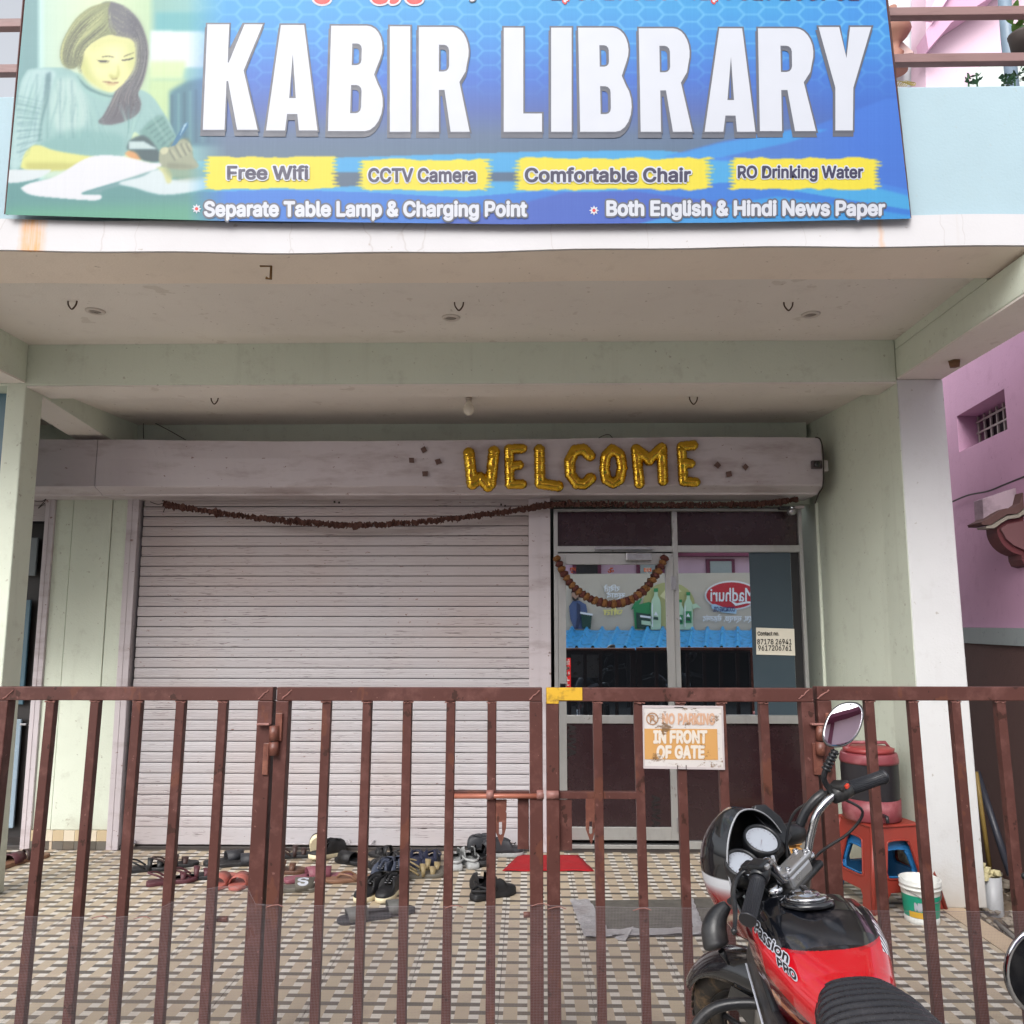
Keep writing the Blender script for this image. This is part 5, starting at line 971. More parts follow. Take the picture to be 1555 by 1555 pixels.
# low blue sheet roof and dark stall below
rf = thing('blue_roofed_stall', 'dark stall under a low blue corrugated roof across the street, seen reflected', 'stall', (2.2, -5.8, 0)); RO = Vector(rf.location)
mb = MB(); za_, zb_2 = op(950, 957, 18).z, op(950, 986, 17.2).z; n = 400; xa = -5.5
rings = []
for i in range(n):
    x = xa + i * .036; ph = (i % 9); hgt = .085 if ph in (0, 1) else (.0 if ph not in (8, 2) else .01)
    rings.append([(x + .30, -6.12, za_ + hgt), (x, -5.0, zb_2 + hgt)])
mb.loft([[(Vector(p) - RO)[:] for p in r] for r in rings], False, False, False); mb.build('roof_sheet', pm('blue_sheet_roof', S(84, 184, 250, 1), .4, var=.15, scale=3, dirt=S(30, 70, 110), dirt_amt=.8, dscale=9), rf)
obox('back_panel', flat('dark_stall', S(20, 24, 30), .8), -5.5, 9.0, -6.8, -6.2, -.1, za_ - .05, rf)
for i in range(8): x = -5 + i * .53; obox('shelf_goods', random.choice([M_dkf, pm('goods_%d' % i, S(random.randint(30, 60), random.randint(40, 66), random.randint(46, 76), .5), .5)]), x, x + random.uniform(.06, .3), -6.2, -6.0, random.uniform(.1, .5), random.uniform(.55, .85), rf)
for x in (-5, -1.5, 2, 5.5, 8.6): obox('post', M_dkf, x, x + .06, -5.1, -5.04, -.1, zb_2, rf)
# ================================================================ GATE AND FENCE
TILT = R(2.5); ZG = at(620, 1043.5, YG)[2]
def gx_(px): return at(px, 1064, YG)[0]
def gplane(px, py, off=0.0):   # point on the (slightly leaning) gate plane, off = towards the street
    r = ray(px, py); k = math.tan(TILT); t = (YG - off - (ZG - CAMH) * k) / (r[1] - r[2] * k); return Vector((r[0] * t, r[1] * t, CAMH + r[2] * t))
BW, PWD = .034, .060; RH = .052
def gloc(o, P): # world -> gate-local (x, y, z along leaning plane)
    d = P - Vector((o.location.x, o.location.y, 0)); c, s = math.cos(TILT), math.sin(TILT); return Vector((d.x, d.y * c - d.z * s, d.y * s + d.z * c))
def gate(name, label, cat, px0, px1, posts, bars, ztop=ZG):
    x0, x1 = gx_(px0), gx_(px1); t = thing(name, label, cat, (x0, YG - ZG * math.tan(TILT), 0), (-TILT, 0, 0)); L = ztop / math.cos(TILT)
    MB().box(.001, x1 - x0 - .001, -.026, .026, L - RH, L, .003).build('top_rail', M_gate, t)
    MB().box(.001, x1 - x0 - .001, -.020, .020, .03, .075, .003).build('bottom_rail', M_gate, t)
    for a, b in posts: MB().box(gx_(a) - x0, gx_(b) - x0, -.0265, .0265, .0, L - RH - .0008, .003).build('stile', M_gate, t)
    first = None
    for c in bars:
        if first is None: o = first = MB().box(-BW / 2, BW / 2, -BW / 2, BW / 2, .076, L - RH - .001, .0025).build('bar', M_gate, t)
        else: o = dup(first, t)
        o.location = (gx_(c) - x0 + random.uniform(-.001, .001), random.uniform(-.0012, .0012), 0); o.rotation_euler = (random.gauss(0, .0012), random.gauss(0, .0018), random.gauss(0, .03))
        w_ = MB(); zt_ = L - RH - .003; zz = [(-BW / 2 - .003 + (BW + .006) * k / 7, random.uniform(-.004, .002)) for k in range(8)]
        w_.tube([(x, -BW / 2 - .001, zt_ + dz) for x, dz in zz], [random.uniform(.002, .0045) for _ in zz], 5); q = w_.build('weld', M_weld, t); q.location = (gx_(c) - x0, 0, 0)
    return t, x0, L
lf_, lx0, LL = gate('fence_panel', 'fixed red oxide fence panel at the left of the gate', 'fence', -2, 417.5, [(-2, 19), (395, 417.5)], [80.5, 148, 212.5, 277.5, 340.5])
gl, glx, _ = gate('gate_leaf', 'left leaf of the red oxide bar gate with the sliding bolt', 'gate', 422.5, 823.5, [(422.5, 441.5), (804, 823.5)], [497, 558.5, 621.5, 684, 747])
gr_, grx, _ = gate('gate_leaf', 'right leaf of the gate with yellow corner and no parking board', 'gate', 829, 1232.5, [(829, 848), (1213, 1232.5)], [906.5, 970, 1032, 1094, 1156.5])
rf_, rx0, RL = gate('fence_panel', 'fixed red oxide fence panel at the right of the gate', 'fence', 1237.5, 1720, [(1237.5, 1258.5), (1700, 1720)], [1318, 1384, 1447.5, 1514.5, 1582, 1650], ZG + .006)
def gb(t, name, mat, px0, px1, py0, py1, y0, y1, bev=.002, rust=0):
    a, b = gloc(t, gplane(px0, py1)), gloc(t, gplane(px1, py0)); return MB().box(a.x, b.x, y0, y1, a.z, b.z, bev).build(name, mat, t)
# latch rails, bolt, hasps, plates
gb(gl, 'latch_rail', M_gate, 677, 804, 1201, 1212, -.012, .018); gb(gr_, 'latch_rail', M_gate, 849, 978, 1202, 1212.5, -.012, .018)
a, b = gloc(gl, gplane(690, 1209, .03)), gloc(gl, gplane(826, 1209, .03)); bolt = MB().tube([a, b], .0095, 12).build('sliding_bolt', pm('worn_bolt', S(170, 104, 84, .85), .32, .1, var=.25, scale=20), gl)
for px in (744, 820):
    c = gloc(gl, gplane(px, 1207, .026)); MB().tube([c + Vector((-.013, 0, 0)), c + Vector((.013, 0, 0))], [.017, .018], 12).build('bolt_sleeve', M_weld, gl)
c = gloc(gr_, gplane(839, 1207, .022)); MB().tube([c + Vector((-.023, 0, 0)), c + Vector((.023, 0, 0))], .017, 12).build('bolt_sleeve', M_weld, gr_)
gb(gl, 'lock_plate', M_gate, 786, 803, 1213, 1289, -.006, .004, .001); gb(gr_, 'lock_plate', M_gate, 849, 868, 1214, 1291, -.006, .004, .001)
def hasp(t, px, pyt, pyb, w=17):
    o_ = [(px - w / 2, pyt), (px + w / 2 + 1, pyt), (px + w / 2 + .5, pyt + 16), (px + w / 2 - .5, pyt + 18), (px + w / 2 + 1, pyt + 21), (px + w / 2, pyb - 26), (px + 1, pyb), (px - w / 2, pyb - 24), (px - w / 2, pyt + 20), (px - w / 2 - .5, pyt + 12)]
    ho = [(px - 2.2, pyt + 34), (px + 2.2, pyt + 34), (px + 2.4, pyt + 52), (px, pyt + 54), (px - 2.4, pyt + 52)]
    f = tri_fill([o_, ho], lambda x, y: gloc(t, gplane(x, y, .012))); o = f.build('hasp', M_gate2, t); m_ = o.modifiers.new('s', 'SOLIDIFY'); m_.thickness = .006; m_.offset = 0
hasp(gl, 760, 1214, 1284); hasp(gr_, 897, 1213, 1283, 15)
gb(gr_, 'yellow_tape', M_yellow, 829.5, 883.5, 1043.8, 1063, -.0295, -.0268, .0008); gb(gr_, 'yellow_tape', M_yellow, 829.5, 848, 1063.2, 1068, -.0295, -.0268, .0008)
for sx_, (t, ax_, bx_) in {1: (lf_, 409, 424), 2: (rf_, 1237, 1246)}.items():
    pass
def hinge(t, pc, py, mir):    # strap hinge: barrel of two knuckles, two welded flats and a shelf
    for a_, b_, nm in ((py + 3, py + 26, 'hinge_knuckle'), (py + 27.5, py + 48, 'hinge_knuckle')):
        p, q = gloc(t, gplane(pc, b_, .042)), gloc(t, gplane(pc, a_, .042)); MB().tube([p, q], .0175, 14).build(nm, M_gate2, t)
    gb(t, 'hinge_flat', M_gate2, pc - 14 if not mir else pc + 3, pc - 3 if not mir else pc + 14, py + 28, py + 76, -.036, -.0268)
    gb(t, 'hinge_flat', M_gate2, pc + 5 if not mir else pc - 3, pc + 17 if not mir else pc + 9, py - 17, py + 25, -.036, -.0268)
    gb(t, 'hinge_shelf', M_weld, pc - 20, pc - 1, py - 2, py + 1, -.055, -.0268)
hinge(lf_, 416, 1099, False); hinge(rf_, 1246, 1099, False)
for t, px in ((lf_, 400), (gl, 436), (gl, 812), (gr_, 1221), (rf_, 1250), (lf_, 12)):
    a = gloc(t, gplane(px - 8, 1062, .028)); b = gloc(t, gplane(px + 8, 1048, .028)); pts = [a + (b - a) * k / 6 + Vector((random.uniform(-.002, .002), 0, random.uniform(-.003, .003))) for k in range(7)]
    MB().tube(pts, [random.uniform(.0015, .0035) for _ in pts], 5).build('weld', M_weld, t)
# stubs of drop rods at the foot
for (px0, px1, py, t) in ((330, 346, 1396, lf_), (806, 817, 1389, gl)):
    a, b = gloc(t, gplane(px0, py, -.03)), gloc(t, gplane(px1 - 22 if t is gl else px1, py, -.03)); MB().tube([a, b], .011, 10).build('rod_stub', M_gate2, t)

# NO PARKING board wired on the right leaf
npb = thing('no_parking_board', 'peeling orange and white NO PARKING IN FRONT OF GATE board wired to the bars', 'sign', gplane(1037, 1119, .022)); NO_ = Vector(npb.location)
NP = lambda px, py, l=0: gplane(px, py, .024 + l) - NO_
def stainmat(name, col, st=.60):
    m, nt, b = newmat(name); v = coords(nt, 'World', (1, 1, 1)); c = mix(nt, noise(nt, v, 12), col, tuple(x * .88 for x in col[:3]) + (1,))
    f = ramp(nt, noise(nt, coords(nt, 'World', (18, 1, 26)), 1.0, 8, .75), [(st, G(0)), (st + .05, G(.9))]); c = mix(nt, f, c, S(112, 84, 56))
    nt.links.new(c, b.inputs['Base Color']); b.inputs['Roughness'].default_value = .35; b.inputs['Coat Weight'].default_value = .4; return m
MB().prism([NP(977, 1074), NP(1096, 1075), NP(1099, 1167), NP(978, 1164)], (0, .004, 0)).build('board', stainmat('board_white', S(214, 208, 204, .88), .55), npb)
tri_fill([[(978.5, 1106.5), (1089, 1107), (1090.5, 1154), (979, 1153)]], lambda x, y: NP(x, y, .0012)).build('orange_field', stainmat('board_orange', S(216, 164, 100, .8), .56), npb)
tri_fill([[(975.5, 1071), (1098, 1072), (1101, 1169), (977, 1167)], [(978, 1075), (1095, 1075), (1098, 1166), (979, 1163)]], lambda x, y: NP(x, y, .002)).build('clear_edge', pm('plastic_edge', S(196, 186, 186, .85), .25), npb)
M_ot = stainmat('board_text_orange', S(214, 172, 144, .85), .54); M_wt = stainmat('board_text_white', S(222, 212, 200, .9), .58)
put_text('NO', [(.04, M_ot, .002)], (1006, 1084, 1024, 1099), NP, npb); put_text('PARKING', [(.04, M_ot, .002)], (1030, 1084, 1085, 1100), NP, npb)
put_text('IN FRONT', [(.045, M_wt, .0026)], (993, 1110, 1073, 1128), NP, npb); put_text('OF GATE', [(.045, M_wt, .0026)], (998, 1133, 1069, 1151), NP, npb)
ring = [(990.5 + 9.5 * math.cos(t), 1091.5 + 9.5 * math.sin(t)) for t in np.linspace(0, 2 * PI, 24, endpoint=False)]; ring2 = [(990.5 + 7.8 * math.cos(t), 1091.5 + 7.8 * math.sin(t)) for t in np.linspace(0, 2 * PI, 24, endpoint=False)]
M_br = flat('board_brown', S(176, 136, 104, .8), .4); tri_fill([ring, ring2], lambda x, y: NP(x, y, .002)).build('parking_symbol', M_br, npb)
tri_fill([[(983.5, 1086), (985, 1084.5), (997.5, 1097), (996, 1098.5)]], lambda x, y: NP(x, y, .002)).build('parking_symbol', M_br, npb); put_text('P', [(.02, M_br, .0024)], (987, 1086, 993.5, 1097), NP, npb)
MB().tube([NP(1024, 1074, .003), NP(1038, 1074, .004)], .0012, 4).tube([NP(1029, 1162, .003), NP(1029, 1168, .003)], .0015, 4).tube([NP(1042, 1162, .003), NP(1042, 1168, .003)], .0015, 4).build('binding_wire', M_wire, npb)

# fine wire mesh fixed along the foot
M_net = pm('galvanised_mesh', S(150, 142, 148, .8), .5, .2, bmp=0)
netc = thing('wire_mesh', 'fine grey wire mesh tied along the foot of the gate and fence', 'wire mesh', (0, YG - .1, 0)); NCo = Vector(netc.location)
tops = [(-60, 1392), (60, 1392), (190, 1393), (245, 1378), (300, 1352), (330, 1347), (378, 1344), (384, 1372), (402, 1374), (560, 1376), (700, 1377), (820, 1374), (835, 1375), (980, 1378), (1075, 1379), (1300, 1383), (1500, 1384), (1760, 1386)]
def ntop(px): return np.interp(px, [a for a, b in tops], [b for a, b in tops])
mb = MB(); x = gplane(-60, 1400).x; x1 = gplane(1740, 1400).x; wv = .0002; k = 0; cols = []
zlow = .07; ktan = math.tan(TILT)
def ny(x, z): return YG - (ZG - z) * ktan - .030 + .004 * math.sin(x * 23) * math.sin(z * 19)
def px_of(x): return 800 + x / (YG * .98) * 1253 * .985
pxs = np.arange(-60, 1741, 8); xw = np.array([gplane(p, 1380, .03).x for p in pxs]); zw = np.array([gplane(p, ntop(p), .03).z for p in pxs])
P_ = .0052; x = xw[0]
while x < xw[-1]:
    zt_ = float(np.interp(x, xw, zw)); j = .0008 * math.sin(x * 40); segs = 4
    for s_ in range(segs):
        z0, z1 = zlow + (zt_ - zlow) * s_ / segs, zlow + (zt_ - zlow) * (s_ + 1) / segs
        mb.add([(x - wv + j, ny(x, z0), z0), (x + wv + j, ny(x, z0), z0), (x + wv + j, ny(x, z1), z1), (x - wv + j, ny(x, z1), z1)], [(0, 1, 2, 3)])
    x += P_
z = zlow
while z < zw.max():
    seg = [x for x in np.arange(xw[0], xw[-1], .06)]
    for a, b in zip(seg[:-1], seg[1:]):
        if np.interp((a + b) / 2, xw, zw) >= z: mb.add([(a, ny(a, z), z - wv), (b, ny(b, z), z - wv), (b, ny(b, z), z + wv), (a, ny(a, z), z + wv)], [(0, 1, 2, 3)])
    z += P_
mb.map(lambda p: Vector(p) - NCo); tag(mb.build('mesh_strands', M_net, netc), kind='stuff')
MB().tube([(a, ny(a, b) - .001, b) for a, b in zip(xw[::2], zw[::2])], .0004, 4).map(lambda p: Vector(p) - NCo).build('edge_wire', M_net, netc)
mb = MB()
for px, py in ((148, 1393), (212, 1394), (413, 1376), (685, 1377), (816, 1374), (841, 1379), (970, 1381), (345, 1348)):
    c = gplane(px - 9, py + 2, .035); d = gplane(px + 10, py - 2, .035); mb.tube([c - NCo, (c + d) / 2 - NCo + Vector((0, -.004, .004)), d - NCo, d - NCo + Vector((.02, -.01, -.004))], .0017, 4)
mb.build('tie_wire', M_weld, netc)

# ================================================================ THINGS ON THE PORCH
def at_floor(px, py): return Vector(gnd(px, py, 0))
# stools
def stool(label, loc, rot, mat, group='stacked plastic stools', s=1.0, h=.44):
    t = thing('plastic_stool', label, 'stool', loc, (0, 0, rot)); T, B = .145 * s, .225 * s
    def hw(z): return B + (T - B) * z / h
    for sd in range(4):
        q = Matrix.Rotation(sd * PI / 2, 3, 'Z'); ow = lambda u, z: q @ Vector((u * hw(z), -hw(z) - .0, z))
        def rect(u0, u1, z0, z1, inn=.0): return None
        zs = [(0, .135), (.155, .17), (.38, h - .02)]
        outer = [(-1, 0), (-.58, 0), (-.56, .07), (-.46, .098), (.46, .098), (.56, .07), (.58, 0), (1, 0), (1, h - .004), (-1, h - .004)]
        hole = [(-.52, .20), (-.46, .168), (.46, .168), (.52, .20), (.44, h - .12), (.34, h - .085), (-.34, h - .085), (-.44, h - .12)]
        f = tri_fill([outer, hole], lambda u, z: ow(u, z)); o = f.build('side_panel', mat, t); m_ = o.modifiers.new('s', 'SOLIDIFY'); m_.thickness = .012; m_.offset = 1; bevel(o, .003)
        # raised rim round the window
        rim = catmull([(u * 1.06, z, 0) for u, z in hole] + [(hole[0][0] * 1.06, hole[0][1], 0)], 3); MB().tube([ow(p.x, p.y) + q @ Vector((0, -.002, 0)) for p in rim], .005, 6).build('rim', mat, t)
    for sx_ in (-1, 1):
        for sy_ in (-1, 1): MB().tube([(sx_ * hw(0), sy_ * hw(0), 0), (sx_ * hw(h) * .99, sy_ * hw(h) * .99, h - .006)], .013, 8).build('leg', mat, t)
    MB().box(-T - .012, T + .012, -T - .012, T + .012, h - .016, h, .009).build('seat', mat, t)
    return t
M_sred = pm('red_plastic', S(150, 54, 42, .8), .42, var=.1, scale=8, dirt=S(110, 60, 50), dirt_amt=.3, bmp=.08); M_sblue = pm('blue_plastic', S(40, 112, 170, .8), .4, var=.1, bmp=.08)
sp = Vector((2.02, 4.98, 0)); stool('red plastic stool carrying the red and black water cooler', sp, R(14), M_sred); stool('blue plastic stool nested inside the red stool', sp + Vector((.0, .015, .0)), R(14), M_sblue, s=.90, h=.385)
# water cooler
wc = thing('water_cooler', 'round red and black insulated water cooler on the red stool', 'water cooler', sp + Vector((-.035, .0, .441))); rC = .158
M_wred = pm('faded_red_plastic', S(140, 66, 74, .75), .42, var=.15, scale=10, dirt=S(210, 150, 150), dirt_amt=.3)
zT = .42; M_wblk = pm('black_band', S(34, 32, 36), .35)
MB().lathe([(rC - .01, 0), (rC, .01), (rC + .002, .12)], (0, 0, 0), 36).build('base', M_wred, wc); MB().lathe([(rC - .002, .1205), (rC - .001, .315)], (0, 0, 0), 36, cap=False).build('band', M_wblk, wc)
MB().lathe([(rC + .002, .3155), (rC + .004, .33), (rC - .002, .36), (rC - .006, .372)], (0, 0, 0), 36).build('shoulder', M_wred, wc); MB().lathe([(rC - .02, .3725), (rC - .016, .395), (rC - .05, .405), (.001, .407)], (0, 0, 0), 36).build('lid', pm('lid_red', S(150, 60, 60, .8), .4), wc)
MB().tube([(-.14, 0, .37), (-.10, -.0, .425), (.10, 0, .425), (.14, 0, .37)], .01, 8).build('handle', M_wred, wc); MB().tube([(0, -rC, .05), (0, -rC - .05, .05), (0, -rC - .055, .02)], .01, 8).build('tap', M_wblk, wc)
# paint bucket
c = at_floor(1413, 1407); c.y += .09; bk = thing('paint_bucket', 'white paint bucket with a green and yellow label by the right column', 'bucket', c, (0, 0, R(20))); rb = .098; hb_ = .215
M_bkw = pm('white_bucket', S(222, 224, 220, .9), .35, dirt=S(150, 140, 120), dirt_amt=.3)
MB().lathe([(rb * .86, 0), (rb * .87, .004), (rb * .875, .03)], (0, 0, 0), 36).build('base', M_bkw, bk)
MB().lathe([(rb * .876, .0305), (rb * .965, hb_ - .075)], (0, 0, 0), 48, cap=False).build('label_band', pm('bucket_green', S(20, 150, 120, .85), .35, bmp=.02), bk)
MB().lathe([(rb * .966, hb_ - .0745), (rb * .99, hb_ - .05), (rb * 1.05, hb_ - .048), (rb * 1.05, hb_ - .042), (rb, hb_ - .04), (rb * 1.005, hb_ - .03), (rb * 1.055, hb_ - .028), (rb * 1.055, hb_ - .02), (rb * 1.01, hb_ - .018), (rb * 1.06, hb_ - .002), (rb * 1.02, hb_), (rb * .97, hb_ - .004), (rb * .86, .02), (.001, .02)], (0, 0, 0), 48, cap=False).build('rim', M_bkw, bk)
MB().tube([(rb * 1.02 * math.cos(t), rb * 1.02 * math.sin(t), hb_ - .05 - .05 * math.sin(t + PI) ** 2 * (t > PI)) for t in np.linspace(PI, 2 * PI, 12)], .0025, 5).build('handle', M_steel, bk)
def cyl(a, z, r=0): return Vector(((rb * (.876 + .089 * (z - .03) / (hb_ - .105)) + .0015 + r) * math.cos(a), (rb * (.876 + .089 * (z - .03) / (hb_ - .105)) + .0015 + r) * math.sin(a), z))
mb = MB(); A_ = np.linspace(R(185), R(268), 14); mb.loft([[cyl(a, .032), cyl(a, .062)] for a in A_], False, False); mb.build('yellow_stripe', pm('bucket_yellow', S(226, 178, 30, .85), .35), bk)
for mbx, mt in text_layers('NP', [(.07, M_let, 0)], (0, 0, 1, 1), lambda px, py, l: cyl(R(207 + 28 * px), .070 + .036 * (1 - py), .001)): mbx.build('lettering', M_let, bk)
# red mat, grey mat
zr = .004; q = [gnd(765, 1311), gnd(872, 1304.5), gnd(902, 1323), gnd(763, 1323)]; q = [gnd(788, 1300), gnd(878, 1300), gnd(902, 1324), gnd(763, 1324)]
mc = sum((Vector(p) for p in q), Vector()) / 4; mb = MB(); nn = 14
for j in range(nn + 1):
    for i in range(nn + 1):
        u, v_ = i / nn, j / nn; p = (Vector(q[0]) * (1 - u) + Vector(q[1]) * u) * (1 - v_) + (Vector(q[3]) * (1 - u) + Vector(q[2]) * u) * v_
        mb.v.append(tuple(p - mc + Vector((0, 0, .005 + .003 * math.sin(i * 1.3) * math.sin(j)))))
mb.f = [(j * (nn + 1) + i, (j + 1) * (nn + 1) + i, (j + 1) * (nn + 1) + i + 1, j * (nn + 1) + i + 1) for j in range(nn) for i in range(nn)]; mb.sm = [True] * len(mb.f)
o = mb.build('door_mat', pm('red_felt', S(170, 20, 30, .8), .95, var=.2, scale=14, bmp=.5, bscale=300)); o.location = mc; m_ = o.modifiers.new('s', 'SOLIDIFY'); m_.thickness = .004; m_.offset = 1; tag(o, 'bright red felt door mat in front of the glass door', 'door mat')
# grey mat with taped silver border
c = [Vector(gnd(*p)) for p in ((868, 1370), (1130, 1366), (1150, 1421), (890, 1426))]; gmc = sum(c, Vector()) / 4
gm = thing('grey_mat', 'worn grey mat edged with torn silver tape on the porch', 'mat', gmc)
def quadgrid(q, nu, nv, fn): 
    mbx = MB()
    for j in range(nv + 1):
        for i in range(nu + 1):
            u, v_ = i / nu, j / nv; p = (q[0] * (1 - u) + q[1] * u) * (1 - v_) + (q[3] * (1 - u) + q[2] * u) * v_; mbx.v.append(tuple(fn(p, u, v_)))
    mbx.f = [(j * (nu + 1) + i, (j + 1) * (nu + 1) + i, (j + 1) * (nu + 1) + i + 1, j * (nu + 1) + i + 1) for j in range(nv) for i in range(nu)]; mbx.sm = [True] * len(mbx.f); return mbx
quadgrid(c, 30, 12, lambda p, u, v_: p - gmc + Vector((0, 0, .008 + .002 * math.sin(u * 30) * math.sin(v_ * 9)))).build('mat_face', pm('grey_mat_weave', S(104, 100, 94, .75), .9, var=.45, scale=22, dirt=S(60, 56, 52), dirt_amt=.6, bmp=.5), gm)
M_tape = pm('silver_tape', S(188, 186, 190, .85), .35, .25, var=.2, scale=14, dirt=S(120, 100, 90), dirt_amt=.5, bmp=.8, bscale=40, bdist=.01)
def strip(a0, a1, b0, b1, nm='tape_border'): quadgrid([a0, a1, b1, b0], 24, 5, lambda p, u, v_: p - gmc + Vector((random.uniform(-.003, .003), random.uniform(-.004, .004), .012 + random.uniform(0, .008)))).build(nm, M_tape, gm)
L0, L1 = c[0], c[3]; strip(L0 + Vector((-.01, 0, 0)), L1 + Vector((-.01, -.01, 0)), L0 + Vector((.10, 0, 0)), L1 + Vector((.13, .0, 0)))
strip(c[3], c[2], c[3] + Vector((0, .085, 0)), c[2] + Vector((0, .085, 0))); strip(c[0] + (c[1] - c[0]) * .64, c[3] + (c[2] - c[3]) * .64, c[0] + (c[1] - c[0]) * .70, c[3] + (c[2] - c[3]) * .70)
mb = MB(); e = [Vector(gnd(*p)) - gmc for p in ((922, 1419), (962, 1417), (950, 1432), (940, 1428))]; e[1].z = .03; e[2].z = .01; mb.prism(e, (0, 0, .002)); mb.build('torn_tape_flap', M_tape, gm)
# pvc pipe stuffed with foam, sticks
c = Vector((at(1510, 1400, 4.95)[0], 4.95, -.05)); pv = thing('pvc_pipe', 'upright grey pvc pipe stub stuffed with yellow foam beside the column', 'pipe', c); zt_ = at(1510, 1330, 4.95)[2] + .05
MB().lathe([(.052, -.02), (.052, zt_), (.046, zt_), (.046, zt_ - .1)], (0, 0, 0), 24, cap=False).build('tube', pm('grey_pvc', S(176, 178, 182, .85), .45, dirt=S(110, 105, 100), dirt_amt=.35), pv)
mb = MB()
for k in range(9):
    bm = bmesh.new(); bmesh.ops.create_icosphere(bm, subdivisions=1, radius=random.uniform(.018, .032)); cc = Vector((random.uniform(-.05, .035), random.uniform(-.03, .03), zt_ + random.uniform(-.01, .025)))
    if k < 2: cc.x -= .03; cc.z += .03
    for v_ in bm.verts: v_.co *= random.uniform(.6, 1.3)
    mb.add([(v_.co + cc)[:] for v_ in bm.verts], [[i.index for i in f.verts] for f in bm.faces]); bm.free()
mb.build('foam', pm('yellowed_foam', S(214, 204, 160, .85), .9, bmp=.6), pv)
def stick(name, label, cat, a, b, r, mat): 
    a, b = Vector(a), Vector(b); o = MB().tube([Vector((0, 0, 0)), (b - a) / 2, b - a], r, 8).build(name, mat); o.location = a; tag(o, label, cat)
stick('bamboo_stick', 'yellow bamboo stick leaning behind the right column', 'stick', at(1504, 1325, 5.3), at(1482, 1172, 5.3), .014, pm('bamboo', S(150, 124, 64, .8), .6, var=.2))
stick('black_pole', 'thin black plastic pole leaning against the brown wall', 'pole', at(1535, 1330, 5.1), at(1483, 1172, 5.4), .022, flat('black_pipe', S(50, 52, 62), .45))
stick('grey_stick', 'short grey stick lying across the rubble by the pvc pipe', 'stick', gnd(1512, 1400, -.02), gnd(1550, 1432, -.02), .012, pm('grey_wood', S(120, 116, 110, .8), .8))
mb = MB(); ol = Vector(gnd(1222, 1352)) + Vector((0, .35, 0)); wb = thing('wooden_crate', 'small yellow wooden crate behind the handlebar near the stool', 'crate', ol)
for k in range(3): MB().box(-.16, .10, -.02, .0, .02 + k * .075, .075 + k * .075, .003).build('slat', pm('yellow_wood', S(206, 152, 80, .8), .6), wb)
for x in (-.15, .07): MB().box(x, x + .025, .001, .2, 0, .24, .002).build('post', pm('yellow_wood2', S(190, 140, 74, .8), .6), wb)
MB().box(-.16, .10, .001, .20, .241, .252, .002).build('top_board', pm('yellow_wood3', S(196, 146, 80, .8), .6), wb)

# ---------------------------------------------------------------- footwear
SOLE = [(0, -.125), (.028, -.12), (.034, -.09), (.030, -.04), (.034, .01), (.044, .06), (.043, .095), (.028, .125), (.004, .135), (-.022, .128), (-.038, .10), (-.042, .06), (-.034, .01), (-.030, -.04), (-.034, -.09), (-.028, -.12)]
def sole(mb, z0, z1, k=1.0, heel=0.0):
    pts = catmull([(x * k, y * k, 0) for x, y in SOLE] + [(SOLE[0][0] * k, SOLE[0][1] * k, 0)], 3)[:-1]
    mb.loft([[(p.x * s, p.y * s, z + heel * max(0, -p.y) * 4) for p in pts] for z, s in ((z0, .94), (z0 + .004, 1.0), (z1 - .003, 1.0), (z1, .95))], True, True)
def strap(mb, y0, y1, h, wd, th=.003, xk=1.0, n=10):   # arch across the foot between y0..y1 (footprint) of height h
    rings = []
    for i in range(n + 1):
        t = PI * i / n; x = -wd * math.cos(t) * xk; z = .012 + h * math.sin(t) ** .7; yo = .012 * math.sin(t)
        nx_, nz_ = -math.cos(t), math.sin(t)
        rings.append([(x, y0 - yo * .3, z), (x, y1 + yo, z * .96), (x + nx_ * th, y1 + yo, z * .96 + nz_ * th), (x + nx_ * th, y0 - yo * .3, z + nz_ * th)])
    mb.loft(rings, True, True)
def upper(mb, h=.05, heelh=.055, k=1.0, openy=(-.09, .03), closed=True):
    """closed shoe body: outline lofted upwards and inwards to an ankle opening"""
    pts = catmull([(x * k, y * k, 0) for x, y in SOLE] + [(SOLE[0][0] * k, SOLE[0][1] * k, 0)], 3)[:-1]; rings = []
    cy = (openy[0] + openy[1]) / 2; ry_ = (openy[1] - openy[0]) / 2
    for s, z in ((1.0, 0), (1.03, .3), (.96, .62), (.80, .88), (.62, 1.0), (.56, .97)):
        r_ = []
        for p in pts:
            a = math.atan2(p.x, p.y - cy * .3); ox_, oy_ = .030 * math.sin(a), cy + ry_ * math.cos(a)
            w_ = max(0, (s_w := (1.03 - s) / .47)); w_ = min(1, w_) ** 1.3; hz = (h if p.y > .0 else heelh) ; top = h * .62 if p.y > .06 else (h if p.y > -.02 else heelh)
            r_.append((p.x * (1 - w_) + ox_ * w_, p.y * (1 - w_) + oy_ * w_, .018 + top * z + (.012 * z if -.02 < p.y < .06 else 0)))
        rings.append(r_)
    mb.loft(rings, True, False)
fmats = {}
def fm(name, col, rough=.55): 
    if name not in fmats: fmats[name] = pm(name, col, rough, var=.2, scale=30, bmp=.15, bscale=200)
    return fmats[name]
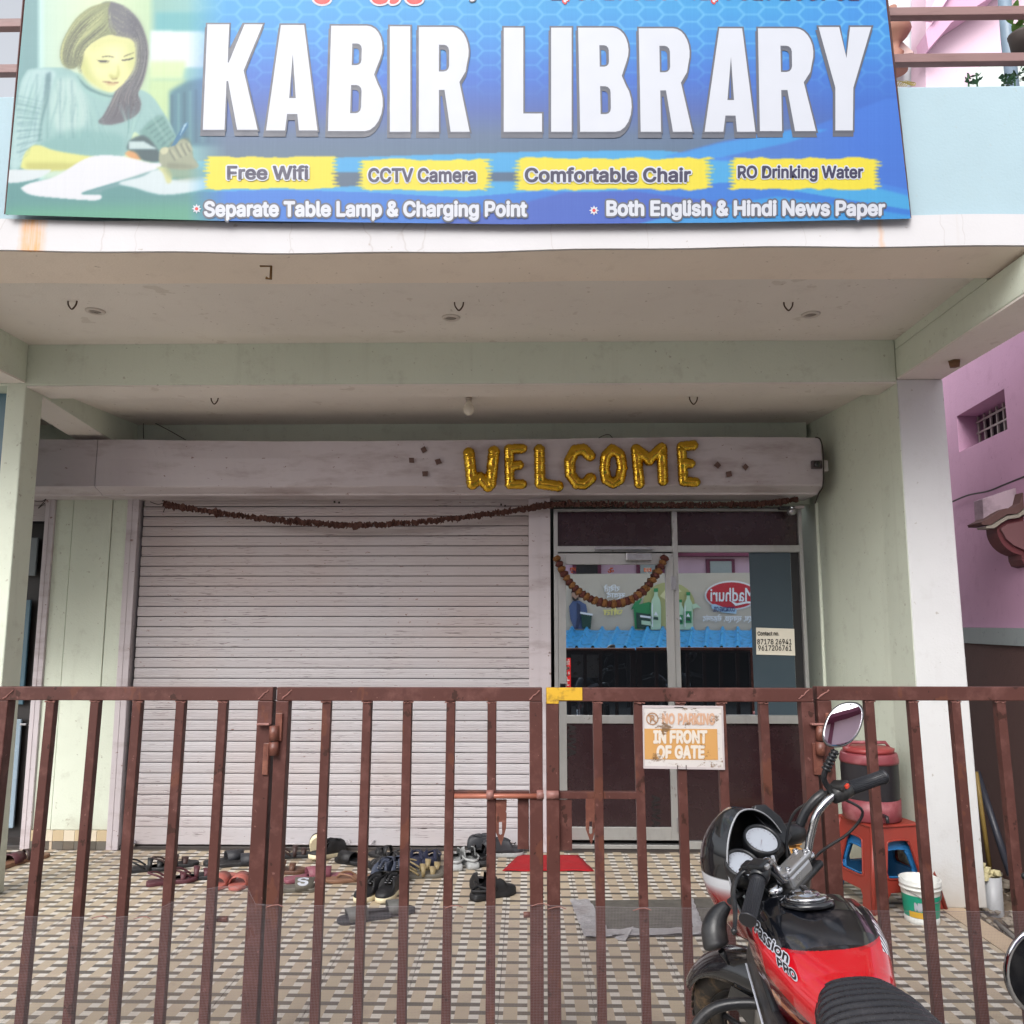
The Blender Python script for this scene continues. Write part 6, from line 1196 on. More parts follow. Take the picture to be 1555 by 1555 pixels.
def footwear(kind, nm, label, cat, px, py, ang, c1, c2, k=1.0, dz=0, tilt=(0, 0), lab=None, mir=1):
    p = Vector(gnd(px, py, dz)); t = thing(nm, label, cat, p, (tilt[0], tilt[1], R(ang)), 'footwear left at the library door'); t.scale = (1.18, 1.12, 1.22)
    if kind == 'slide':
        m = MB(); sole(m, 0, .022, k, .0); m.build('sole', c2, t); m = MB(); strap(m, .0 * k, .085 * k, .046, .042 * k); m.build('strap', c1, t)
    elif kind == 'loops':
        m = MB(); sole(m, 0, .020, k); m.build('sole', c2, t)
        for y0, y1, h in ((.045, .065, .034), (-.005, .012, .05)): m = MB(); strap(m, y0 * k, y1 * k, h, .038 * k); m.build('strap', c1, t)
        m = MB(); m.tube(catmull([(-.034 * k, -.02, .02), (-.036 * k, -.07, .05), (0, -.118 * k, .062), (.036 * k, -.07, .05), (.034 * k, -.02, .02)], 4), .005, 6); m.build('heel_strap', c1, t)
    elif kind == 'flip':
        m = MB(); sole(m, 0, .020, k); m.build('sole', c2, t)
        m = MB()
        for s in (-1, 1): m.tube(catmull([(0, .075 * k, .018), (s * .016 * k, .05 * k, .038), (s * .034 * k, 0, .034), (s * .037 * k, -.03 * k, .014)], 4), .006, 6)
        m.build('strap', c1, t)
    elif kind == 'clog':
        m = MB(); sole(m, 0, .026, k); m.build('sole', c2, t); m = MB(); upper(m, .055, .018, k, (-.10, .035)); m.build('upper', c1, t); fixn(bpy.data.objects[t.children[-1].name]) if t.children else None
        m = MB(); m.tube(catmull([(-.040 * k, .0, .05), (-.042 * k, -.06, .045), (0, -.125 * k, .045), (.042 * k, -.06, .045), (.040 * k, 0, .05)], 4), .005, 6, flat=1.4); m.build('heel_strap', c1, t)
    elif kind == 'shoe':
        m = MB(); sole(m, 0, .026, k); m.build('sole', c2, t); m = MB(); upper(m, .062, .075, k); o = m.build('upper', c1, t); s_ = o.modifiers.new('s', 'SOLIDIFY'); s_.thickness = .004
        m = MB(); m.tube(catmull([(-.018, -.03, .083), (0, -.005, .088), (0, .03, .078), (0, .045, .068)], 3), .007, 6, flat=2.2); m.build('tongue', c1, t)
        for j in range(4): MB().tube([(-.016, .045 - j * .016, .070 + j * .005), (.016, .045 - j * .016, .070 + j * .005)], .0018, 5).build('lace', fm('lace', S(120, 120, 124)), t)
    return t
blk, dbr, dgy = fm('black_rubber', S(26, 26, 29)), fm('dark_brown_leather', S(54, 36, 34)), fm('charcoal_foam', S(44, 45, 50))
maro, pnk, sal, tan = fm('maroon_rubber', S(78, 38, 46)), fm('dusty_rose_rubber', S(128, 74, 86)), fm('salmon_rubber', S(164, 92, 82)), fm('tan_leather', S(124, 90, 70))
gry, lgy, navy, khk = fm('grey_rubber', S(88, 88, 86)), fm('pale_grey_rubber', S(158, 160, 160)), fm('navy_canvas', S(30, 34, 56)), fm('khaki_strap', S(140, 124, 90))
olv, cream, nvst, brn = fm('olive_grey_foam', S(92, 88, 80)), fm('cream_sole', S(220, 208, 176)), fm('striped_denim', S(62, 68, 84)), fm('brown_strap', S(90, 60, 46))
FW = [
 ('slide', 'slipper', 'maroon slipper with a pale sole at the far left edge of the porch', 12, 1316, -8, maro, tan), ('loops', 'sandal', 'dark strappy sandal beside the maroon slipper at the far left', 38, 1308, -35, dbr, tan),
 ('loops', 'sandal', 'black two strap sandal nearest the shutter lock, toe to the right', 226, 1322, -70, blk, blk), ('loops', 'sandal', 'black strappy sandal behind the third fence bar', 264, 1317, -62, dbr, blk),
 ('loops', 'sandal', 'dark maroon sandal lying in front of the black pair', 260, 1341, -64, maro, maro), ('loops', 'sandal', 'maroon and black sandal next to the salmon slippers', 296, 1335, -66, maro, blk),
 ('slide', 'slipper', 'grey black slipper close to the shutter, left of the gate post', 343, 1310, -55, dgy, blk), ('slide', 'slipper', 'grey black slipper touching the gate post', 366, 1314, -75, dgy, blk),
 ('slide', 'slipper', 'salmon pink slipper, left one of the pair', 339, 1342, 178, sal, sal), ('slide', 'slipper', 'salmon pink slipper, right one of the pair by the gate post', 368, 1342, 182, sal, sal),
 ('loops', 'sandal', 'dark brown strappy sandal behind the left gate stile', 446, 1302, -75, dbr, blk), ('slide', 'slipper', 'olive grey slide slipper with a white S mark', 449, 1353, -80, olv, olv),
 ('loops', 'sandal', 'small brown sandal mostly hidden by the gate stile', 428, 1326, -80, brn, brn),
 ('slide', 'slipper', 'dusty rose slipper, left one of the pair', 466, 1336, -60, pnk, pnk), ('slide', 'slipper', 'dusty rose slipper, right one of the pair', 502, 1334, 100, pnk, pnk), 
 ('flip', 'sandal', 'tan flat sandal in front of the third bar of the gate leaf', 532, 1338, 100, tan, tan), ('slide', 'slipper', 'black slipper with a shiny strap near the third bar', 537, 1312, 60, blk, blk),
 ('loops', 'sandal', 'black strappy sandal against the shutter foot, topmost of the heap', 590, 1302, 70, blk, blk), ('loops', 'sandal', 'black tangled sandal in the middle of the heap', 598, 1312, -40, blk, dgy),
 ('loops', 'sandal', 'black sandal with a raised strap behind the striped shoes', 580, 1322, 40, blk, blk), 
 ('shoe', 'sandal', 'grey blue striped shoe at the centre of the heap, left one', 582, 1337, 165, nvst, dgy), ('shoe', 'sandal', 'grey blue striped shoe at the centre of the heap, right one', 606, 1336, 190, nvst, dgy),
 ('clog', 'clog', 'navy clog with white trim behind the khaki sandals, left one', 632, 1314, 185, navy, navy), ('clog', 'clog', 'navy clog with white trim behind the khaki sandals, right one', 655, 1314, 175, navy, navy),
 ('loops', 'sandal', 'khaki strapped sandal, rear one of the pair', 648, 1324, -85, khk, olv), ('loops', 'sandal', 'khaki strapped sandal, front one of the pair', 640, 1332, -75, khk, olv),
 ('clog', 'clog', 'pale grey clog, left one of the pair', 690, 1314, 12, lgy, lgy), ('clog', 'clog', 'pale grey clog, right one of the pair', 712, 1312, 18, lgy, lgy),
 ('clog', 'clog', 'black clog left of the dark sneakers', 728, 1308, 10, blk, blk), ('shoe', 'sneaker', 'dark grey sneaker with white sole touching the red mat', 762, 1300, -78, dgy, lgy), ('shoe', 'sneaker', 'dark grey sneaker behind, against the shutter foot', 740, 1294, -85, dgy, dgy),
 ('shoe', 'sneaker', 'black sneaker with cream sole in front of the heap, left one', 568, 1361, 150, blk, cream), ('shoe', 'sneaker', 'black sneaker with cream sole in front of the heap, right one', 594, 1360, 165, blk, cream),
 ('slide', 'slipper', 'grey ribbed slipper lying apart in front of the sneakers, left one', 555, 1397, 115, gry, dgy), ('slide', 'slipper', 'grey ribbed slipper lying apart behind the mesh, right one', 588, 1389, -70, gry, dgy),
 ('clog', 'clog', 'black clog standing on its own in front of the red mat, rear one', 732, 1354, 20, blk, blk), ('clog', 'clog', 'black clog lying sideways in front of the red mat, front one', 748, 1362, -55, blk, blk)]
for kind, nm, lab, px, py, ang, a, b in FW: footwear(kind, nm if nm != 'sandal' or kind != 'shoe' else 'shoe', lab, {'slipper': 'slipper', 'sandal': 'sandal', 'clog': 'clog', 'sneaker': 'sneaker'}[nm] if kind != 'shoe' else 'shoe', px, py, ang, a, b, 1.0)
for lab, px, py, tl, ang in (('black high top shoe with a cream sole leaning up against the shutter', 482, 1300, (R(62), 0), 200), ('black high top shoe with a cream sole lying by the shutter pull', 497, 1302, (R(8), 0), 150)):
    footwear('shoe', 'shoe', lab, 'shoe', px, py, ang, blk, cream, 1.05, .03 if tl[0] > 1 else .0, tl)
# white S print on the olive slide
sl = [o for o in bpy.data.objects if o.get('label') == 'olive grey slide slipper with a white S mark'][0]
for mbx, mt in text_layers('S', [(.03, M_let, 0)], (0, 0, 1, 1), lambda px, py, l: Vector(((.044 + l) * math.cos(PI * (.40 - .30 * (1 - py)) + .0) , .014 + .05 * (1 - px), .014 + (.050 + l) * math.sin(PI * (.40 - .30 * (1 - py))) ** .7))): mbx.build('lettering', M_let, sl)

# ---------------------------------------------------------------- potted plants on the parapet
M_leaf = pm('plant_leaf', S(112, 156, 70, .7), .5, var=.3, scale=30); M_leaf2 = pm('succulent_leaf', S(54, 96, 58, .7), .5, var=.3, scale=30); M_pot = pm('dark_pot', S(70, 60, 56, .8), .7)
def leafpts(L_, W, q, c, mb, n=5):
    pts = [(0, 0), (W * .7, L_ * .3), (W, L_ * .55), (W * .5, L_ * .85), (0, L_), (-W * .5, L_ * .85), (-W, L_ * .55), (-W * .7, L_ * .3)]
    P3 = [c + q @ Vector((x, y, .12 * L_ * math.sin(y / L_ * 2.5) - abs(x) * .4)) for x, y in pts]; mb.add([p[:] for p in P3] + [(p + q @ Vector((0, 0, -.001)))[:] for p in P3], [tuple(range(8)), tuple(range(8, 16))[::-1]])
def plant(label, px, py, n, L_, W, mat, Y=3.62, spread=.05, pot=True, nm='potted_plant', up=1.0):
    c = Vector(at(px, py, Y)); t = thing(nm, label, 'plant', c, (0, 0, 0), 'plants on the parapet')
    if pot: MB().lathe([(.045, -.12), (.06, 0), (.064, .01), (.056, .012), (.001, .0)], (0, 0, 0), 16).build('pot', M_pot, t)
    for k in range(n):
        a = random.uniform(0, 2 * PI); el = random.uniform(.1, 1.2) * up; st_ = Vector((math.cos(a) * spread * random.random(), math.sin(a) * spread * random.random(), random.uniform(.0, .10) * (L_ / .06)))
        q = (Matrix.Rotation(a, 3, 'Z') @ Matrix.Rotation(el, 3, 'X')); m = MB(); leafpts(L_ * random.uniform(.7, 1.1), W, q, st_, m); m.build('leaf', mat, t)
    MB().tube([(0, 0, -.02), (0, 0, .06), (.01, 0, .14 * L_ / .06 * .6)], .004, 5).build('stem', M_leaf2, t); return t
plant('yellow green broad leaved pot plant by the grey pole', 1552, 56, 16, .075, .02, M_leaf, 3.75, .06); plant('bushy small leaved plant on the parapet at the right edge', 1541, 125, 60, .022, .009, M_leaf2, 3.62, .07, False)
plant('small dark succulent on the parapet, right one', 1484, 129, 9, .035, .009, M_leaf2, 3.6, .01, False); plant('small dark succulent on the parapet, left one', 1471, 129, 5, .022, .009, M_leaf2, 3.6, .008, False)
tw = MB()
for k in range(6): tw.tube(catmull([at(1360 + k * 3, 131, 3.6), at(1363 + k * 4, 123 + k % 3, 3.6), at(1375 + k * 3, 126, 3.6), at(1384 + k, 130, 3.6)], 4), .002, 4)
tag(tw.build('dry_twigs', pm('dry_twig', S(176, 160, 90, .8), .8)), 'dry yellow twigs lying on the parapet beside the sign', 'twigs')
# ================================================================ MOTORCYCLES (x right, y forward, z up; rear axle at y = 0)
AX = Vector((0, -math.sin(R(26.5)), math.cos(R(26.5)))); AH = Vector((0, .88, .95))
def bike(label, loc, heading, lean, steer, tankfn, M_cowl, M_tankm, M_side, letters=False, gw=1.0, nm='parked_motorcycle', dirtcol=None):
    t = thing(nm, label, 'motorcycle', loc, (0, -lean, heading))
    ST = Matrix.Rotation(steer, 3, AX)
    def S_(p): return AH + ST @ (Vector(p) - AH)
    def mk(mb, name, mat, st=False, parent=None, fix=False, bev=0):
        if st: mb.map(S_)
        o = mb.build(name, mat, parent or t)
        if fix: fixn(o)
        if bev: bevel(o, bev)
        return o
    M_tyre = pm('tyre_rubber', S(46, 42, 38), .75, var=.3, scale=12, dirt=S(150, 120, 82), dirt_amt=.95, dscale=7, bmp=.3, space='Object'); M_rim = pm('black_rim', S(40, 40, 42), .4, .3, dirt=S(110, 96, 78), dirt_amt=.6, space='Object')
    M_fork = pm('fork_alloy', S(128, 124, 118), .42, .7, dirt=S(90, 78, 62), dirt_amt=.6, space='Object'); M_eng = pm('engine_alloy', S(96, 98, 102), .5, .6, dirt=S(50, 44, 40), dirt_amt=.7, space='Object')
    M_bp = pm('bike_black_plastic', S(26, 28, 32), .36, var=.2, scale=14, dirt=S(96, 92, 88), dirt_amt=.35, dscale=8, space='Object', bmp=.1); M_gb = pm('bike_gloss_black', S(15, 17, 22), .18, dirt=S(96, 96, 100), dirt_amt=.16, space='Object', coat=.8, bmp=.04)
    M_grip = pm('grip_rubber', S(34, 35, 40), .42, space='Object'); M_chr = pm('bike_chrome', S(205, 206, 210), .14, 1, dirt=S(96, 84, 70), dirt_amt=.3, dscale=16, space='Object', bmp=.03); M_al = pm('cast_alloy', S(200, 200, 202), .3, .85, var=.08, space='Object', dirt=S(130, 124, 116), dirt_amt=.35)
    # wheels
    def wheel(cy, st):
        c = Vector((0, cy, .30)); q = Matrix.Rotation(R(90), 3, 'Y'); m = MB()
        m.lathe([(.222, -.020), (.235, -.034), (.262, -.042), (.285, -.034), (.297, -.018), (.301, 0), (.297, .018), (.285, .034), (.262, .042), (.235, .034), (.222, .020)], c, 56, q, cap=False)
        w_ = mk(m, 'tyre', M_tyre, st); m = MB()
        for k in range(56):   # tread blocks
            a = 2 * PI * k / 56
            for s in (-1, 1):
                for r_, x_ in ((.3005, .010), (.293, .026)):
                    cc = c + Vector((s * x_, r_ * math.cos(a + s * .03), r_ * math.sin(a + s * .03))); tv = Vector((0, -math.sin(a), math.cos(a))) * .011; nv = Vector((s * .25, math.cos(a), math.sin(a))) * .0035; xv = Vector((.0065, 0, 0))
                    m.prism([cc - tv - xv, cc + tv - xv, cc + tv + xv + tv * .2, cc - tv + xv + tv * .2], nv)
        o = mk(m, 'tread', M_tyre, st, w_); tag(o, kind='stuff'); m = MB()
        m.lathe([(.224, -.030), (.228, -.030), (.226, -.022), (.205, -.016), (.196, -.012), (.196, .012), (.205, .016), (.226, .022), (.228, .030), (.224, .030), (.205, .022), (.188, .014), (.188, -.014), (.205, -.022)], c, 48, q, cap=False); mk(m, 'rim', M_rim, st)
        for k in range(5):    # cast spokes
            a = 2 * PI * k / 5 + .3; d_ = Vector((0, math.cos(a), math.sin(a))); p_ = Vector((0, -math.sin(a), math.cos(a)))
            for s in (-1, 1): mk(MB().tube([c + d_ * .03 + p_ * .012 * s, c + d_ * .11 + p_ * .028 * s, c + d_ * .195 + p_ * .035 * s], [.010, .009, .010], 6), 'spoke', M_rim, st)
        mk(MB().lathe([(.02, -.05), (.055, -.045), (.06, -.02), (.06, .02), (.055, .045), (.02, .05)], c, 24, q), 'hub', M_fork, st)
    wheel(1.235, True); wheel(0, False)
    # fork legs: stanchion and slider
    fd = Vector((0, -math.sin(R(30)), math.cos(R(30))))
    for s in (-1, 1):
        b0 = Vector((s * .088, 1.235, .30)); mk(MB().tube([b0 + fd * -.02, b0 + fd * .30], [.026, .027], 14), 'fork_slider', M_fork, True); mk(MB().tube([b0 + fd * .30, b0 + fd * .34], [.031, .030], 14), 'fork_seal', M_bp, True); mk(MB().tube([b0 + fd * .34, b0 + fd * .74], .0165, 14), 'fork_tube', M_fork, True)
    bt = Vector((0, .868, .930))
    mk(MB().box(-.105, .105, bt.y - .04, bt.y + .025, bt.z - .024, bt.z - .004, .008), 'top_yoke', M_bp, True); mk(MB().box(-.11, .11, bt.y + .03, bt.y + .11, bt.z - .20, bt.z - .165, .008), 'lower_yoke', M_bp, True)
    for s in (-1, 1): mk(MB().lathe([(.022, 0), (.022, .012), (.016, .020), (.001, .021)], (s * .088, bt.y - .004, bt.z + .004), 16), 'fork_cap', M_chr, True)
    # front mudguard with side skirt and stay
    m = MB(); rings = []
    for i in range(25):
        a = R(134 - 116 * i / 24); r_ = .328 + .012 * math.sin(i / 24 * PI); hwid = .070 - .012 * abs(i / 24 - .5); dr = .036 + .026 * math.exp(-((i - 11) / 4.5) ** 2)
        row = []
        for k in range(11):
            u = -1 + 2 * k / 10; x = hwid * math.sin(u * PI / 2) * (1.0); rr = r_ - (dr * (1 - math.cos(u * PI / 2)) ** 1.2) 
            row.append(Vector((x, 1.235 + rr * math.cos(PI - a) * -1 * -1 if False else 1.235 - rr * math.cos(a), .30 + rr * math.sin(a))))
        rings.append([v_[:] for v_ in row])
    m.loft(rings, False, False); o = mk(m, 'front_mudguard', M_gb, True); s_ = o.modifiers.new('s', 'SOLIDIFY'); s_.thickness = .004; s_.offset = -1
    for s in (-1, 1):
        pts = [(s * .072, 1.235 - .10, .55), (s * .074, 1.235 - .02, .58), (s * .074, 1.235 + .02, .53), (s * .077, 1.235 - .05, .42), (s * .077, 1.235 - .09, .43)]
        mk(MB().prism([Vector(p) for p in pts], (s * .004, 0, 0)), 'mudguard_bracket', M_gb, True)
        mk(MB().tube([(s * .074, 1.235 - .20, .50), (s * .08, 1.235 - .06, .34), (s * .084, 1.235, .30)], .006, 6), 'mudguard_stay', M_bp, True)
    # tank
    def tk(u, v_):   # u 0 rear .. 1 front, v_ -1 left foot .. 1 right foot
        y = .40 + .47 * u
        w_ = np.interp(u, [0, .15, .4, .65, .85, 1], [.095, .122, .158, .168, .145, .085]); zt_ = np.interp(u, [0, .12, .3, .55, .75, .9, 1], [.822, .838, .866, .910, .922, .906, .874]); zb_ = np.interp(u, [0, .3, .7, 1], [.66, .63, .64, .72])
        a = v_ * R(118); sx_ = math.sin(a); cx_ = math.cos(a); sg_ = 1 if sx_ >= 0 else -1
        x = w_ * sg_ * abs(sx_) ** .85
        zmid = zt_ - .05 - .025 * abs(u - .5)
        if cx_ >= 0: z = zmid + (zt_ - zmid) * cx_ ** .72
        else: z = zmid + (zmid - zb_) * (-(abs(cx_)) / .47) * 1.0; x *= (1 - .28 * (abs(cx_) / .47) ** 1.5)
        # scoop groove along the shoulder of the tank
        g = math.exp(-((abs(v_) - .42) / .05) ** 2) * math.exp(-((u - .72) / .28) ** 2); x *= (1 - .035 * g); z -= .008 * g
        return Vector((x, y, z))
    NUt, NVt = (220, 240) if letters else (60, 70); m = MB(); m.loft([[tk(i / NUt, -1 + 2 * k / NVt)[:] for k in range(NVt + 1)] for i in range(NUt + 1)], False, False)
    cs = [tankfn(i / NUt, -1 + 2 * k / NVt) for i in range(NUt + 1) for k in range(NVt + 1)]
    tank = m.build('fuel_tank', None, t); ca_ = tank.data.color_attributes.new('paint', 'FLOAT_COLOR', 'POINT'); ca_.data.foreach_set('color', np.array(cs, dtype=np.float32).ravel()); tank.data.materials.append(M_tankm)
    for u_ in (0, 1):
        c_ = tk(u_, 0); mbc = MB(); ring = [tk(u_, -1 + 2 * k / 30)[:] for k in range(31)]; mbc.add(ring, [tuple(range(31))]); mbc.build('tank_end', M_gb, tank)
    # filler cap on a raised round seat
    cc = tk(.66, 0); q = Matrix.Rotation(R(-6), 3, 'X'); mk(MB().lathe([(.072, -.006), (.070, .004), (.058, .008), (.001, .008)], cc, 32, q), 'cap_seat', M_gb, parent=tank)
    mk(MB().lathe([(.054, .008), (.055, .014), (.050, .017), (.040, .0175), (.036, .022), (.030, .026), (.001, .027)], cc, 36, q), 'filler_cap', M_chr, parent=tank)
    mk(MB().box(cc.x - .010, cc.x + .010, cc.y - .028, cc.y + .022, cc.z + .026, cc.z + .036, .004), 'cap_flap', M_chr, parent=tank)
    if letters:
        def tplace(lift):   # text space (0..1 reading direction) -> left flank, running front to rear and down
            def f(px, py, l): 
                u = .60 - .37 * px - .07 * py; v_ = -.53 + .23 * px - .10 * py
                p = tk(u, v_); e1 = tk(u + .01, v_) - p; e2 = tk(u, v_ + .01) - p; n_ = e1.cross(e2).normalized()
                if n_.x > 0: n_ = -n_
                return p + n_ * (.0012 + l)
            return f
        put_text('Passion', [(.095, M_let, .0), (.02, M_ptxt, .0012)], (0.02, 0.0, .78, 1.0), tplace(0), tank, shear=.35, sans=False)
        put_text('PRO', [(.10, M_let, .0), (.03, M_ptxt, .0012)], (0.52, 1.20, .88, 1.85), tplace(0), tank, shear=.2)
    # seat, ribbed
    def seatp(u, v_): # u 0 nose .. 1 tail
        y = .468 - .80 * u; w_ = np.interp(u, [0, .04, .12, .3, .6, 1], [.055, .088, .116, .148, .165, .14]); zt_ = np.interp(u, [0, .05, .15, .35, .55, .62, 1], [.815, .836, .832, .806, .806, .83, .85])
        rib = .0048 * (abs(math.sin(u * .80 / .023 * PI)) ** 2.2 - .5) * min(1, max(0, (.92 - abs(v_)) * 6)) * (1 if u > .05 else 0)
        a = v_ * R(100); return Vector((.012 + w_ * (abs(math.sin(a)) ** .8) * (1 if a > 0 else -1), y + .028 * (1 - v_ * v_) * (1 if u < .5 else 1) - .02, zt_ - .075 + (.075 + rib) * max(math.cos(a), -.2) ** (.45 if math.cos(a) > 0 else 1) if math.cos(a) > 0 else zt_ - .075 + .1 * math.cos(a)))
    m = MB(); m.loft([[seatp(i / 560, -1 + 2 * k / 32)[:] for k in range(33)] for i in range(561)], False, False); mk(m, 'seat', pm('seat_vinyl', S(34, 34, 38), .26, var=.15, scale=12, space='Object', dirt=S(90, 84, 84), dirt_amt=.2, bmp=.02))
    m = MB(); m.add([seatp(0, -1 + 2 * k / 20)[:] for k in range(21)], [tuple(range(21))]); mk(m, 'seat_front', M_bp)
    for s in (-1, 1): mk(MB().tube([seatp(u, s * .80) + Vector((0, 0, .002)) for u in np.linspace(.03, .9, 40)], .003, 5), 'seat_piping', M_bp)
    # shrouds and side panels below tank and seat
    for s in (-1, 1):
        out = [(.86, .74), (.80, .80), (.60, .70), (.44, .70), (.38, .62), (.42, .46), (.52, .44), (.66, .56), (.80, .62)]
        mk(MB().prism([Vector((s * .125, y, z)) for y, z in out], (s * .022, 0, 0)), 'tank_shroud', M_bp, bev=.008)
        out = [(.40, .72), (.10, .74), (-.10, .70), (.06, .50), (.30, .46), (.40, .56)]; mk(MB().prism([Vector((s * .10, y, z)) for y, z in out], (s * .03, 0, 0)), 'side_panel', M_side, bev=.01)
        pts = catmull([(s * .152, .84, .72), (s * .156, .70, .64), (s * .156, .56, .52), (s * .152, .45, .45)], 6); mk(MB().tube(pts, .003, 5), 'white_stripe', M_let)
    # engine, frame, exhaust
    mk(MB().box(-.11, .11, .42, .78, .22, .50, .05), 'engine_block', M_eng, bev=.0); 
    for k in range(8): mk(MB().box(-.085, .085, .62, .80, .44 + k * .022, .452 + k * .022, .003), 'cylinder_fin', M_eng)
    mk(MB().lathe([(.10, -.02), (.105, 0), (.10, .03), (.06, .045), (.001, .05)], (-.11, .52, .36), 28, Matrix.Rotation(R(-90), 3, 'Y')), 'engine_cover', M_eng)
    mk(MB().tube([(0, .86, .90), (0, .80, .60), (0, .74, .34), (0, .5, .2)], .02, 10), 'down_tube', M_bp); mk(MB().tube([(0, .86, .86), (0, .5, .72), (0, -.2, .68)], .022, 10), 'frame_spine', M_bp)
    mk(MB().tube(catmull([(.06, .80, .46), (.09, .88, .36), (.12, .78, .24), (.14, .3, .22), (.16, -.2, .30)], 6), .022, 10), 'exhaust_pipe', M_chr); mk(MB().tube([(.16, .1, .25), (.17, -.45, .36)], [.035, .045], 14), 'silencer', M_chr)
    for s in (-1, 1): mk(MB().tube([(s * .09, .1, .34), (s * .09, -.02, .30)], .02, 8), 'swingarm', M_bp); mk(MB().tube([(s * .13, -.05, .34), (s * .13, -.14, .62)], [.028, .024], 10), 'shock_absorber', M_chr)
    mk(MB().tube([(-.1, .35, .24), (-.24, .30, .02)], .011, 8), 'side_stand', M_bp)
    mk(MB().box(-.09, .09, -.42, -.30, .70, .80, .03), 'tail_lamp', flat('tail_red', S(170, 20, 20), .3)); 
    m = MB(); rings = []
    for i in range(13):
        a = R(20 + 110 * i / 12); rings.append([(x, -.335 * math.cos(a) - .0, .30 + .335 * math.sin(a) - abs(x) * .3) for x in (-.07, -.04, 0, .04, .07)])
    m.loft(rings, False, False); mk(m, 'rear_mudguard', M_bp)
    # leg guard: chromed loop each side with black sleeve
    for s in (-1, 1):
        g_ = catmull([(s * .03, .80, .60), (s * .14 * gw, .84, .615), (s * .25 * gw, .86, .60), (s * .315 * gw, .86, .54), (s * .325 * gw, .85, .44), (s * .29 * gw, .83, .34), (s * .18 * gw, .79, .28), (s * .04, .74, .26)], 8)
        mk(MB().tube(g_, .0125, 12), 'leg_guard', M_chr); mk(MB().tube(g_[6:25], .0155, 12), 'guard_sleeve', M_bp)
    if not letters: mk(MB().prism([Vector((s_, .80, z_)) for s_, z_ in ((-.05, .60), (-.26, .60), (-.39, .57), (-.43, .48), (-.39, .36), (-.24, .30), (-.05, .30))], (0, .03, 0)), 'leg_shield', M_side, bev=.012)
    if not letters:
        rc_ = Vector((-.335, .86, .80)); mk(MB().lathe([(.001, .03), (.09, .02), (.118, -.01), (.122, -.03)], rc_, 32, Matrix.Rotation(R(-82), 3, 'X')), 'guard_lamp', M_gb); mk(MB().lathe([(.118, -.034), (.127, -.034), (.129, -.024), (.121, -.020)], rc_, 36, Matrix.Rotation(R(-82), 3, 'X'), cap=False), 'lamp_ring', M_chr)
    # ---- steering head: bars, clamps, dials, cowl
    cz = .957; cyy = .845
    hb = [(0, .845, .957), (.062, .845, .957), (.098, .828, 1.006), (.130, .803, 1.055), (.185, .775, 1.078), (.25, .751, 1.072), (.365, .713, 1.048)]; bar = catmull([(-x, y, z) for x, y, z in hb[:0:-1]] + hb, 6)
    mk(MB().tube(bar, .0112, 14), 'handlebar', M_chr, True)
    for s in (-1, 1):
        e0, e1 = Vector((s * .245, .753, 1.0725)), Vector((s * .370, .712, 1.047)); mk(MB().tube([e0, e0 + (e1 - e0) * .03, e1 - (e1 - e0) * .06, e1 - (e1 - e0) * .055, e1], [.021, .0182, .0188, .0215, .021], 18), 'grip', M_grip, True)
        m = MB()
        for k in range(24):
            a = 2 * PI * k / 24; d_ = (e1 - e0).normalized(); u1 = d_.cross(Vector((0, 0, 1))).normalized(); u2 = d_.cross(u1); o_ = (u1 * math.cos(a) + u2 * math.sin(a)) * .0188; m.tube([e0 + (e1 - e0) * .06 + o_, e0 + (e1 - e0) * .92 + o_], .0011, 4)
        tag(mk(m, 'grip_rib', M_grip, True), kind='stuff')
        h0, h1 = Vector((s * .188, .774, 1.078)), Vector((s * .244, .754, 1.073)); mk(MB().tube([h0, h0 * .5 + h1 * .5, h1], [.022, .026, .024], 14), 'switch_housing', M_bp, True)
        mk(MB().box(min(s * .195, s * .235), max(s * .195, s * .235), .735, .785, 1.088, 1.108, .006), 'switch_block', M_bp, True)
        mk(MB().box(s * .215 - .008, s * .215 + .008, .728, .740, 1.090, 1.102, .003), 'switch_button', M_al if s < 0 else flat('switch_red', S(190, 60, 40), .4), True)
        # lever and perch
        lv = catmull([(s * .185, .815, 1.070), (s * .215, .838, 1.066), (s * .27, .826, 1.056), (s * .33, .785, 1.036), (s * .385, .755, 1.022)], 5)
        mk(MB().tube(lv, [.010 - .004 * i / len(lv) for i in range(len(lv))], 8, flat=.6), 'lever', M_bp, True); mk(MB().lathe([(.001, -.009), (.007, -.006), (.0085, 0), (.007, .006), (.001, .009)], lv[-1], 12), 'lever_tip', M_bp, True); mk(MB().box(min(s * .170, s * .205), max(s * .170, s * .205), .78, .84, 1.058, 1.084, .006), 'lever_perch', M_bp, True)
    # riser clamps, cast plate with four bolts
    mk(MB().box(-.062, .062, cyy - .026, cyy + .026, cz + .006, cz + .024, .006), 'bar_clamp', M_al, True); mk(MB().box(-.054, .054, cyy - .018, cyy + .018, cz - .036, cz + .005, .01), 'bar_riser', M_al, True)
    for bxx in (-.047, .047):
        for byy in (-.017, .017): mk(MB().lathe([(.0085, 0), (.0085, .005), (.006, .006), (.005, .003), (.001, .003)], (bxx, cyy + byy, cz + .024), 12), 'clamp_bolt', M_chr, True)
    # instrument pod: housing with two dials and a key ear
    q = Matrix.Rotation(R(38), 3, 'X'); dc = Vector((-.015, .955, 1.008))
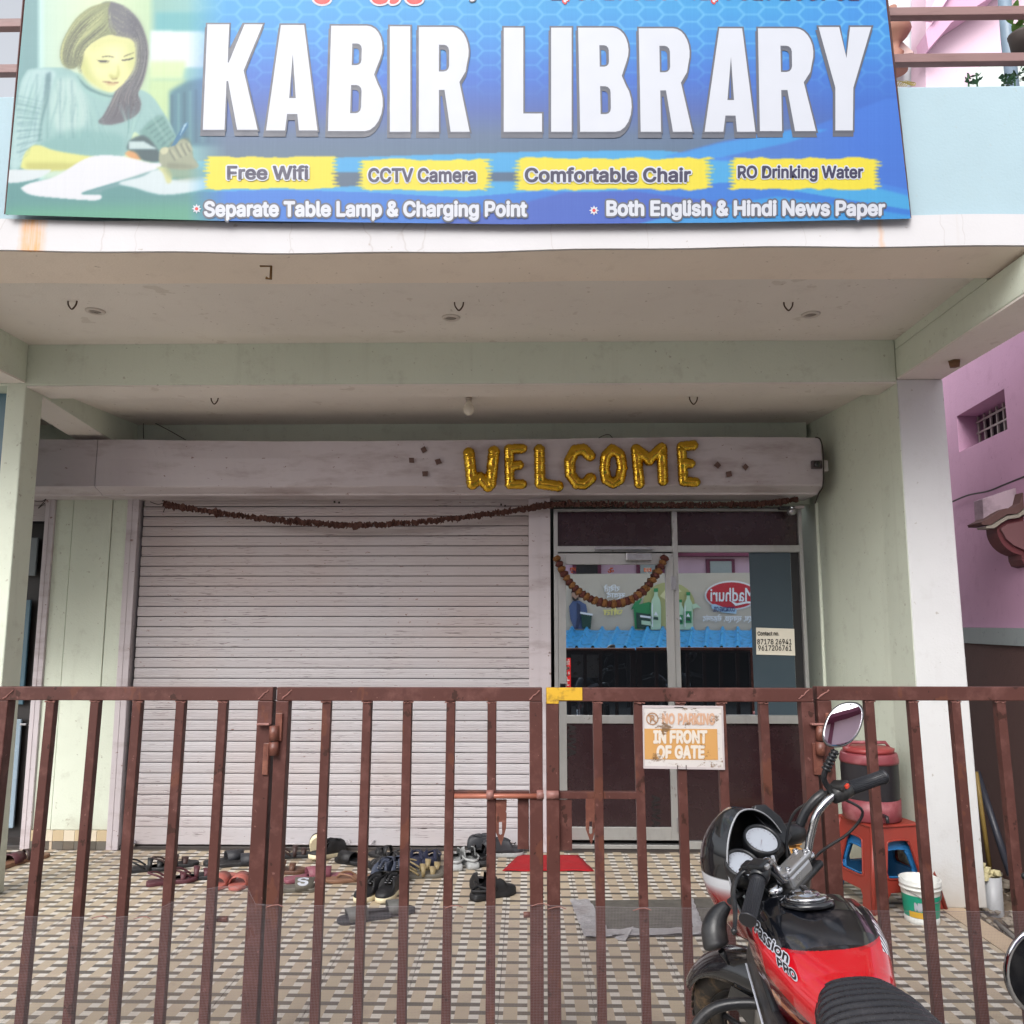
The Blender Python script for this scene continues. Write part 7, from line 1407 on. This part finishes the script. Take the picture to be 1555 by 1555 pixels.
    def dial(cx_, r_, dz=0):
        c_ = dc + Vector((cx_, 0, dz)); mk(MB().lathe([(r_ * .7, -.055), (r_ * 1.12, -.02), (r_ * 1.2, .010), (r_ * 1.17, .017), (r_ * 1.04, .017), (r_ * 1.0, .010)], c_, 36, q, cap=False), 'dial_housing', M_bp, True)
        fc = mk(MB().lathe([(r_ * 1.0, .009), (.001, .0092)], c_, 36, q, cap=False), 'dial_face', pm('dial_white', S(172, 178, 188, .8), .2, var=.10, space='Object', coat=.6), True)
        m = MB()
        for k in range(19):
            a = R(215 - 250 * k / 18); L_ = .16 if k % 2 == 0 else .08; dv = Vector((math.cos(a), math.sin(a), 0)); pv_ = Vector((-dv.y, dv.x, 0)) * r_ * .018
            m.add([c_ + q @ (dv * r_ * (.92 - L_) + pv_ + Vector((0, 0, .0105))), c_ + q @ (dv * r_ * .92 + pv_ + Vector((0, 0, .0105))), c_ + q @ (dv * r_ * .92 - pv_ + Vector((0, 0, .0105))), c_ + q @ (dv * r_ * (.92 - L_) - pv_ + Vector((0, 0, .0105)))], [(0, 1, 2, 3)])
        nd = Vector((math.cos(R(205)), math.sin(R(205)), 0)); pn_ = Vector((-nd.y, nd.x, 0)) * r_ * .03; m.add([c_ + q @ (pn_ + Vector((0, 0, .0115))), c_ + q @ (nd * r_ * .7 + Vector((0, 0, .0115))), c_ + q @ (-pn_ + Vector((0, 0, .0115)))], [(0, 1, 2)])
        mk(m, 'dial_marks', flat('dial_ink', S(120, 110, 120), .5), True)
    dial(.040, .046, .008); dial(-.072, .043, -.004)
    mk(MB().box(-.105, .115, dc.y - .005, dc.y + .075, dc.z - .075, dc.z - .020, .018), 'dial_bracket', M_bp, True)
    m = MB(); pts = [(.11, dc.y + .01, dc.z - .02), (.10, dc.y + .06, dc.z + .055), (.125, dc.y + .06, dc.z + .072), (.155, dc.y + .045, dc.z + .060), (.17, dc.y + .02, dc.z + .01), (.16, dc.y - .0, dc.z - .05), (.12, dc.y - .0, dc.z - .06)]
    mk(m.prism(pts, (0, .02, -.006)), 'inner_cowl', M_bp, True, bev=.004)
    mk(MB().box(-.02, .02, dc.y - .045, dc.y - .012, dc.z - .045, dc.z - .018, .005), 'key_switch', M_bp, True); mk(MB().tube([(-.022, dc.y - .06, dc.z - .04), (-.03, dc.y - .075, dc.z - .0)], [.008, .005], 8), 'key', M_al, True)
    # cowl: half shell in front of the dials, flank marks painted on
    def cw(u, v_):  # u -1 left edge .. 1 right edge, v_ 0 foot .. 1 brow
        z = .72 + .418 * v_
        q7 = min(1, max(0, (v_ - .5) / .5)); dome = max(0, 1 - q7 ** 2.3) ** .62; wv_ = np.interp(v_, [0, .15, .35, .5], [.06, .115, .146, .152]) * .94 * (.02 + .98 * dome); fv_ = np.interp(v_, [0, .15, .35, .5], [.08, .12, .15, .155]) * (.02 + .98 * dome); bk_ = np.interp(v_, [0, .3, .6, 1], [.05, .02, .015, .01])
        a = u * R(92); y = .978 + bk_ * .9 + fv_ * max(0, math.cos(a)) ** .8 - .02 * abs(u) ** 6
        return Vector((wv_ * (abs(math.sin(a)) ** .75) * (1 if a > 0 else -1), y, z - .015 * (abs(u) ** 3) * v_))
    nu_, nv_ = 60, 90; m = MB(); m.loft([[cw(-1 + 2 * i / nu_, k / nv_)[:] for i in range(nu_ + 1)] for k in range(nv_ + 1)], False, False)
    cc_ = []
    for k in range(nv_ + 1):
        for i in range(nu_ + 1):
            u, v_ = -1 + 2 * i / nu_, k / nv_; bk2, wh2, rd2, st2 = S(15, 17, 22), S(206, 208, 214, .9), S(150, 34, 34, .85), S(205, 180, 160, .9)
            au = abs(u); line = v_ - (.10 + .25 * au)
            if v_ > .66 or au < .2: c3 = bk2
            elif v_ > .60: c3 = wh2 if au > .36 else bk2
            elif abs(v_ - (.10 + .30 * au)) < .024: c3 = st2
            else:
                f = min(1, max(0, (v_ - .50) / .10)); f = f * f; c3 = tuple(rd2[j] * (1 - f) + wh2[j] * f for j in range(4)) if letters else bk2
                if abs(v_ - (.22 + .26 * au)) < .020: c3 = S(70, 20, 24)
                if au < .30: c3 = bk2
            cc_.append(c3)
    m.map(S_); o = m.build('cowl', None, t); ca2 = o.data.color_attributes.new('paint', 'FLOAT_COLOR', 'POINT'); ca2.data.foreach_set('color', np.array(cc_, dtype=np.float32).ravel()); o.data.materials.append(M_cowl); ci_ = MB(); ci_.loft([[(cw(-1 + 2 * i / nu_, k / nv_) * 1.0 + Vector((-.004 * (1 if i > nu_ / 2 else -1) * min(1, abs(-1 + 2 * i / nu_) * 3), -.004, 0)))[:] for i in range(nu_ + 1)] for k in range(nv_ + 1)], False, False); mk(ci_, 'cowl_lining', M_bp, True)
    edge = [cw(-1, v_) for v_ in 1 - .58 * np.linspace(1, 0, 26) ** 2] + [cw(1, v_) for v_ in 1 - .58 * np.linspace(.04, 1, 25) ** 2]
    mk(MB().tube(edge, .0028, 6), 'cowl_edge', pm('cowl_edge_grey', S(150, 152, 156), .35, space='Object'), True)
    mk(MB().lathe([(.07, 0), (.075, .02), (.05, .04), (.001, .045)], (0, bt.y + .22, bt.z - .10), 28, Matrix.Rotation(R(-90), 3, 'X')), 'headlight', glassmat('headlight_glass', .4), True)
    # indicators hanging from the cowl, left one seen from behind
    for s in (-1, 1):
        if not letters: continue
        if s < 0: p_ = catmull([(-.185, .965, .945), (-.215, .98, .933), (-.245, .985, .912), (-.265, .98, .885), (-.272, .975, .868)], 5); rr_ = [.013 + .023 * math.sin(min(1, k / (len(p_) * .62)) * PI / 2) if k < len(p_) * .8 else .037 * math.cos((k - len(p_) * .8) / (len(p_) * .2) * 1.2) for k in range(len(p_))]; mk(MB().tube(p_, rr_, 18), 'indicator', M_bp, True); letters and mk(MB().tube([(-.262, .975, .855), (-.256, .975, .812)], [.010, .004], 8), 'indicator_spike', M_bp, True)
        else: mk(MB().tube([(.16, 1.0, .95), (.20, 1.01, .94), (.25, 1.01, .92), (.27, 1.01, .91)], [.014, .034, .034, .012], 16), 'indicator', M_bp, True)
        mk(MB().tube([(s * .19, .945 if s < 0 else 1.0, .96), (s * .10, .98, .93)], .009, 8), 'indicator_stalk', M_bp, True)
    # right mirror on its bellowed stalk
    ms = catmull([(.195, .775, 1.085), (.182, .775, 1.125), (.180, .765, 1.150), (.200, .745, 1.180), (.222, .725, 1.205)], 5); mk(MB().tube(ms, .0085, 10), 'mirror_stalk', M_bp, True)
    for k in range(6): p_ = ms[-9] + (ms[-2] - ms[-9]) * k / 5.5; p2 = p_ + (ms[-2] - ms[-9]).normalized() * .007; mk(MB().tube([p_, p2], [.0145 - k * .0004, .0125], 12), 'bellows_ring', M_bp, True)
    MC = Vector((.266, .700, 1.262)); fwd = (ST.inverted() @ Vector((-.14, -.937, .308))).normalized(); uv_ = ST.inverted() @ Vector((.22, 0, 1)); up_ = (uv_ - fwd * uv_.dot(fwd)).normalized(); rt_ = up_.cross(fwd)
    shp = [(.045 + .0, .0)]; prof = []
    for k in range(40):
        a = 2 * PI * k / 40; rx_, rz_ = .049, .062; x = rx_ * abs(math.cos(a)) ** .85 * (1 if math.cos(a) > 0 else -1); z = rz_ * abs(math.sin(a)) ** .85 * (1 if math.sin(a) > 0 else -1); x += .016 * (z / rz_) * .9; z += .010 * (x / rx_); prof.append((x, z))
    def mring(s, d_): return [(MC + rt_ * x * s + up_ * z * s + fwd * d_)[:] for x, z in prof]
    mk(MB().loft([mring(.25, -.036), mring(.7, -.030), mring(.95, -.014), mring(1.07, .002), mring(1.06, .006), mring(1.0, .006), mring(.99, .002)], True, False), 'mirror_housing', M_bp, True); mk(MB().loft([mring(1.0, .0055), mring(.955, .0062)], True, False), 'mirror_rim', M_chr, True)
    m = MB(); m.add([(MC + fwd * .0055)[:]] + [(MC + rt_ * x * .96 + up_ * z * .96 + fwd * .0048)[:] for x, z in prof], [(0, 1 + k, 1 + (k + 1) % 40) for k in range(40)], True); mk(m, 'mirror_glass', M_mirror, True)
    # cables
    for pts in ([(.19, .83, 1.07), (.16, .92, 1.03), (.10, .95, .93), (.05, .92, .80)], [(-.19, .83, 1.07), (-.15, .90, 1.03), (-.06, .93, .92), (-.02, .90, .78)], [(.215, .76, 1.055), (.245, .74, 1.0), (.21, .79, .95), (.13, .88, .91), (.04, .93, .82)], [(-.18, .77, 1.065), (-.12, .80, .99), (-.05, .88, .93), (0, .90, .78)]):
        mk(MB().tube(catmull(pts, 6), .0042, 6), 'control_cable', M_bp, True)
    mk(MB().tube(catmull([(.105, .86, 1.03), (.13, .84, 1.06), (.16, .815, 1.082), (.19, .80, 1.088)], 5), .014, 10), 'cable_boot', M_bp, True)
    return t
def tank_red(u, v_):
    a = abs(v_); bk, rd, dr, wh = S(15, 17, 23), S(186, 14, 28, .9), S(96, 14, 22, .9), S(214, 208, 214, .9)
    if v_ > .50 and a < .70 and .30 < u < .52: return wh if (u * 26 + a * 14) % 1 < .5 else bk      # striped flash, right shoulder
    if .44 < a < .53 and .66 < u < .82 and a > .44 + (u - .66) * .3: return dr
    if a < .60 and u > .27 + .20 * (a / .60) ** 2.2: return bk
    if a < .60 and u > .245 + .20 * (a / .60) ** 2.2 and a > .2: return S(150, 18, 28)
    if a >= .60 and u > .56 - (a - .60) * .2: return bk if a < .72 else dr
    if a > .80: return S(190, 120, 90) if abs(a - .86) < .012 else dr
    return rd
def tank_navy(u, v_): return S(20, 28, 52) if abs(v_) > .3 else S(15, 17, 24)
M_tp = printmat('tank_paint', 'paint', .16); M_tp.node_tree.nodes['Principled BSDF'].inputs['Coat Weight'].default_value = .9; M_tp.node_tree.nodes['Principled BSDF'].inputs['Coat Roughness'].default_value = .06
_nt = M_tp.node_tree; _b = _nt.nodes['Principled BSDF']; _v = coords(_nt, 'Object'); _at = [n for n in _nt.nodes if n.type == 'VERTEX_COLOR'][0]
_c = mix(_nt, ramp(_nt, noise(_nt, _v, 9, 8, .7), [(.55, G(0)), (.72, G(.16))]), _at.outputs[0], S(150, 140, 140)); _nt.links.new(_c, _b.inputs['Base Color']); _nt.links.new(mth(_nt, 'MULTIPLY_ADD', noise(_nt, _v, 12, 6), .16, .05), _b.inputs['Roughness'])
M_sr = pm('side_red', S(190, 20, 34, .9), .2, space='Object', coat=.8, dirt=S(90, 20, 24), dirt_amt=.4); M_sn = pm('side_navy', S(20, 28, 50, .9), .2, space='Object', coat=.8, dirt=S(90, 90, 100), dirt_amt=.3)
bike('red and black motorcycle parked in front of the gate, bars turned left', (.805, 1.63, -.10), -.021, .081, .742, tank_red, M_tp, M_tp, M_sr, True)
bike('dark navy motorcycle cut off by the right edge of the photo', (1.75, 1.45, -.10), .0, .08, -.12, tank_navy, M_tp, M_tp, M_sn, False, 1.5)
bpy.context.view_layer.update()
